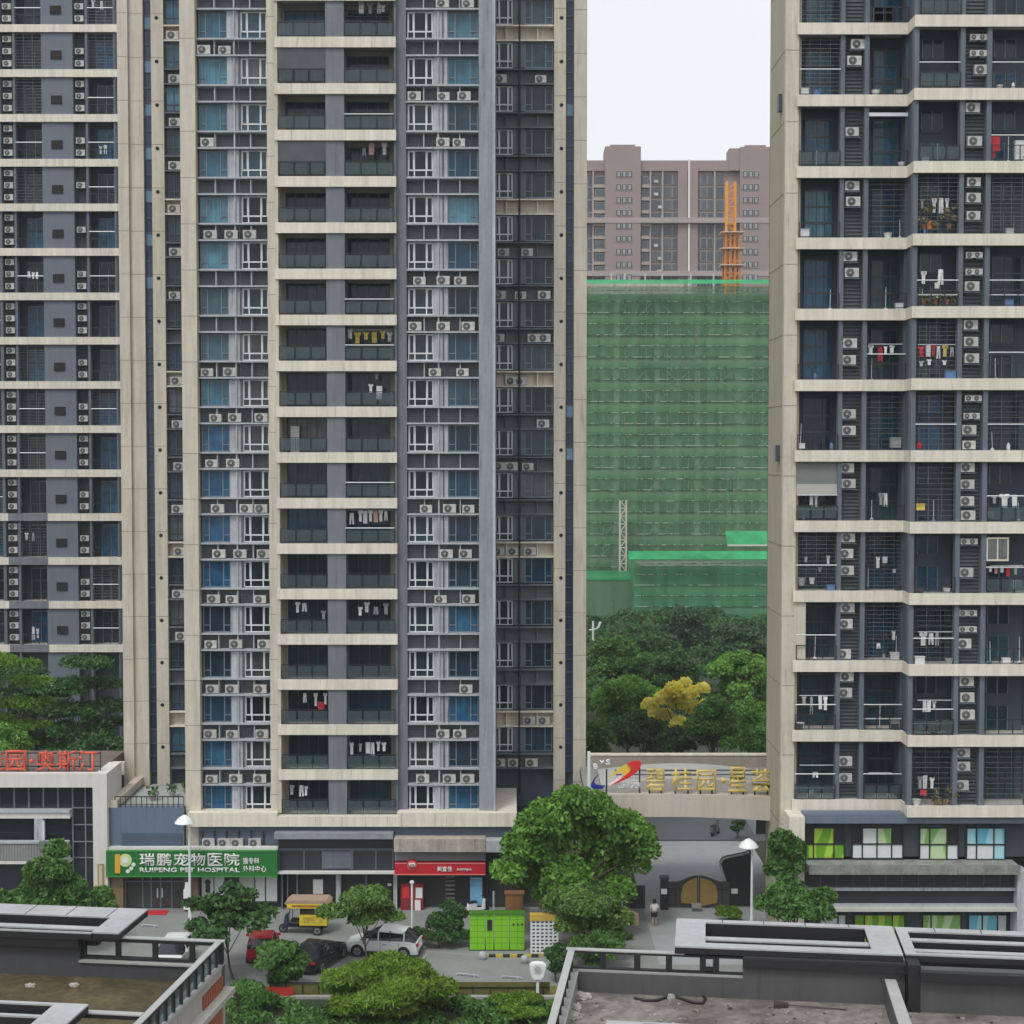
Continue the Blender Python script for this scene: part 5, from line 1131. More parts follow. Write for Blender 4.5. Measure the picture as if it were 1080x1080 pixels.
carwhite = mat('car_white_paint', (.72, .73, .73), .25); carblack = mat('car_black_paint', (.012, .014, .018), .2); carred = mat('car_red_paint', (.32, .012, .02), .25); platebl = mat('plate_blue', (.03, .12, .45), .5)
p = GP(404, 1009); car('parked_car', 'white SUV parked side-on behind the small street tree', (p.x, p.y+.6, .012), math.radians(180-9), 4.5, 1.82, 1.62, carwhite, 'suv')
p = GP(333, 1027); car('parked_car', 'black sedan seen from behind, between the shrub and the white SUV', (p.x, p.y+1.8, .012), math.radians(70), 4.5, 1.8, 1.46, carblack, 'sedan', platebl)
p = GP(273, 1016); car('parked_car', 'red hatchback half hidden by leafy shrubs', (p.x, p.y+1.5, .012), math.radians(95), 4.0, 1.72, 1.5, carred, 'hatch')
p = GP(177, 1027); car('parked_car', 'white hatchback seen through the openings of the left rooftop parapet', (p.x, p.y+1.5, .012), math.radians(-92), 4.1, 1.75, 1.52, carwhite, 'hatch')

def tricycle():
    p = GP(322, 987); t = thing('cargo_tricycle', 'yellow roofed cargo tricycle parked before the dark shop fronts', 'tricycle', (p.x, p.y+.6, .01), math.radians(178))
    yl = mat('tricycle_yellow', (.62, .50, .03), .5, .15, 3); rf = mat('tricycle_roof', (.36, .26, .18), .8, .15, 2)
    b = MB().box(-1.35, .35, -.58, .58, .62, 1.05+.22, yl).build('cargo_box', t, loc=(0, 0, 0))
    pr = MB()
    for sy in (-1, 1):
        pr.box(-1.1, .1, sy*.58, sy*.592, .72, 1.15, mat('tricycle_panel', (.50, .38, .05), .5, .5, 6))
    pr.build('printed_panel', b, loc=(0, 0, 0))
    f = MB()
    for x in (-1.3, .3, .95):
        for sy in (-.52, .52): f.bar((x, sy, .6), (x, sy, 1.95), .025, blackmetal, 6)
    f.box(-1.3, 1.5, -.3, .3, .42, .5, blackmetal).bar((1.35, 0, .3), (1.12, 0, 1.2), .04, blackmetal, 6).bar((1.12, -.35, 1.2), (1.12, .35, 1.2), .025, blackmetal, 6); f.build('frame', t, loc=(0, 0, 0))
    c_ = MB().prism([(-1.5, 1.93), (1.2, 1.93), (1.25, 2.0), (1.0, 2.2), (-1.35, 2.22), (-1.55, 2.02)], 'y', -.68, .68, rf).build('canopy', t, loc=(0, 0, 0))
    v = MB()
    for sy in (-1, 1): v.box(-1.5, 1.1, sy*.69, sy*.70, 1.72, 2.0, yl).box(-1.1, .8, sy*.70, sy*.705, 1.8, 1.92, mat('tricycle_print', (.35, .12, .02), .6, .6, 8))
    v.box(-1.52, -1.5, -.68, .68, 1.72, 2.0, yl); v.build('valance', c_, loc=(0, 0, 0))
    MB().box(.45, .95, -.3, .3, .7, .86, blackmetal).build('seat', t, loc=(0, 0, 0))
    MB().prism([(1.1, .35), (1.42, .4), (1.3, 1.15), (1.18, 1.15)], 'y', -.3, .3, mat('tricycle_navy', (.03, .045, .08), .4)).build('front_shield', t, loc=(0, 0, 0))
    MB().box(-1.25, .3, -.5, .5, 1.28, 1.66, mat('interior_shade', (.03, .028, .025), .8, .4, 6)).build('shade_fill', t, loc=(0, 0, 0))  # dark box added to stand in for the shaded interior under the canopy
    for x, y in ((-.75, -.52), (-.75, .52), (1.45, 0)): wheel(t, x, y, .28, .12)
tricycle()
def scooter(name, label, loc, rz, col):
    t = thing(name, label, 'scooter', loc, rz)
    b = MB().prism([(-.7, .35), (-.62, .75), (-.1, .78), (0, .42), (.38, .36), (.46, .95), (.54, .95), (.56, .3), (.3, .22), (-.4, .22)], 'y', -.14, .14, col); b.build('body', t, bevel=.03, loc=(0, 0, 0))
    MB().box(-.62, -.02, -.15, .15, .76, .86, blackmetal).build('seat', t, loc=(0, 0, 0)); MB().bar((.5, 0, .9), (.44, 0, 1.08), .03, blackmetal).bar((.44, -.32, 1.08), (.44, .32, 1.08), .02, blackmetal).build('handlebar', t, loc=(0, 0, 0))
    for x in (-.5, .62): wheel(t, x, 0, .24, .1)
    MB().box(.53, .6, -.08, .08, .8, .92, lampglass).build('headlight', t, loc=(0, 0, 0)); return t
p = GP(503, 964); scooter('motor_scooter', 'white scooter parked beside the blue poster, behind the green lockers', (p.x, p.y, .01), math.radians(25), carwhite)
p = GP(754, 881); scooter('motor_scooter', 'dark scooter with pale bodywork standing in the courtyard seen under the gate bridge', (p.x, p.y, .013), math.radians(60), mat('scooter_grey', (.12, .12, .125), .4))

# parcel lockers
p0, p1 = GP(495.5, 1003), GP(553, 1003); yk = p0.y; t = thing('parcel_locker', 'bright green parcel locker cabinets in a row beside the street', 'parcel locker', ((p0.x+p1.x)/2, yk, 0))
lime = mat('locker_green', (.20, .52, .02), .4, .06); limed = mat('locker_gap', (.05, .16, .01), .6)
zt_ = PZ(964, yk)
for a, b_, kd in ((495.5, 511.5, 0), (512.5, 520.5, 1), (521.5, 537, 0), (538, 553, 2)):
    q0, q1 = PX(a, yk, 985), PX(b_, yk, 985); m_ = MB().box(q0, q1, yk, yk+.6, .08, zt_, lime)
    for j in range(1, 6): m_.box(q0+.02, q1-.02, yk-.006, yk, .1+(zt_-.1)*j/6, .1+(zt_-.1)*j/6+.02, limed)
    for j in range(1, 2): m_.box((q0+q1)/2-.01, (q0+q1)/2+.01, yk-.005, yk, .1, zt_-.05, limed)
    c_ = m_.build('cabinet', t)
    if kd == 1: MB().box(q0+.08, q1-.08, yk-.02, yk-.007, zt_-1.0, zt_-.35, blackmetal).build('screen', c_)
    if kd == 2:
        s_ = MB()
        for k in range(3): s_.disc((q0+.2+k*.26, zt_-.62), .07, yk-.02, yk-.007, darkframe, 10)
        s_.build('round_mark', c_)
MB().box(PX(494.5, yk, 985), PX(554, yk, 985), yk-.1, yk+.65, zt_, zt_+.05, limed).build('top', t); MB().box(PX(495, yk, 985), PX(553.5, yk, 985), yk+.02, yk+.55, .012, .08, blackmetal).build('plinth', t)
# perforated white screen
ys = GP(572, 1008).y; q0, q1 = PX(560.5, ys, 985), PX(588, ys, 985); t = thing('perforated_screen', 'white breeze-block screen with rows of round holes, under the leafy tree', 'screen', ((q0+q1)/2, ys, 0))
zt_ = PZ(971, ys); nx, nz = 6, 9; m_ = MB(); dx = (q1-q0)/nx; dz = (zt_-.15)/nz
for i in range(nx+1): m_.box(q0+i*dx-dx*.22, q0+i*dx+dx*.22, ys, ys+.12, .15, zt_, whitemetal)
for j in range(nz+1): m_.box(q0, q1, ys+.003, ys+.117, .15+j*dz-dz*.22, .15+j*dz+dz*.22, whitemetal)
m_.build('lattice', t); MB().box(q0, q1, ys+.2, ys+.25, .15, zt_, blackmetal).build('backing', t); MB().box(q0-.1, q1, ys-.05, ys+.4, zt_, PZ(964.5, ys), mat('screen_yellow_top', (.50, .34, .06), .7, .2, 3)).build('top', t); MB().box(q0, q1, ys-.1, ys+.4, .01, .15, mat('screen_base', (.42, .32, .14), .8, .2, 2)).build('base', t)
kb = MB()
for k in range(8): kb.box(PX(508+k*7.5, ys-.2, 1008), PX(508+k*7.5+7.2, ys-.2, 1008), ys-.35, ys-.15, .012, .16, mat('kerb_black', (.03, .03, .03), .8) if k % 2 else mat('kerb_yellow', (.5, .36, .05), .8, .1))
tag(kb.build('striped_kerb'), 'black and yellow striped kerb below the green parcel lockers', 'kerb')
yb_ = GP(542, 964).y; q0, q1 = PX(533, yb_, 955), PX(552, yb_, 955); t = thing('wooden_cabinet', 'brown wooden cabinet standing behind the green lockers under the big tree', 'cabinet', ((q0+q1)/2, yb_, 0))
wd_ = mat('brown_wood', (.24, .115, .045), .7, .2, 2)
MB().box(q0, q1, yb_, yb_+.7, 0, PZ(943.5, yb_), wd_).build('body', t)
for s in (0, 1): MB().box(q0+.04+s*(q1-q0)/2, q0-.04+(s+1)*(q1-q0)/2, yb_-.03, yb_, .1, PZ(945, yb_), mat('brown_wood_door', (.29, .14, .055), .7, .2, 2)).build('door', t)
MB().box(q0-.06, q1+.06, yb_-.06, yb_+.76, PZ(943.5, yb_), PZ(942.3, yb_), wd_).build('top', t)
MB().box(PX(519.5, yb_, 955), PX(521.5, yb_, 955), yb_-.1, yb_+.05, 0, PZ(940, yb_), concrete).build('standing_post').update_tag()
tag(bpy.data.objects['standing_post'], 'grey concrete post left of the brown wooden cabinet', 'post')
for i, (a, b_) in enumerate(((509, 1012), (553, 1016))):
    g = GP(a, b_); r = .24
    tag(MB().lathe([(.02, 0), (.14, .01), (.21, .1), (.24, .24), (.21, .37), (.14, .45), (.02, .48)], (0, 0, 0), concrete, 16).build('bollard_ball', smooth=True, loc=(g.x, g.y, .0)), ('pale stone ball bollard in front of the green lockers', 'pale stone ball bollard in front of the white perforated screen')[i], 'bollard', 'stone ball bollards')
for i, (a, b_, c, d) in enumerate(((481, 1029, 505, 1031), (529, 1032, 551, 1033.5), (437, 1026, 457, 1028), (149.5, 977.5, 167, 978.5))):
    A, B = GP(a, b_), GP(c, d)
    m_ = MB().bar((A.x, A.y, .05), (A.x+.12, A.y, .14), .045, concrete, 6).bar((A.x+.12, A.y, .14), (B.x-.12, B.y, .14), .045, concrete, 6).bar((B.x-.12, B.y, .14), (B.x, B.y, .05), .045, concrete, 6).bar((A.x+.25, A.y, .0), (A.x+.25, A.y, .14), .04, concrete, 6).bar((B.x-.25, B.y, 0), (B.x-.25, B.y, .14), .04, concrete, 6)
    tag(m_.build('wheel_stop'), ('wheel stop bar on the paving, nearest the middle below the green lockers', 'wheel stop bar on the paving beside the round-headed lamp', 'wheel stop bar behind the white SUV', 'wheel stop bar on the paving before the red door mat')[i], 'wheel stop', 'parking wheel stops')
lm = MB()
for (a, b_, c, d) in ((437, 1022, 452, 1004), (445, 1003, 520, 1009)):
    A, B = GP(a, b_), GP(c, d); dd = (B-A).normalized(); n_ = Vector((-dd.y, dd.x, 0))*.07
    lm.quad((A-n_)+Vector((0, 0, .016)), (A+n_)+Vector((0, 0, .016)), (B+n_)+Vector((0, 0, .016)), (B-n_)+Vector((0, 0, .016)), mat('worn_marking', (.30, .30, .29), .9, .3, 3))
struct(lm.build('road_marking'))
# fence with olive panels in front of the street
yf = 84.7; t = thing('fence', 'low fence with olive panels and black rails between street and hedges', 'fence', (PX(500, yf, 1045), yf, 0))
ol = mat('olive_panel', (.13, .12, .028), .8, .25, 1.2)
MB().box(PX(425, yf, 1045), PX(580, yf, 1045), yf+.02, yf+.06, .15, PZ(1036, yf), ol).build('panel', t)
f = MB()
for k in range(9): p_ = 425+k*18.5; f.box(PX(p_, yf, 1045)-.03, PX(p_, yf, 1045)+.03, yf-.04, yf+.015, 0, PZ(1040, yf), blackmetal)
for y in (1041, 1060.5): f.box(PX(425, yf, 1045), PX(580, yf, 1045), yf-.045, yf+.01, PZ(y+.8, yf), PZ(y, yf), blackmetal)
f.build('rail', t)
q0, q1 = PX(283, 84.4, 1047), PX(309, 84.4, 1047)
rb = MB()
for k in range(10): 
    x, x2 = q0+(q1-q0)*k/10, q0+(q1-q0)*(k+1)/10; d1, d2 = .12*math.sin(k/10*3.14), .12*math.sin((k+1)/10*3.14)
    rb.prism([(x, PZ(1041, 84.4)-d1*.3), (x2, PZ(1041, 84.4)-d2*.3), (x2, PZ(1048, 84.4)-d2*3), (x, PZ(1048, 84.4)-d1*3)], 'y', 84.38, 84.42, mat('banner_red', (.5, .03, .025), .7, .08))
tag(rb.build('banner'), 'red cloth banner hanging on the fence among the shrubs at the bottom', 'banner')
bf = thing('fence', 'thin black railing with olive strip behind the red banner', 'fence', (PX(320, 84.7, 1040), 84.7, 0))
f = MB()
for k in range(8): p_ = 285+k*17; f.box(PX(p_, yf, 1040)-.025, PX(p_, yf, 1040)+.025, yf-.04, yf+.01, 0, PZ(1036, yf), blackmetal)
f.box(PX(285, yf, 1040), PX(424, yf, 1040), yf-.045, yf+.0, PZ(1037, yf), PZ(1036, yf), blackmetal); f.build('rail', bf); MB().box(PX(285, yf, 1040), PX(424, yf, 1040), yf+.02, yf+.05, .1, PZ(1038, yf), ol).build('panel', bf)

# street lamps
def lamp_dome(label, ppx, ptop, Y, base, side=-1, arm=.5):
    X = PX(ppx, Y, 920); zt = PZ(ptop, Y); t = thing('street_lamp', label, 'street lamp', (X, Y, base), group='white street lamps')
    MB().bar((X, Y, base), (X, Y, base+1.2), .12, whitemetal, 10, .1).bar((X, Y, base+1.2), (X, Y, zt-.55), .085, whitemetal, 10, .065).build('pole', t)
    a = MB(); pts = [(X, zt-.55), (X+side*.03, zt-.25), (X+side*.14, zt-.06), (X+side*arm*.75, zt-.05)]
    for p_, q in zip(pts, pts[1:]): a.bar((p_[0], Y, p_[1]), (q[0], Y, q[1]), .035, whitemetal, 6)
    a.build('arm', t); c_ = (X+side*arm, Y, zt-.5)
    MB().lathe([(.62, 0), (.60, .06), (.42, .28), (.22, .42), (.06, .5)], c_, mat('lamp_shade_white', (.78, .8, .8), .4), 20).build('lamp_shade', t, smooth=True); return t
lamp_dome('tall white lamp with a dome shade standing before the green hospital sign', 200, 859.5, 98.6, 0, -1, .3)
lamp_dome('tall white lamp with a dome shade standing right of the dark ramp canopy', 793, 884.5, 95.5, 0, -1, .22)
X, Y = PX(434.5, 93.8, 950), 93.8; t = thing('street_lamp', 'slim white lamp post behind the white SUV, before the red shop', 'street lamp', (X, Y, 0), group='white street lamps')
MB().bar((X, Y, 0), (X, Y, PZ(932, Y)), .075, whitemetal, 10, .06).build('pole', t); MB().lathe([(.1, 0), (.14, .05), (.12, .16), (.04, .2)], (X, Y, PZ(932, Y)), whitemetal, 12).build('lamp_head', t)
X, Y = PX(567, 84.2, 1035), 84.2; t = thing('street_lamp', 'short white lamp with a rounded shield head left of the right rooftop', 'street lamp', (X, Y, 0), group='white street lamps')
MB().bar((X, Y, 0), (X, Y, PZ(1031, Y)), .085, whitemetal, 10).bar((X, Y, 0), (X, Y, .08), .25, whitemetal, 12).build('pole', t)
hd = [(558.5, 1017), (561, 1014.6), (567, 1014), (573, 1014.6), (576, 1017), (575.5, 1022), (573, 1031), (570.5, 1033), (563.5, 1033), (561, 1031), (558.7, 1022)]
MB().prism([(PX(a, Y, 1024), PZ(b_, Y)) for a, b_ in hd], 'y', Y-.18, Y+.14, mat('lamp_shade_white', (.78, .8, .8))).build('lamp_head', t, bevel=.05)
MB().disc((PX(567, Y, 1024), PZ(1020.5, Y)), .27, Y-.22, Y-.18, whitemetal, 18).disc((PX(567, Y, 1024), PZ(1021, Y)), .18, Y-.24, Y-.22, mat('lens_grey', (.4, .41, .41), .3), 18).build('lens', t)
Y = 205.0; X = PX(625.5, Y, 665); t = thing('street_lamp', 'white two-armed lamp above the trees at the edge of the gap', 'street lamp', (X, Y, 0), group='white street lamps')
MB().bar((X, Y, 0), (X, Y, PZ(655, Y)), .14, whitemetal, 8).build('pole', t)
MB().bar((X-.5, Y, PZ(664.5, Y)), (X+.3, Y, PZ(663.5, Y)), .09, whitemetal, 6).bar((X+.3, Y, PZ(663.5, Y)), (X+.85, Y, PZ(661, Y)), .09, whitemetal, 6).bar((X+.7, Y, PZ(661.5, Y)), (X+1.0, Y, PZ(656, Y)), .16, whitemetal, 6).build('lamp_head', t)

# the person walking in
def skin(verts, edges, radii, m, name, parent, loc=(0, 0, 0), sub=2):
    me = bpy.data.meshes.new(name); me.from_pydata(verts, edges, []); o = bpy.data.objects.new(name, me); COL.objects.link(o)
    o.modifiers.new('skin', 'SKIN'); sv = me.skin_vertices[0].data
    for i, r in enumerate(radii): sv[i].radius = r if isinstance(r, tuple) else (r, r)
    sv[0].use_root = True
    sb2 = o.modifiers.new('sub', 'SUBSURF'); sb2.levels = sub; sb2.render_levels = sub
    dg = bpy.context.evaluated_depsgraph_get(); dg.update(); m2 = bpy.data.meshes.new_from_object(o.evaluated_get(dg)); bpy.data.objects.remove(o)
    m2.materials.clear(); m2.materials.append(m); m2.polygons.foreach_set('use_smooth', [True]*len(m2.polygons))
    m2.polygons.foreach_set('material_index', [0]*len(m2.polygons))
    o = bpy.data.objects.new(name, m2); COL.objects.link(o)
    if parent: o.parent = parent
    o.location = loc; return o
def person(label, loc, rz):
    t = thing('person', label, 'person', loc, rz)
    sk = mat('skin', (.42, .26, .18), .6); tee = mat('white_tshirt', (.78, .78, .78), .85, .05, 6); sho = mat('black_shorts', (.02, .02, .024), .85)
    V = [(0, 0, .93), (0, .01, 1.12), (0, 0, 1.33), (0, -.01, 1.44), (0, 0, 1.52), (0, .01, 1.6), (0, .02, 1.67),
         (.1, 0, .88), (.11, .06, .5), (.12, -.02, .1), (.13, .1, .04), (-.1, 0, .88), (-.11, -.06, .5), (-.12, -.16, .12), (-.12, -.06, .04),
         (.17, 0, 1.38), (.23, -.03, 1.12), (.25, .06, .9), (.255, .1, .81), (-.17, 0, 1.38), (-.23, .04, 1.12), (-.25, -.01, .9), (-.255, 0, .81)]
    E = [(0, 1), (1, 2), (2, 3), (3, 4), (4, 5), (5, 6), (0, 7), (7, 8), (8, 9), (9, 10), (0, 11), (11, 12), (12, 13), (13, 14), (2, 15), (15, 16), (16, 17), (17, 18), (2, 19), (19, 20), (20, 21), (21, 22)]
    R = [(.14, .1), (.13, .09), (.15, .09), .06, .05, .085, .075, .085, .06, .04, .035, .085, .06, .04, .035, .055, .042, .034, .03, .055, .042, .034, .03]
    skin(V, E, R, sk, 'body', t)
    skin([(0, .005, .97), (0, .01, 1.15), (0, 0, 1.35), (0, -.005, 1.42), (.17, 0, 1.39), (.235, -.02, 1.16), (-.17, 0, 1.39), (-.235, .03, 1.16)], [(0, 1), (1, 2), (2, 3), (2, 4), (4, 5), (2, 6), (6, 7)], [(.19, .14), (.17, .125), (.185, .12), .08, .085, .075, .085, .075], tee, 'tshirt', t)
    skin([(0, 0, .96), (.1, 0, .86), (.115, .04, .58), (-.1, 0, .86), (-.115, -.045, .58)], [(0, 1), (1, 2), (0, 3), (3, 4)], [(.17, .13), .115, .1, .115, .1], sho, 'shorts', t)
    skin([(0, .0, 1.60), (0, -.02, 1.69), (0, -.06, 1.55)], [(0, 1), (0, 2)], [.105, .085, .07], mat('black_hair', (.012, .011, .011), .5), 'hair', t)
    for (x, y) in ((.13, .06), (-.12, -.1)): skin([(x, y-.06, .05), (x, y+.1, .045)], [(0, 1)], [.055, .045], white, 'shoe', t, sub=1)
    return t
p = GP(690, 977.5); person('person in white T-shirt and black shorts walking up the driveway to the gate', (p.x, p.y, .016), math.radians(6))

# ---------------------------------------------------------------- trees and shrubs
bark = mat('bark', (.075, .06, .045), .95, .3, 3)
lfA = leafmat('leaf_fresh', (.10, .26, .032), .65, .35, (.23, .47, .075)); lfB = leafmat('leaf_light', (.075, .18, .038), .55, .35, (.19, .34, .075)); lfC = leafmat('leaf_deep', (.048, .135, .034), .6, .35, (.135, .30, .065))
lfD = leafmat('leaf_dark', (.028, .08, .028), .55, .3, (.08, .185, .055)); lfE = leafmat('leaf_bluegreen', (.042, .095, .05), .5, .3, (.095, .185, .085)); lfY = leafmat('leaf_yellow', (.93, .80, .06), .1, .5, (.98, .93, .30)); lfG = leafmat('leaf_lime', (.10, .21, .02), .5, .4, (.24, .40, .04)); lfH = leafmat('leaf_hedge', (.075, .18, .018), .6, .35, (.21, .38, .04))
def leaves(blobs, n, size, rs, asp=1.7, shell=.45, up=.25, droop=0.0):
    """n leaf blades spread through the outer shells of the crown's clumps"""
    wts = np.array([b[3]*b[4]+b[3]*b[5] for b in blobs]); wts = wts/wts.sum(); idx = rs.choice(len(blobs), n, p=wts); B = np.array(blobs)[idx]
    d = rs.normal(size=(n, 3)); d /= np.linalg.norm(d, axis=1)[:, None]; d[:, 2] = np.where(d[:, 2] < -.3, -d[:, 2]*.7, d[:, 2])
    rad = shell+(1.08-shell)*rs.random(n)**.6
    c_ = B[:, :3]+d*B[:, 3:6]*rad[:, None]
    nr = d*.55+rs.normal(size=(n, 3))*.75+np.array([0, 0, up]); nr /= np.linalg.norm(nr, axis=1)[:, None]
    a = np.cross(nr, rs.normal(size=(n, 3))); a /= np.linalg.norm(a, axis=1)[:, None]; a[:, 2] -= droop; b_ = np.cross(nr, a)
    s = (size*(.55+.9*rs.random(n)))[:, None]
    V = np.stack([c_-a*s*.5*asp, c_+b_*s*.42+a*s*.1, c_+a*s*.5*asp, c_-b_*s*.42+a*s*.1], 1).reshape(-1, 3)
    tone = np.clip(rs.random(n)*.7+rs.random(len(blobs))[idx]*.35, 0, 1)
    return V, tone
def leaf_obj(name, V, tone, m, parent):
    n = len(tone); me = bpy.data.meshes.new(name); off = np.array(wpos(parent)) if parent else np.zeros(3)
    me.vertices.add(n*4); me.vertices.foreach_set('co', (V-off).ravel()); me.loops.add(n*4); me.loops.foreach_set('vertex_index', np.arange(n*4)); me.polygons.add(n)
    me.polygons.foreach_set('loop_start', np.arange(0, n*4, 4)); me.polygons.foreach_set('loop_total', np.full(n, 4))
    at = me.attributes.new('leaf', 'FLOAT', 'FACE'); at.data.foreach_set('value', tone.astype(np.float32))
    me.materials.append(m); me.update(calc_edges=True); me.validate(); o = bpy.data.objects.new(name, me); COL.objects.link(o); o.parent = parent; return o
def tree(name, label, cat, px0, px1, ytop, ybot, Y, n, size, lm_, seed, nb=16, br=.36, flat=1.0, asp=1.7, trunk=.16, layered=False, base_px=None, group=None, shape=None, shell=.45, core=True):
    rs = np.random.RandomState(seed); ym = (ytop+ybot)/2
    X0, X1 = PX(px0, Y, ym), PX(px1, Y, ym); z1 = PZ(ytop, Y); z0 = max(.15, PZ(ybot, Y)); cx, cz = (X0+X1)/2, (z0+z1)/2; rx, rz = (X1-X0)/2, (z1-z0)/2; ry = rx*.85
    bxp = cx if base_px is None else PX(base_px, Y, ybot)
    t = thing(name, label, cat, (bxp, Y, 0), group=group); blobs = []
    if shape:
        for (fx, fz, fr) in shape: blobs.append((X0+fx*(X1-X0), Y+rs.uniform(-.4, .4)*ry, z0+fz*(z1-z0), fr*rx, fr*rx, fr*rx*flat))
    else:
        for k in range(nb):
            if layered:
                lv = (k % 5)/4.0; zz = z0+(.12+.8*lv)*(z1-z0); sp = 1.15-.3*abs(lv-.4); an = rs.uniform(0, 6.283); q = rs.uniform(.2, .75)*sp
                blobs.append((cx+rx*q*math.cos(an), Y+ry*q*math.sin(an), zz, rx*br*rs.uniform(.8, 1.3), rx*br*rs.uniform(.8, 1.2), rz*.13*rs.uniform(.7, 1.3)))
            else:
                d = rs.normal(size=3); d /= np.linalg.norm(d); d[2] = d[2] if (d[2] > -.6 or name in ('shrub', 'hedge')) else -d[2]
                q = rs.uniform(.6, 1.08)*(1-br*.8) if k > nb//5 else rs.uniform(0, .35); s = rs.uniform(.75, 1.25)*br
                blobs.append((cx+d[0]*rx*q, Y+d[1]*ry*q, cz+d[2]*rz*q, rx*s, ry*s*1.05, min(rx, rz)*s*flat*rs.uniform(.85, 1.1)))
    n = int(n*2.3); size *= .66
    V, tone = leaves(blobs, n, size, rs, asp, shell); leaf_obj('crown', V, tone, lm_, t)
    tk = MB(); top = Vector((cx, Y, z0+rz*.7)); bs = Vector((bxp, Y, 0)); mid = Vector(((bxp+cx)/2+rs.uniform(-.1, .1), Y, max(.3, z0*.6)))
    tk.bar(bs, mid, trunk, bark, 8, trunk*.8).bar(mid, top, trunk*.8, bark, 8, trunk*.35)
    for b_ in blobs[:9]: tk.bar(mid.lerp(top, rs.uniform(.2, .7)), Vector(b_[:3]), trunk*.4, bark, 5, trunk*.12)
    tk.build('trunk', t); return t
# in front of the shops and the street
tree('broadleaf_tree', 'big round fresh-green tree in front of the right end of the shop row', 'tree', 516, 696, 832, 962, 96.2, 15000, .30, lfA, 11, 34, .27, trunk=.22, base_px=610,
     shape=[(.2, .55, .26), (.33, .78, .27), (.5, .86, .25), (.62, .78, .25), (.8, .66, .25), (.9, .5, .2), (.12, .38, .2), (.3, .5, .3), (.5, .55, .34), (.7, .5, .3), (.84, .36, .22), (.45, .3, .3), (.62, .28, .28), (.22, .25, .24), (.75, .2, .2), (.36, .14, .22), (.55, .1, .22), (.42, .92, .15), (.24, .72, .18), (.72, .78, .17), (.92, .6, .13), (.06, .3, .12)])
tree('broadleaf_tree', 'light olive-green young tree in front of the big round tree', 'tree', 563, 668, 930, 1024, 91.0, 10500, .23, lfB, 12, 24, .3, trunk=.1)
tree('broadleaf_tree', 'dark broad-leaved tree beside the right tower corner, upper of two', 'tree', 797, 860, 879, 945, 91.0, 5500, .36, lfC, 13, 16, .34, trunk=.12)
tree('broadleaf_tree', 'bushy dark tree below the right tower corner, in front of its shop posters', 'tree', 796, 881, 918, 985, 88.5, 6500, .27, lfC, 14, 20, .32, trunk=.12)
tree('broadleaf_tree', 'leafy tree in front of the white portal building at the left edge', 'tree', -8, 120, 890, 975, 92.5, 10000, .32, lfC, 15, trunk=.15,
     shape=[(.5, .85, .2), (.42, .68, .24), (.58, .7, .22), (.5, .5, .28), (.66, .45, .26), (.35, .4, .26), (.15, .25, .25), (.28, .2, .28), (.5, .2, .3), (.72, .22, .26), (.86, .25, .2), (.05, .3, .2), (.93, .15, .15)])
tree('small_street_tree', 'small feathery street tree with a thin curved trunk in front of the white SUV', 'tree', 336, 431, 934, 1003, 89.2, 5500, .22, lfB, 16, 16, .3, .7, trunk=.09, base_px=391)
tree('broadleaf_tree', 'open-crowned dark tree with broad leaves before the hospital shop windows', 'tree', 180, 296, 933, 1012, 87.5, 2000, .40, lfD, 17, 18, .26, asp=1.3, trunk=.09, base_px=246, shell=.2)
tree('shrub', 'glossy shrub hiding the red hatchback', 'shrub', 252, 334, 991, 1064, 85.5, 5200, .30, lfC, 18, 18, .3, asp=1.9, trunk=.05, shell=.2)
tree('shrub', 'leafy shrub at the bottom beside the wall of the left rooftop', 'shrub', 238, 300, 1036, 1100, 82.6, 3000, .3, lfC, 19, 14, .36, trunk=.05)
tree('shrub', 'large feathery yellow-green shrub at the bottom centre', 'shrub', 322, 484, 1013, 1120, 81.8, 19000, .17, lfG, 20, 40, .24, asp=4.2, trunk=.06, shell=.3)
tree('shrub', 'dense bright shrub at the bottom below the olive fence', 'shrub', 506, 582, 1048, 1110, 81.6, 6500, .2, lfH, 21, 20, .3, asp=1.6, trunk=.05)
tree('shrub', 'round clipped dark bush left of the green lockers', 'shrub', 450, 497, 948, 1002, 94.0, 5200, .17, lfD, 22, 14, .42, trunk=.05, shell=.6)
tree('hedge', 'low dark hedge between the white SUV and the green lockers', 'hedge', 432, 495, 972, 1006, 93.2, 5200, .17, lfD, 23, trunk=.04, shell=.5, shape=[(k/9, .38, .2) for k in range(10)])
tree('shrub', 'small dark shrub at the foot of the olive-green young tree', 'shrub', 568, 604, 988, 1040, 87.0, 2600, .22, lfD, 24, 12, .4, trunk=.05)
tree('shrub', 'low lime-green bush in front of the gate', 'shrub', 751, 784, 954, 970, 98.3, 1600, .16, lfG, 25, 9, .4, trunk=.04)
tree('shrub', 'bushy plants under the tan board by the driveway', 'shrub', 640, 672, 984, 1003, 95.0, 1800, .18, lfC, 26, 10, .4, trunk=.04)
tree('shrub', 'loose green shrub beside the olive-green tree at the end of the rooftop rail', 'shrub', 600, 660, 984, 1030, 89.0, 3600, .2, lfC, 60, 16, .36, trunk=.04)
tree('potted_tree', 'small dark spreading tree in the courtyard seen under the gate bridge', 'tree', 769, 788, 864, 884, GP(778, 886).y, 700, .2, lfD, 27, 9, .34, .6, trunk=.09)
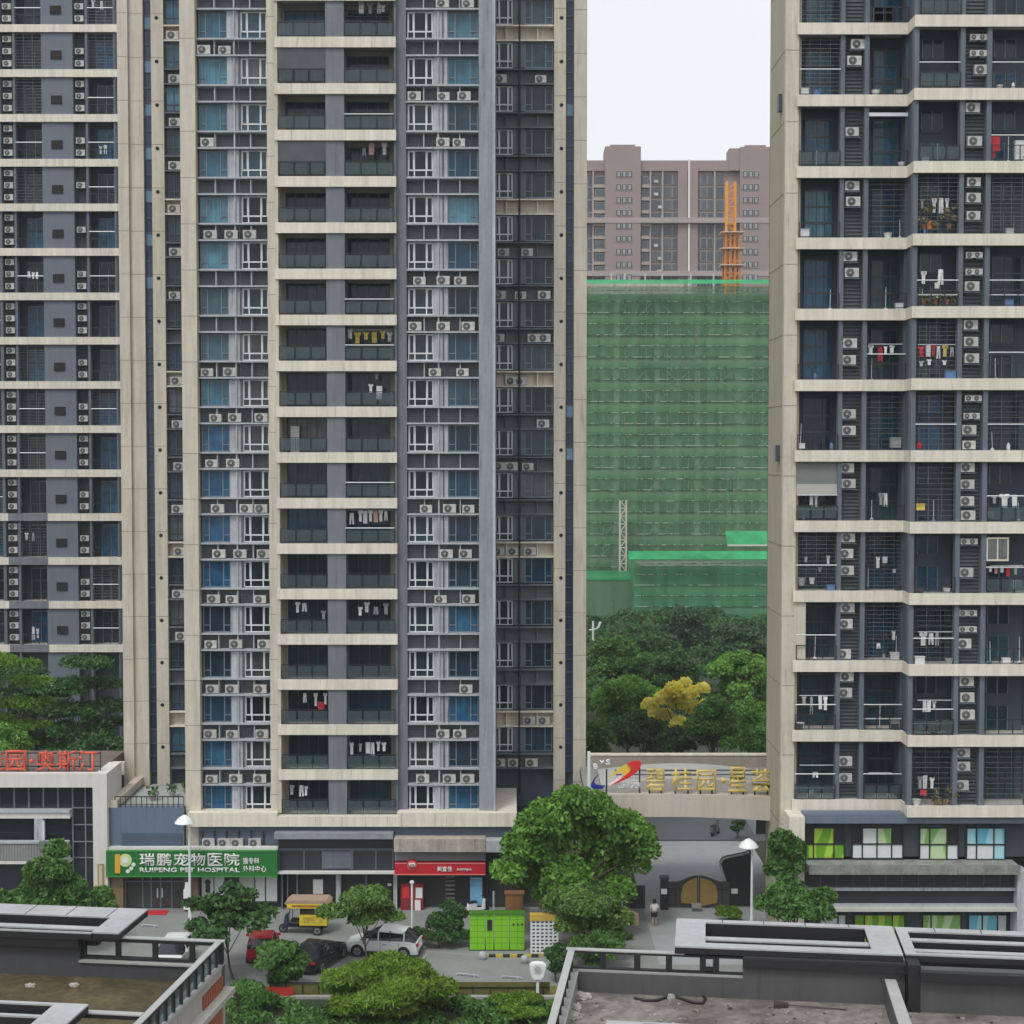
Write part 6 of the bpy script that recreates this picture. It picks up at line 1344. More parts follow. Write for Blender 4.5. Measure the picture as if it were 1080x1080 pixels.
# behind the gate bridge
gt = 'trees behind the gate bridge'
for (lab, a, b_, yt, yb2, Y, n, sz, lm_, sd_, nb, br) in (
    ('hazy dark tree tallest against the green netting, centre of the gap', 688, 768, 641, 740, 215, 5200, .42, lfE, 31, 22, .3),
    ('dim tree filling the hollow between the two-armed lamp and the tallest tree', 652, 724, 666, 745, 197, 4600, .40, lfD, 44, 20, .32),
    ('dark pointed tree beside the right edge of the gap', 746, 822, 652, 740, 205, 4600, .42, lfE, 32, 20, .3),
    ('tree below the two-armed lamp at the left of the gap', 612, 690, 668, 750, 188, 5600, .40, lfC, 33, 22, .28),
    ('dark tree behind the yellow-flowering tree', 676, 748, 684, 760, 178, 5200, .38, lfD, 34, 20, .3),
    ('green tree above the yellow-flowering tree, right side of the gap', 738, 818, 686, 770, 172, 5600, .38, lfA, 35, 22, .28),
    ('rounded green tree left of the yellow-flowering tree', 618, 706, 705, 800, 150, 6500, .30, lfA, 36, 24, .3),
    ('green tree along the right tower wall in the gap', 762, 822, 726, 810, 146, 5200, .30, lfA, 38, 20, .32),
    ('round dark tree in front of the yellow-flowering tree', 720, 786, 733, 812, 131, 6500, .24, lfC, 39, 22, .34),
    ('low dark tree below and left of the yellow-flowering tree', 636, 724, 744, 812, 138, 6800, .26, lfD, 40, 24, .32),
    ('small light tree at the left foot of the gap beside the tower', 608, 650, 760, 812, 128, 3200, .24, lfC, 41, 14, .36),
    ('dark bush behind the middle of the bridge parapet', 690, 738, 765, 812, 132, 3200, .22, lfD, 42, 14, .36),
    ('leafy bush behind the right end of the bridge parapet', 776, 820, 764, 812, 130, 3000, .24, lfC, 43, 14, .36)):
    tree('broadleaf_tree', lab, 'tree', a, b_, yt, yb2, Y, n, sz, lm_, sd_, nb, br, group=gt, trunk=.2)
tree('flowering_tree', 'bright yellow-flowering tree among the green trees behind the gate bridge', 'tree', 676, 762, 714, 780, 134.5, 6500, .30, lfY, 37, 20, .26, trunk=.2, group=gt,
     shape=[(.12, .5, .2), (.28, .62, .25), (.4, .78, .25), (.5, .55, .24), (.62, .72, .2), (.76, .78, .18), (.88, .6, .15), (.3, .35, .2), (.46, .25, .22), (.68, .45, .22), (.55, .88, .14), (.18, .4, .17), (.5, .66, .24), (.82, .5, .17)])
# left, at the foot of the far tower
gl = 'trees at the foot of the far left tower'
for (lab, a, b_, yt, yb2, Y, n, sz, lm_, sd_, lay, br) in (
    ('light green tree with flat layered branches at the left edge', -34, 58, 690, 800, 132, 6500, .26, lfH, 51, True, .34),
    ('dark green tree with flat layered branches against the tower edge', 54, 142, 690, 812, 130, 9500, .26, lfD, 52, True, .36),
    ('dim tree between the two layered trees, before the slate wall', 22, 96, 722, 815, 140, 4800, .28, lfD, 53, True, .34),
    ('bright bushy tree above the red rooftop letters at the left edge', -30, 40, 764, 830, 116, 4500, .24, lfA, 54, False, .34),
    ('second layered tree standing behind the light green one at the left edge', -20, 74, 700, 815, 142, 8000, .28, lfD, 57, True, .34),
    ('tall layered tree deep behind the right-hand red letters', 84, 140, 716, 815, 138, 5000, .28, lfD, 58, True, .36),
    ('dark bush behind the right-hand red letters', 66, 140, 770, 830, 122, 4500, .26, lfD, 55, False, .34),
    ('dark bush behind the middle red letters', 24, 84, 790, 832, 120, 3200, .26, lfD, 56, False, .34)):
    tree('broadleaf_tree', lab, 'tree', a, b_, yt, yb2, Y, n, sz, lm_, sd_, 34 if lay else 22, br, layered=lay, group=gl, trunk=.18, shell=.2 if lay else .45)

# the wooded strip far behind, where single trees can no longer be told apart
rs = np.random.RandomState(77); bl = []
for k in range(110):
    Y = rs.uniform(168, 262); x_ = rs.uniform(608, 826); bl.append((PX(x_, Y, 690), Y, rs.uniform(.6, 2.6), rs.uniform(1.5, 3), rs.uniform(1.5, 3), rs.uniform(1.2, 2.2)))
V, tone = leaves(bl, 34000, .36, rs, 1.6, .5)
o = leaf_obj('undergrowth', V, tone, lfD, None); tag(o, 'dark undergrowth filling the ground between the trees behind the gate bridge', 'undergrowth', kind='stuff')
bl = []
for k in range(40):
    Y = rs.uniform(114, 146); x_ = rs.uniform(-30, 132); bl.append((PX(x_, Y, 780), Y, rs.uniform(.6, 2.8), rs.uniform(1.2, 2.2), rs.uniform(1.2, 2.2), rs.uniform(1., 1.9)))
V, tone = leaves(bl, 12000, .32, rs, 1.6, .5)
o = leaf_obj('undergrowth', V, tone, lfD, None); tag(o, 'dark undergrowth behind the red rooftop letters at the foot of the far tower', 'undergrowth', kind='stuff')
bl = []
for k in range(70):
    x_ = rs.uniform(236, 600); bl.append((PX(x_, 83, 1065), rs.uniform(79.5, 83.4), .12, rs.uniform(.5, .9), rs.uniform(.5, .9), rs.uniform(.25, .6)))
V, tone = leaves(bl, 14000, .16, rs, 2.2, .4)
o = leaf_obj('ground_cover', V, tone, lfC, None); tag(o, 'low green ground cover between the shrubs at the bottom of the picture', 'ground cover', kind='stuff')
# ---------------------------------------------------------------- the two rooftops in front
roofdark = mat('roof_dark_paint', (.055, .056, .06), .8, .15, 1.2, .08); roofwall = mat('roof_wall_grey', (.078, .078, .08), .85, .14, 1.2, .12)
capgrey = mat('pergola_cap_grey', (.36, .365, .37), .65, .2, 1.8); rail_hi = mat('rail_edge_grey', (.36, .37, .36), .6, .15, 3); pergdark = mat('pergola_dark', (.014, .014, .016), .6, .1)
lipm = mat('parapet_lip', (.32, .32, .31), .8, .15, 2); facade = mat('roof_facade', (.34, .32, .29), .85, .12, 1, .15)
def dirtmat(name, cols, sc):
    m = bpy.data.materials.new(name); m.use_nodes = True; t = m.node_tree; N = t.nodes; L = t.links; b = N['Principled BSDF']; b.inputs['Roughness'].default_value = .9
    g = N.new('ShaderNodeNewGeometry'); n = N.new('ShaderNodeTexNoise'); n.inputs['Scale'].default_value = sc; n.inputs['Detail'].default_value = 9; n.inputs['Roughness'].default_value = .68; n.inputs['Distortion'].default_value = .6
    L.new(g.outputs['Position'], n.inputs['Vector']); cr = N.new('ShaderNodeValToRGB'); e = cr.color_ramp.elements
    while len(e) < len(cols): e.new(.5)
    for i, (p, c) in enumerate(cols): e[i].position = p; e[i].color = (*c, 1)
    L.new(n.outputs['Fac'], cr.inputs['Fac'])
    n2 = N.new('ShaderNodeTexNoise'); n2.inputs['Scale'].default_value = sc*9; n2.inputs['Detail'].default_value = 5; L.new(g.outputs['Position'], n2.inputs['Vector'])
    r = N.new('ShaderNodeMapRange'); r.inputs[1].default_value = .3; r.inputs[2].default_value = .7; r.inputs[3].default_value = .72; r.inputs[4].default_value = 1.25; L.new(n2.outputs['Fac'], r.inputs[0])
    mu = N.new('ShaderNodeVectorMath'); mu.operation = 'SCALE'; L.new(cr.outputs['Color'], mu.inputs[0]); L.new(r.outputs[0], mu.inputs['Scale']); L.new(mu.outputs[0], b.inputs['Base Color'])
    MATS[name] = m; return m
dirty = dirtmat('dirty_roof_concrete', [(.3, (.05, .043, .038)), (.44, (.13, .118, .105)), (.56, (.215, .20, .18)), (.68, (.11, .098, .086))], .42)
mossy = dirtmat('mossy_roof', [(.3, (.022, .019, .01)), (.48, (.062, .046, .02)), (.62, (.10, .078, .036)), (.75, (.045, .035, .018))], .6)
ZRL, ZFR = 17.0, 17.24
def frame_of(corner, near):
    O = GP(*corner, ZRL); N_ = GP(*near, ZRL); v = (O-N_).normalized(); u = Vector((v.y, -v.x, 0)); return O, u, v
def mk(O, u, v):
    def loc(px, py, z): d = GP(px, py, z)-O; return d.dot(u), d.dot(v)
    def zat(a, b, py):
        P = O+u*a+v*b; return PZ(py, P.y)
    return loc, zat
def lbuild(mb, name, par): return mb.build(name, par, loc=(0, 0, 0))
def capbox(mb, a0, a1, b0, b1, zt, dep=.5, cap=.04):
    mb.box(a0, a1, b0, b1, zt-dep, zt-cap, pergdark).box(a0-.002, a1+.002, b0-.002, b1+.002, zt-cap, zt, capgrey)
def pergola(par, a0, a1, bn, bf, zt, wl, wr, far, bars, near, joints=()):
    """projecting frame: end slabs, far strip, bars and near strip with dark slots between (b grows away)"""
    m_ = MB()
    if wl: capbox(m_, a0, a0+wl, bn, bf, zt, .2)
    if wr: capbox(m_, a1-wr, a1, bn, bf, zt, .2)
    capbox(m_, a0+wl, a1-wr, far, bf, zt-.001); capbox(m_, a0+wl, a1-wr, bn, near, zt-.002, .19)
    for b0, b1 in bars: capbox(m_, a0+wl+.003, a1-wr-.003, b0, b1, zt-.06, .44)
    o = lbuild(m_, 'pergola', par)
    j = MB()
    for a in joints: j.box(a-.012, a+.012, far, bf, zt-.02, zt+.003, pergdark)
    if joints: lbuild(j, 'cap_joint', o)
    return o

# --- right rooftop
O, u, v = frame_of((599, 999.5), (575.5, 1084)); loc, zat = mk(O, u, v)
rr = thing('rooftop', 'grey parapeted rooftop with dark slatted eaves and scattered rubble at the lower right', 'rooftop', O*1.0, math.atan2(u.y, u.x)); rr.location = (O.x, O.y, 0)
AE = 30.0; BN = -9.0
zlip = zat(3, -.22, 1026.5); zfl = zat(3, -.35, 1051.5)
lbuild(MB().box(.12, AE, BN, -.02, 0, zfl-.3, facade), 'body', rr)
lbuild(MB().box(.2, AE, BN, -.3, zfl-.3, zfl, dirty), 'roof_floor', rr)
a_w = loc(783, 1003, ZRL)[0]; a_j = loc(950, 1005, ZRL)[0]
w_ = MB().box(0, a_w, -.3, 0, zfl-.3, zlip-.05, roofwall).box(0, a_w, -.26, .03, zlip-.05, zlip, lipm).box(a_w, a_j, -.3, -.02, zfl-.3, ZFR-.21, roofwall).box(a_w, a_j+.25, -.45, -.3, ZFR-.42, ZFR-.21, pergdark)
w_.box(a_j+.02, a_j+.32, -.75, -.02, zfl-.3, ZFR-.1, pergdark).box(a_j+.3, AE, -.72, -.42, zfl-.3, ZFR-.21, roofwall).box(a_j+.3, AE, -.95, -.72, ZFR-.42, ZFR-.21, pergdark)
lbuild(w_, 'parapet_wall', rr)
lbuild(MB().box(0, .28, BN, -.3, zfl-.3, zlip-.05, mat('parapet_inner_pale', (.27, .26, .25), .85, .2, 1.5, .15)).box(-.03, .31, BN, -.36, zlip-.05, zlip-.001, lipm), 'parapet_wall', rr)
r_ = MB(); posts = [0, loc(631, 1010, ZRL)[0], loc(668, 1010, ZRL)[0], loc(702, 1010, ZRL)[0], loc(738, 1010, ZRL)[0], loc(752, 1010, ZRL)[0], a_w]
r_.box(-.02, a_w, -.2, -.06, ZRL-.06, ZRL, pergdark).box(-.03, loc(722, 1001, ZRL)[0], -.22, -.04, ZRL, ZRL+.03, rail_hi).box(0, a_w, -.2, -.06, zlip, zlip+.04, pergdark)
for i, a in enumerate(posts): r_.box(a, a+(.16 if i else .1), -.2, -.06, zlip+.04, ZRL-.06, pergdark)
r_.box(posts[4]+.16, posts[5], -.2, -.06, zlip+.4, ZRL-.09, pergdark).box(posts[4]+.16, posts[5], -.2, -.06, zlip+.07, zlip+.15, pergdark)
lbuild(r_, 'railing', rr)
r_ = MB().box(.04, .18, BN, -.2, ZRL-.09, ZRL, pergdark).box(.02, .2, BN, -.2, ZRL, ZRL+.03, rail_hi)
for k in range(14): r_.box(.06, .16, -.4-k*.62-.1, -.4-k*.62, zlip, ZRL-.09, pergdark)
lbuild(r_, 'railing', rr)
aL, bF = loc(714, 968.5, ZFR); aL2, bNr = loc(711.7, 997.5, ZFR); 
def bb(px, y): return loc(px, y, ZFR)[1]
aS = loc(744, 985, ZFR)[0]-aL2; aR = loc(946, 990, ZFR)[0]; aRi = loc(915.5, 990, ZFR)[0]
pergola(rr, aL2, aR, bNr, bF, ZFR, aS, aR-aRi, bb(800, 974.5), [(bb(800, 990.5), bb(800, 987.2))], bb(800, 996.3), [loc(p, 970, ZFR)[0] for p in (762, 805, 848, 893)])
a2 = loc(949.5, 992, ZFR)[0]
pergola(rr, a2, AE, loc(956, 1006, ZFR)[1], loc(943, 977.6, ZFR)[1], ZFR+.004, .28, 0, bb(1000, 983.7), [(bb(1000, 991.2), bb(1000, 988.5)), (bb(1000, 1002.5), bb(1000, 999.6))], bb(1000, 1006), [loc(p, 980, ZFR)[0] for p in (985, 1033)])
# partition wall
zp_ = zfl+.72
pa0, pb0 = loc(937, 1027, zp_); pa1, pb1 = loc(953, 1078, zp_)
lbuild(MB().prism([(pa0-.12, -.46), (pa0+.12, -.46), (pa1+.14, BN), (pa1-.14, BN)], 'z', zfl, zp_-.05, roofwall).prism([(pa0-.14, -.46), (pa0+.14, -.46), (pa1+.17, BN), (pa1-.17, BN)], 'z', zp_-.05, zp_, mat('partition_cap', (.33, .33, .32), .8, .15, 2)), 'partition_wall', rr)
# near eaves frame that just enters the picture
na0, nb0 = loc(640, 1076, ZFR); na1 = loc(869, 1074, ZFR)[0]
pergola(rr, na0, na1, nb0-2.2, nb0, ZFR, loc(679, 1076, ZFR)[0]-na0, na1-loc(834, 1075, ZFR)[0], nb0-.07, [(nb0-1.2, nb0-1.05)], nb0-2.0)
# rubbish on the right rooftop
def onroof(px, py): return GP(px, py, zfl)
def rubbish(name, label, cat, mb, base, rz=0, group=None):
    o = mb.build(name, None, loc=base); o.rotation_euler.z = rz; tag(o, label, cat, group); return o
A, B = onroof(816, 1061.5), onroof(893, 1066); d = B-A
t = thing('broom', 'long-handled broom lying on the dirty rooftop floor', 'broom', A); t.rotation_euler.z = math.atan2(d.y, d.x)
MB().bar((.3, 0, .06), (d.length, 0, .03), .018, mat('broom_handle', (.05, .045, .04), .7), 6).build('handle', t, loc=(0, 0, 0)); MB().prism([(0, -.16), (.36, -.06), (.36, .06), (0, .16)], 'z', .0, .1, mat('broom_head', (.045, .035, .03), .9, .3, 6)).build('head', t, loc=(0, 0, 0))
def lump(r, h, col, nm, seed, n=18):
    m_ = bpy.data.meshes.new(nm); bm = bmesh.new(); bmesh.ops.create_icosphere(bm, subdivisions=3, radius=1); q = random.Random(seed)
    from mathutils import noise
    for vv in bm.verts:
        f = 1+.35*noise.noise(vv.co*2.2+Vector((seed, 0, 0)))+.16*noise.noise(vv.co*6+Vector((0, seed, 0))); vv.co = Vector((vv.co.x*r*f, vv.co.y*r*.7*f, max(0, (vv.co.z*.9+.35))*h*f))
    bm.to_mesh(m_); bm.free(); m_.materials.append(col); return m_
def lumpobj(name, label, cat, px, py, r, h, col, seed, rz=0, group=None):
    o = bpy.data.objects.new(name, lump(r, h, col, name, seed)); COL.objects.link(o); o.location = onroof(px, py); o.rotation_euler.z = rz; return tag(o, label, cat, group)
lumpobj('plastic_bag', 'crumpled turquoise plastic bag against the rooftop wall', 'bag', 911, 1051.5, .2, .16, mat('bag_turquoise', (.03, .34, .42), .35, .3, 8), 3)
lumpobj('rag', 'grey crumpled rag beside the turquoise bag', 'rag', 896, 1052, .17, .09, mat('rag_grey', (.3, .3, .29), .9, .3, 6), 5)
lumpobj('rubble_heap', 'pale rubble heap in the far left corner of the right rooftop', 'rubble', 613, 1047+6, .24, .13, mat('rubble_pale', (.36, .34, .31), .9, .35, 8), 7)
lumpobj('rubble_heap', 'long pale heap of rubble along the left parapet of the right rooftop', 'rubble', 607, 1066, .22, .14, mat('rubble_pale', (.36, .34, .31)), 9, 1.3)
lumpobj('sack', 'pale sack lying near the left parapet, nearest the bottom edge', 'sack', 603, 1074, .26, .12, mat('rubble_pale', (.36, .34, .31)), 12, .4)
lumpobj('stone', 'grey stone block beside the black hose on the rooftop', 'stone', 708, 1054.5, .1, .12, mat('stone_grey', (.3, .3, .29), .9, .2, 6), 14)
lumpobj('rag', 'dark wet rag right of the partition wall', 'rag', 975, 1060, .26, .05, mat('rag_dark', (.05, .048, .045), .9, .3, 6), 16)
lumpobj('rag', 'pale scrap on the floor right of the partition wall', 'rag', 963, 1058.5, .12, .06, mat('rag_grey', (.3, .3, .29)), 18)
hose = [(669, 1054), (680, 1056.5), (693, 1056.5), (703, 1053), (712, 1052.5), (722, 1056), (732, 1059), (741, 1059.5), (744, 1055), (742, 1052.5)]
cu = bpy.data.curves.new('hose', 'CURVE'); cu.dimensions = '3D'; sp_ = cu.splines.new('POLY'); 
P = [onroof(*q)+Vector((0, 0, .04)) for q in hose]; sp_.points.add(len(P)-1)
for q, p_ in zip(sp_.points, P): q.co = (*p_, 1)
cu.bevel_depth = .035; cu.materials.append(mat('hose_black', (.02, .018, .017), .6)); o = bpy.data.objects.new('hose', cu); COL.objects.link(o); dg = bpy.context.evaluated_depsgraph_get(); dg.update()
hm = bpy.data.meshes.new_from_object(o.evaluated_get(dg)); bpy.data.objects.remove(o); o = bpy.data.objects.new('hose', hm); COL.objects.link(o); tag(o, 'black hose snaking over the rooftop floor beside a pale stone', 'hose')
q = random.Random(5); deb = MB()
for k in range(420):
    a, b_ = q.uniform(.5, 17), q.uniform(-6, -.8); s = q.uniform(.012, .05); c_ = O+u*a+v*b_; z = zfl
    deb.box(c_.x-s, c_.x+s, c_.y-s*q.uniform(.4, 1), c_.y+s*.6, z+.001, z+s*.9, q.choice((mat('rubble_pale', (.36, .34, .31)), mat('rag_dark', (.05, .048, .045)), mat('stone_grey', (.3, .3, .29)), mat('chip_brown', (.16, .11, .08), .9))))
tag(deb.build('debris'), 'small chips and crumbs of debris strewn over the right rooftop floor', 'debris', kind='stuff')

# --- left rooftop
O, u, v = frame_of((237, 991.7), (159, 1071)); loc, zat = mk(O, u, v)
lr = thing('rooftop', 'grey parapeted rooftop with mossy brown floor and orange louvre panel at the lower left', 'rooftop', (O.x, O.y, 0), math.atan2(u.y, u.x))
zlip = zat(-2, -.3, 1015.5); zfl = zat(-2, -.35, 1034); AW = -26.0
lbuild(MB().box(AW, -.16, -13, -.02, 0, zfl-.3, facade), 'body', lr)
lbuild(MB().box(AW, -.2, -13, -.3, zfl-.3, zfl, mossy), 'roof_floor', lr)
a_w = loc(70, 1000, ZRL)[0]
wm = MB().box(a_w, 0, -.3, 0, zfl-.3, zlip-.05, roofdark).box(a_w, 0, -.36, .03, zlip-.05, zlip, lipm).box(AW, a_w, -.3, 0, zfl-.3, ZFR-.22, roofdark).box(AW, a_w+.05, -.5, -.3, ZFR-.45, ZFR-.22, pergdark)
lbuild(wm, 'parapet_wall', lr)
r_ = MB(); ps = [a_w, loc(109, 1000, ZRL)[0], loc(150.5, 1000, ZRL)[0], loc(192, 1000, ZRL)[0], -.12]
r_.box(a_w, 0, -.2, -.06, ZRL-.1, ZRL, pergdark).box(loc(118, 990, ZRL)[0], .03, -.22, -.04, ZRL, ZRL+.03, rail_hi).box(a_w, 0, -.2, -.06, zlip, zlip+.08, pergdark)
for a in ps: r_.box(a, a+.12, -.2, -.06, zlip+.08, ZRL-.1, pergdark)
lbuild(r_, 'railing', lr)
bN = loc(159, 1071, ZRL)[1]
lbuild(MB().box(-.3, 0, -13, -.3, zfl-.3, zlip-.05, facade).box(-.34, .03, -13, -.36, zlip-.05, zlip-.001, lipm), 'parapet_wall', lr)
r_ = MB().box(-.16, -.03, -13, -.2, ZRL-.07, ZRL, pergdark).box(-.18, -.01, -13, -.2, ZRL, ZRL+.03, rail_hi)
for k in range(24): r_.box(-.14, -.06, -.4-k*.55-.07, -.4-k*.55, zlip, ZRL-.07, pergdark)
rg_ = lbuild(r_, 'railing', lr); lbuild(MB().box(-.1, -.08, -13, -.3, zlip+.05, ZRL-.1, railglass), 'glass_panel', rg_)
lbuild(MB().box(AW, -.2, bN-.08, bN+.08, ZRL-.1, ZRL, pergdark).box(AW, -.2, bN-.1, bN+.1, ZRL, ZRL+.03, rail_hi).box(-3.2, -3.05, bN-.06, bN+.06, zfl, ZRL-.1, pergdark).box(AW, -.2, bN-.07, bN+.07, zfl, zlip, roofwall), 'railing', lr)
lbuild(MB().box(-.16, 0, -13, -.0, 0, zfl-.3, facade), 'side_wall', lr)
def bb(px, y): return loc(px, y, ZFR)[1]
e1, bF = loc(156, 958.7, ZFR); e0, bNr = loc(125, 984, ZFR); ei = loc(107, 975, ZFR)[0]
pergola(lr, AW, (e0+e1)/2, bNr, bF, ZFR, 0, (e0+e1)/2-ei, bb(60, 965), [(bb(60, 976.5), bb(60, 973.2))], bb(60, 982.3), [loc(p, 961, ZFR)[0] for p in (30, 75, 120)])
f0, fb = loc(59, 1057.5, ZFR); f1 = loc(95, 1057.5, ZFR)[0]
pergola(lr, AW, f1, fb-4, fb, ZFR, 0, f1-f0, fb-.12, [(fb-.75, fb-.62)], fb-3.7)
# louvre panel and ledge on the outer side wall: where the sight line meets the wall plane
def side_hit(px, py, aoff=.0):
    d = Vector(ray(px, py)); P0 = Vector((0, 0, H)); base = Vector((O.x, O.y, 0))+u*aoff; t_ = (base-P0).dot(u)/d.dot(u); P_ = P0+d*t_; return (P_-Vector((O.x, O.y, 0))).dot(v), P_.z
orl = mat('louvre_orange', (.30, .085, .04), .7, .15, 2)
(b0, z0), (b1, z1) = side_hit(234, 1029), side_hit(213.5, 1071)
bt, zt = side_hit(234, 1029); zt2 = side_hit(234, 1052)[1]; bl_ = side_hit(213.5, 1058)[0]
m_ = MB(); n_ = 9
for k in range(n_):
    ba, bz = bl_+(bt-bl_)*k/n_, bl_+(bt-bl_)*(k+.6)/n_; m_.box(.002, .05, ba, bz, zt2, zt, orl)
m_.box(.001, .02, bl_, bt, zt2, zt, mat('louvre_back', (.15, .04, .025), .8)); lbuild(m_, 'louvre_panel', lr)
zl_2 = side_hit(247, 1042, .3)[1]
lbuild(MB().box(.002, .3, -13, -.05, zl_2-.15, zl_2, mat('side_ledge', (.36, .35, .32), .85, .15, 2)), 'side_ledge', lr)
lbuild(MB().box(.002, .05, bl_-.2, bt-.1, zl_2-1.6, zl_2-.35, orl), 'louvre_panel', lr)
zfl_l = zfl
def onroof(px, py): return GP(px, py, zfl_l)
for i, (a, b_) in enumerate(((32, 1041), (78, 1040.5))): lumpobj('stone', ('pair of pale stones on the mossy roof floor, left one', 'flat pale stone on the mossy roof floor, right one')[i], 'stone', a, b_, .13, .08, mat('rubble_pale', (.36, .34, .31)), 21+i)

# ---------------------------------------------------------------- laundry, plants and clutter on the balconies
def cloth_mat(nm, c): return mat('cloth_'+nm, c, .9, .06, 4)
CL = {'w': cloth_mat('white', (.68, .68, .68)), 'g': cloth_mat('grey', (.33, .33, .34)), 'r': cloth_mat('red', (.45, .03, .04)), 'y': cloth_mat('yellow', (.62, .48, .09)), 'b': cloth_mat('blue', (.10, .18, .34)), 'k': cloth_mat('black', (.03, .03, .035)), 'o': cloth_mat('orange', (.6, .2, .05)), 'p': cloth_mat('pink', (.55, .32, .33))}
CN = {'w': 'white', 'g': 'grey', 'r': 'red', 'y': 'yellow', 'b': 'blue', 'k': 'black', 'o': 'orange', 'p': 'pink'}
SHP = {'s': ([(-.5, 0), (-.16, 0), (0, -.06), (.16, 0), (.5, 0), (.5, -.25), (.3, -.3), (.3, -1), (-.3, -1), (-.3, -.3), (-.5, -.25)], 'shirt'),
       't': ([(-.4, 0), (.4, 0), (.5, -1), (.14, -1), (0, -.3), (-.14, -1), (-.5, -1)], 'trousers'),
       'l': ([(-.5, 0), (.5, 0), (.46, -1), (-.46, -1)], 'towel')}
def garment(px, py, wpx, hpx, kind, col, Y, where):
    s = Y/F; pts, nm = SHP[kind]; W, Hh = wpx*s, hpx*s; ph_ = rnd.uniform(0, 6)
    m_ = MB(); k = len(m_.v); n = len(pts)
    bend = lambda x, z: .05*math.sin(x*9+ph_)+.04*z*math.sin(ph_)
    fr_ = [(x*W, bend(x, z), z*Hh) for x, z in pts]; m_.v += fr_+[(x, y+.03, z) for x, y, z in fr_]
    for i in range(n): m_.f.append((i, (i+1) % n, n+(i+1) % n, n+i)); m_.m.append(m_.mi(CL[col]))
    m_.f.append(tuple(range(n-1, -1, -1))); m_.m.append(0); m_.f.append(tuple(range(n, 2*n))); m_.m.append(0)
    o = m_.build(nm, None, loc=(PX(px, Y, py), Y, PZ(py, Y))); o.rotation_euler.z = rnd.uniform(-.25, .25)
    o['_w'] = where; return o, nm, col
ROWS = {}
def line(Y, where, items):
    for it in items: 
        o, nm, c = garment(*it, Y, where); ROWS.setdefault(where, []).append((it[0], o, nm, c))
YM = Y0+.6
line(YM, 'top balcony right of the grey column', [(381, 2, 5, 12, 'l', 'w'), (390, 3, 6, 11, 's', 'g'), (399.6, 2, 4, 12, 't', 'w'), (404, 5, 5, 7, 's', 'w')])
line(YM, 'fourth balcony from top, right of the column', [(391.8, 150, 6, 13, 'l', 'p'), (405.5, 150, 6, 13, 's', 'w'), (384, 156, 4, 8, 't', 'g')])
line(YM, 'eighth balcony from top, right of the column', [(369, 347, 6, 10, 's', 'w'), (377, 350, 7, 12, 's', 'y'), (386, 350, 6, 8, 's', 'y'), (394.5, 350, 6, 11, 'l', 'y'), (403.7, 349, 6, 8, 's', 'y'), (411, 350, 6, 10, 's', 'w')])
line(YM, 'ninth balcony from top, right of the column', [(391, 405, 5, 9, 's', 'w'), (400, 407, 6, 14, 'l', 'w'), (397, 394, 4, 6, 's', 'g')])
line(YM, 'twelfth balcony from top, right of the column', [(371, 541, 5, 12, 't', 'w'), (380, 538, 5, 12, 's', 'w'), (385, 539, 5, 13, 'l', 'w'), (390.5, 538, 5, 12, 's', 'w'), (396, 539, 5, 12, 'l', 'p'), (401.5, 538, 5, 12, 's', 'w'), (407, 539, 4, 10, 't', 'w')])
line(YM, 'fourteenth balcony from top, left of the column', [(314, 635, 5, 11, 's', 'w'), (321, 636, 5, 9, 't', 'w'), (341, 644, 5, 9, 's', 'g')])
line(YM, 'fourteenth balcony from top, right of the column', [(380, 640, 5, 9, 's', 'w'), (387, 635, 6, 11, 's', 'w'), (396.5, 640, 5, 8, 't', 'g'), (407, 636, 6, 12, 's', 'g')])
line(YM, 'sixteenth balcony from top, left of the column', [(321.7, 731, 4, 10, 't', 'w'), (333, 731, 4, 14, 's', 'w'), (338.5, 740, 7, 9, 'l', 'r'), (343, 731, 4, 12, 's', 'w')])
line(YM, 'seventeenth balcony from top, right of the column', [(370.7, 783, 5, 14, 's', 'w'), (380, 784, 4, 9, 's', 'g'), (388, 783, 5, 12, 'l', 'w'), (393, 783, 4, 14, 't', 'w'), (399, 782, 4, 10, 's', 'w'), (405, 783, 5, 9, 's', 'w')])
line(YM, 'lowest balcony, left of the column', [(308, 828, 5, 10, 's', 'g'), (318, 828, 5, 12, 't', 'w'), (323, 829, 4, 10, 's', 'w')])
YA, YB2 = YR+.6, YQ+.6
line(YA, 'seventh balcony level, second bay, right tower', [(918.5, 364, 6, 9, 's', 'w'), (928.5, 366, 5, 15, 't', 'r'), (934, 365, 4, 8, 's', 'w'), (941, 364, 6, 8, 's', 'w')])
line(YB2, 'seventh balcony level, third bay, right tower', [(971.5, 365, 7, 11, 's', 'r'), (979, 364, 5, 12, 'l', 'w'), (985, 364, 5, 11, 's', 'r'), (990, 365, 4, 13, 't', 'w'), (997, 364, 6, 12, 's', 'y'), (1004, 366, 4, 10, 't', 'g'), (972, 381, 5, 5, 's', 'w'), (980, 379, 5, 6, 's', 'w'), (996, 380, 5, 5, 's', 'w')])
line(YB2, 'ninth balcony level, third bay, right tower', [(985.5, 209, 5, 15, 's', 'w'), (992.5, 209, 5, 16, 't', 'w'), (999, 209, 4, 14, 's', 'w'), (973, 210, 4, 9, 's', 'g')])
line(YB2, 'eighth balcony level, third bay, right tower', [(974.5, 286, 6, 13, 's', 'w'), (992.5, 284, 6, 16, 't', 'w'), (988.5, 298, 5, 6, 'l', 'w')])
line(YA, 'fifth balcony level, first bay, right tower', [(856, 521, 4, 13, 'l', 'w'), (861, 521, 4, 14, 's', 'w')])
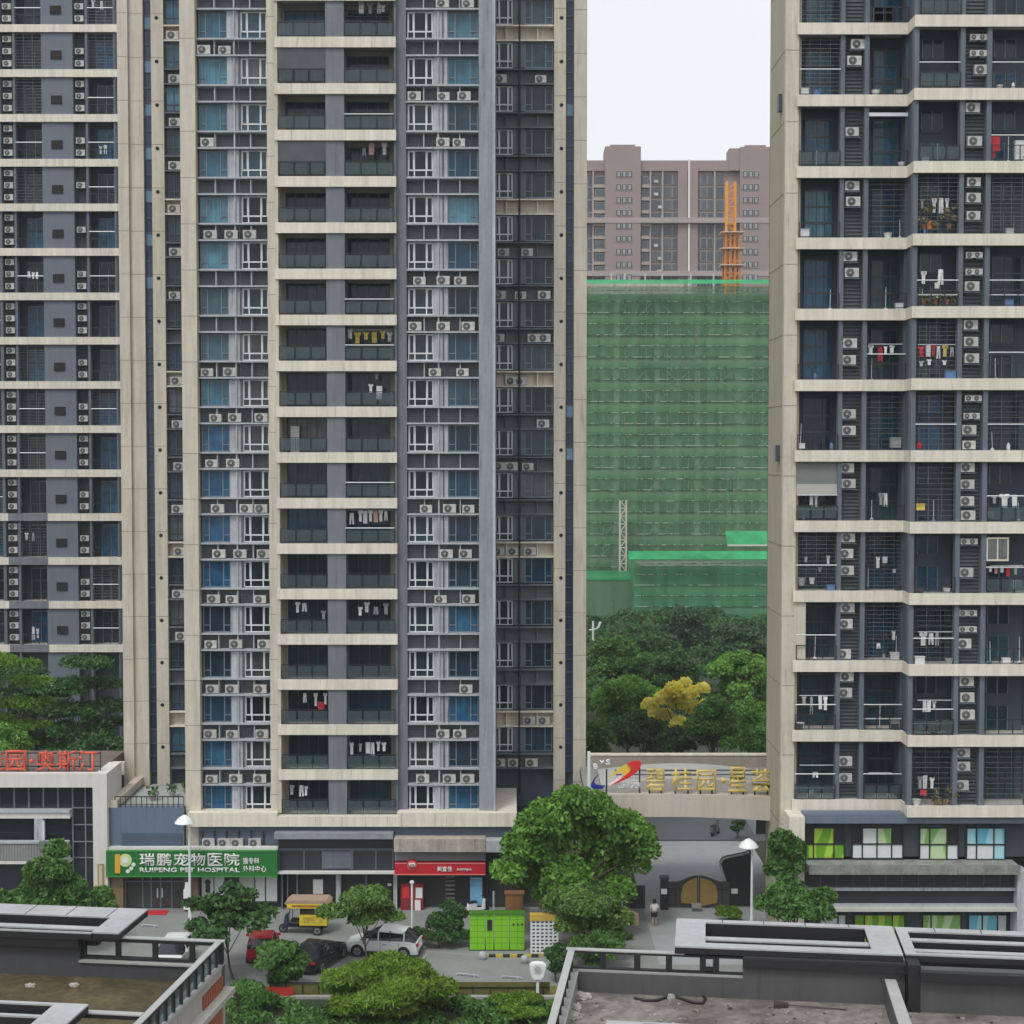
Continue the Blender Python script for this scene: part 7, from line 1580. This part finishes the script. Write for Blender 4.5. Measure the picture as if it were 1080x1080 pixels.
line(YA, 'fifth balcony level, second bay, right tower', [(929.5, 520, 5, 13, 's', 'g'), (934, 520, 4, 14, 't', 'w')])
line(YB2, 'fifth balcony level, fourth bay, right tower', [(1048.5, 523, 5, 8, 's', 'g'), (1059.5, 521, 10, 14, 's', 'w'), (1070, 522, 5, 13, 'l', 'w')])
line(YA, 'fourth balcony level, first bay, right tower', [(850, 587, 4, 6, 's', 'g'), (873.5, 586, 4, 9, 's', 'w'), (865, 598, 4, 5, 's', 'g')])
line(YA, 'fourth balcony level, second bay, right tower', [(926, 587, 5, 12, 's', 'w'), (933.5, 587, 5, 7, 'l', 'w'), (943, 600, 4, 4, 'l', 'w')])
line(YB2, 'fourth balcony level, fourth bay, right tower', [(1044.5, 598, 5, 5, 's', 'w'), (1050.5, 597, 5, 8, 's', 'p'), (1057, 597, 5, 7, 's', 'w'), (1063.5, 597, 6, 11, 's', 'r'), (1071.5, 597, 5, 9, 's', 'g')])
line(YA, 'third balcony level, second bay, right tower', [(942.5, 665, 5, 10, 's', 'w'), (926.5, 678, 4, 6, 't', 'w'), (934, 665, 4, 8, 's', 'k')])
line(YB2, 'third balcony level, third bay, right tower', [(974, 667, 8, 14, 's', 'w'), (982, 668, 6, 12, 't', 'w'), (988.5, 667, 4, 14, 't', 'g')])
line(YA, 'second balcony level, first bay, right tower', [(848, 734, 5, 9, 's', 'g'), (856, 735, 4, 19, 't', 'g'), (865, 734, 4, 14, 'l', 'w'), (870.5, 734, 5, 15, 's', 'w')])
line(YB2, 'second balcony level, third bay, right tower', [(975, 739, 4, 12, 't', 'w'), (979.8, 739, 4, 12, 'l', 'w'), (985.5, 740, 4, 7, 's', 'w')])
line(YA, 'lowest balcony level, first bay, right tower', [(860, 814, 6, 6, 't', 'w'), (856, 833, 5, 5, 'l', 'w')])
line(YB2, 'lowest balcony level, third bay, right tower', [(970.5, 819, 5, 13, 's', 'g'), (976, 818, 5, 14, 'l', 'w'), (983, 820, 5, 12, 's', 'w'), (974, 833, 7, 6, 'l', 'r')])
line(YB2, 'tenth balcony level, fourth bay, right tower', [(1050, 144, 10, 15, 'l', 'r'), (1047, 160, 7, 6, 'l', 'r')])
YLc = YL+.5
line(YLc, 'top balcony, second bay, far left tower', [(98, 0, 4, 7, 's', 'w'), (107, 1, 3, 9, 't', 'w')])
line(YLc, 'fourth balcony from top, second bay, far left tower', [(106, 154, 3, 8, 's', 'w'), (111, 153, 3, 9, 'l', 'w')])
line(YLc, 'seventh balcony from top, first bay, far left tower', [(30.5, 286, 3, 7, 't', 'w'), (35, 287, 3, 7, 's', 'w'), (39, 287, 3, 7, 'l', 'w')])
line(YLc, 'thirteenth balcony from top, first bay, far left tower', [(28, 562, 4, 7, 's', 'w'), (35, 562, 3, 9, 't', 'g')])
line(YLc, 'fifteenth balcony from top, first bay, far left tower', [(35, 661, 3, 14, 't', 'w'), (39.5, 663, 3, 10, 's', 'w')])
for where, lst in ROWS.items():
    lst.sort(key=lambda q_: q_[0]); cnt = {}
    for _, o, nm, c in lst:
        cnt.setdefault((nm, c), []).append(o)
    for (nm, c), os_ in cnt.items():
        for i, o in enumerate(os_):
            if '_w' in o: del o['_w']
            word = f'{CN[c]} {nm}' if len(os_) == 1 else f'{("leftmost",)[0]+" " if i == 0 else ORD[i+1]+" "}{CN[c]} {nm}'
            tag(o, f'{word} hanging on {where}', 'clothing', 'laundry drying on the balconies')
# drying poles
POLES = {}
def dpole(Y, a, b_, y, label):
    o = MB().bar((PX(a, Y, y), Y, PZ(y, Y)), (PX(b_, Y, y), Y, PZ(y, Y)), .022, whitemetal, 6).build('drying_pole'); tag(o, label, 'drying pole', 'drying poles on the balconies')
for Y, a, b_, y, lab in ((YM, 366, 414, 348, 'eighth balcony from top of middle tower'), (YM, 366, 414, 538, 'twelfth balcony from top of middle tower'), (YA, 916, 954, 363, 'seventh level, second bay of right tower'), (YB2, 968, 1009, 363.5, 'seventh level, third bay of right tower'), (YA, 843, 883, 733.5, 'second level, first bay of right tower'), (YB2, 968, 1005, 738.5, 'second level, third bay of right tower'), (YB2, 968, 1006, 666.5, 'third level, third bay of right tower'), (YB2, 1044, 1079, 596.5, 'fourth level, fourth bay of right tower'), (YA, 843, 882, 807, 'lowest level, first bay of right tower'), (YA, 916, 940, 815, 'lowest level, second bay of right tower')):
    dpole(Y, a, b_, y, 'thin white drying pole across the balcony, '+lab)
# small things standing on the balcony edges
def clutter(name, label, cat, px, py, wpx, hpx, Y, m_, kind='box'):
    s = Y/F; X, Z = PX(px, Y, py), PZ(py, Y)
    if kind == 'box':
        o = MB().box(-wpx*s/2, wpx*s/2, 0, .3, 0, hpx*s, m_).box(-wpx*s/2-.02, wpx*s/2+.02, -.02, .32, hpx*s, hpx*s+.04, m_).build(name, None, loc=(X, Y, Z))
    elif kind == 'tub': o = MB().lathe([(wpx*s*.36, 0), (wpx*s*.5, hpx*s), (wpx*s*.54, hpx*s+.02)], (0, .2, 0), m_, 14).build(name, None, loc=(X, Y, Z))
    return tag(o, label, cat)
wbox = mat('white_plastic', (.6, .61, .6), .5, .1, 3); gbox = mat('grey_plastic', (.3, .31, .31), .6, .1, 3)
YAe, YBe = YR+.3, YQ+.3
for a in (('storage_box', 'white box on the second-highest balcony, first bay of right tower', 'box', 849, 98.5, 8, 5, YAe, wbox), ('storage_box', 'pale box at the right end of the second bay, right tower tenth level', 'box', 948, 98.5, 8, 3.5, YAe, gbox),
          ('storage_box', 'pale cabinet on the first bay, ninth level of right tower', 'box', 849, 250, 9, 8, YAe, wbox), ('storage_box', 'grey washing box on the second bay, sixth level of right tower', 'box', 945, 472, 11, 10, YAe, gbox),
          ('storage_box', 'white box on the first bay, sixth level of right tower', 'box', 846, 473, 6, 5, YAe, wbox), ('storage_box', 'white box in the fourth bay, fourth level of right tower', 'box', 1073, 621, 9, 8, YBe, wbox),
          ('storage_box', 'yellow crate in the third bay, fifth level of right tower', 'crate', 971, 538, 9, 6, YBe, CL['y']), ('storage_box', 'pale box on the second bay, second level of right tower', 'box', 945, 769, 11, 10, YAe, gbox),
          ('storage_box', 'pale box on the second bay, third level of right tower', 'box', 944, 696, 9, 7, YAe, wbox), ('storage_box', 'red-fronted cabinet in the fourth bay, tenth level of right tower', 'cabinet', 1076, 168, 10, 19, YBe, wbox),
          ('storage_box', 'white board on the ninth balcony from top, left of the column, middle tower', 'board', 311, 478, 9, 28, Y0+1.4, wbox)): clutter(*a)
for a in (('bucket', 'red bucket on the third bay, sixth level of right tower', 'bucket', 970, 473, 7, 6, YBe, CL['r']), ('bucket', 'white bucket on the first bay, fourth level of right tower', 'bucket', 857, 616, 6, 6, YAe, wbox), ('bucket', 'white tub on the first bay, second level of right tower', 'tub', 845, 769, 8, 6, YAe, wbox),
          ('bucket', 'orange lantern-like tub among the plants, ninth level third bay of right tower', 'tub', 981, 241, 8, 8, YBe-.05, CL['o']), ('bucket', 'white tub on the fourth bay, fifth level of right tower', 'tub', 1046, 546, 9, 6, YBe, wbox),
          ('bucket', 'white tub on the third bay, second level of right tower', 'tub', 973, 773, 7, 6, YBe, wbox), ('bucket', 'pale tub at the left end of the first bay, fourth level', 'tub', 846, 618, 8, 8, YAe, gbox)): clutter(*a, kind='tub')
rs = np.random.RandomState(5)
def balcony_plants(label, a, b_, y0_, y1_, Y, m_, n):
    t = thing('potted_plant', label, 'plant', (PX((a+b_)/2, Y, y1_), Y, PZ(y1_, Y)))
    bl = [(PX(rs.uniform(a, b_), Y, y1_), Y+rs.uniform(-.1, .2), PZ(rs.uniform(y0_, y1_), Y), .25, .2, .25) for k in range(12)]
    V, tone = leaves(bl, n, .12, rs, 1.6, .1); leaf_obj('foliage', V, tone, m_, t)
    pt = MB()
    for k in range(3): x = PX(a+(b_-a)*(k+.5)/3, Y, y1_); pt.lathe([(.12, 0), (.17, .28)], (x, Y+.1, PZ(y1_, Y)-.05), mat('clay_pot', (.24, .12, .07), .8), 10)
    pt.build('pot', t)
lfO = leafmat('leaf_dry', (.11, .10, .05), .5, .3, (.28, .25, .16))
balcony_plants('tangle of pale dry plants on the ninth level, third bay of right tower', 968, 1008, 216, 240, YQ+.35, lfO, 900)
balcony_plants('potted greenery on the fourth balcony from top, left of the column', 298, 320, 166, 184, Y0+.4, lfO, 420)
balcony_plants('plants in pots along the second level, third bay of right tower', 967, 1006, 762, 772, YQ+.35, lfO, 350)
balcony_plants('plants in pots along the lowest level, third bay of right tower', 984, 1008, 828, 848, YQ+.35, lfO, 420)
balcony_plants('plants along the eighth level, third bay of right tower', 968, 1006, 312, 320, YQ+.35, lfO, 350)

# more household things along the balcony edges of the right tower
bayn = ('first', 'second', 'third', 'fourth'); bx0 = ((842.5, 883), (916, 954), (968, 1009), (1044.5, 1086)); rq = random.Random(31); seen = set()
for k in range(64):
    lv, by, sd_ = rq.randint(0, 10), rq.randint(0, 3), rq.choice(('left', 'middle', 'right'))
    if (lv, by, sd_) in seen: continue
    seen.add((lv, by, sd_)); a, b_ = bx0[by]; f_ = {'left': .1, 'middle': .45, 'right': .82}[sd_]+rq.uniform(-.04, .06); Y = YR if by < 2 else YQ
    px_ = a+(b_-a)*f_; Y += .34; z = zr(lv+1)+.02; X = PX(px_, Y); cm_ = rq.choice((('white', wbox), ('white', wbox), ('grey', gbox), ('dark', mat('dark_plastic', (.04, .045, .05), .5)), ('pale', CL['w']), ('blue', CL['b'])))
    kd = rq.choice(('tub', 'bottle', 'box', 'mop')); s = rq.uniform(.8, 1.25); m_ = MB()
    if kd == 'tub': m_.lathe([(.16*s, 0), (.22*s, .26*s), (.24*s, .28*s)], (0, 0, 0), cm_[1], 12)
    elif kd == 'bottle': m_.lathe([(.09*s, 0), (.1*s, .26*s), (.05*s, .34*s), (.035*s, .4*s)], (0, 0, 0), cm_[1], 10)
    elif kd == 'box': m_.box(-.24*s, .24*s, -.15, .15, 0, .34*s, cm_[1]).box(-.26*s, .26*s, -.17, .17, .34*s, .38*s, cm_[1])
    else: m_.bar((0, .3, .1), (.12*s, .75, 1.35*s), .016, whitemetal, 5).lathe([(.14, 0), (.1, .1), (.03, .16)], (0, .3, 0), cm_[1], 10)
    tag(m_.build(kd if kd != 'box' else 'storage_box', None, loc=(X, Y, z)), f'{cm_[0]} {kd} at the {sd_} of the {bayn[by]} bay, {ORD[10-lv] if lv < 10 else "lowest"} level up, right tower', kd, 'household things on the balconies')
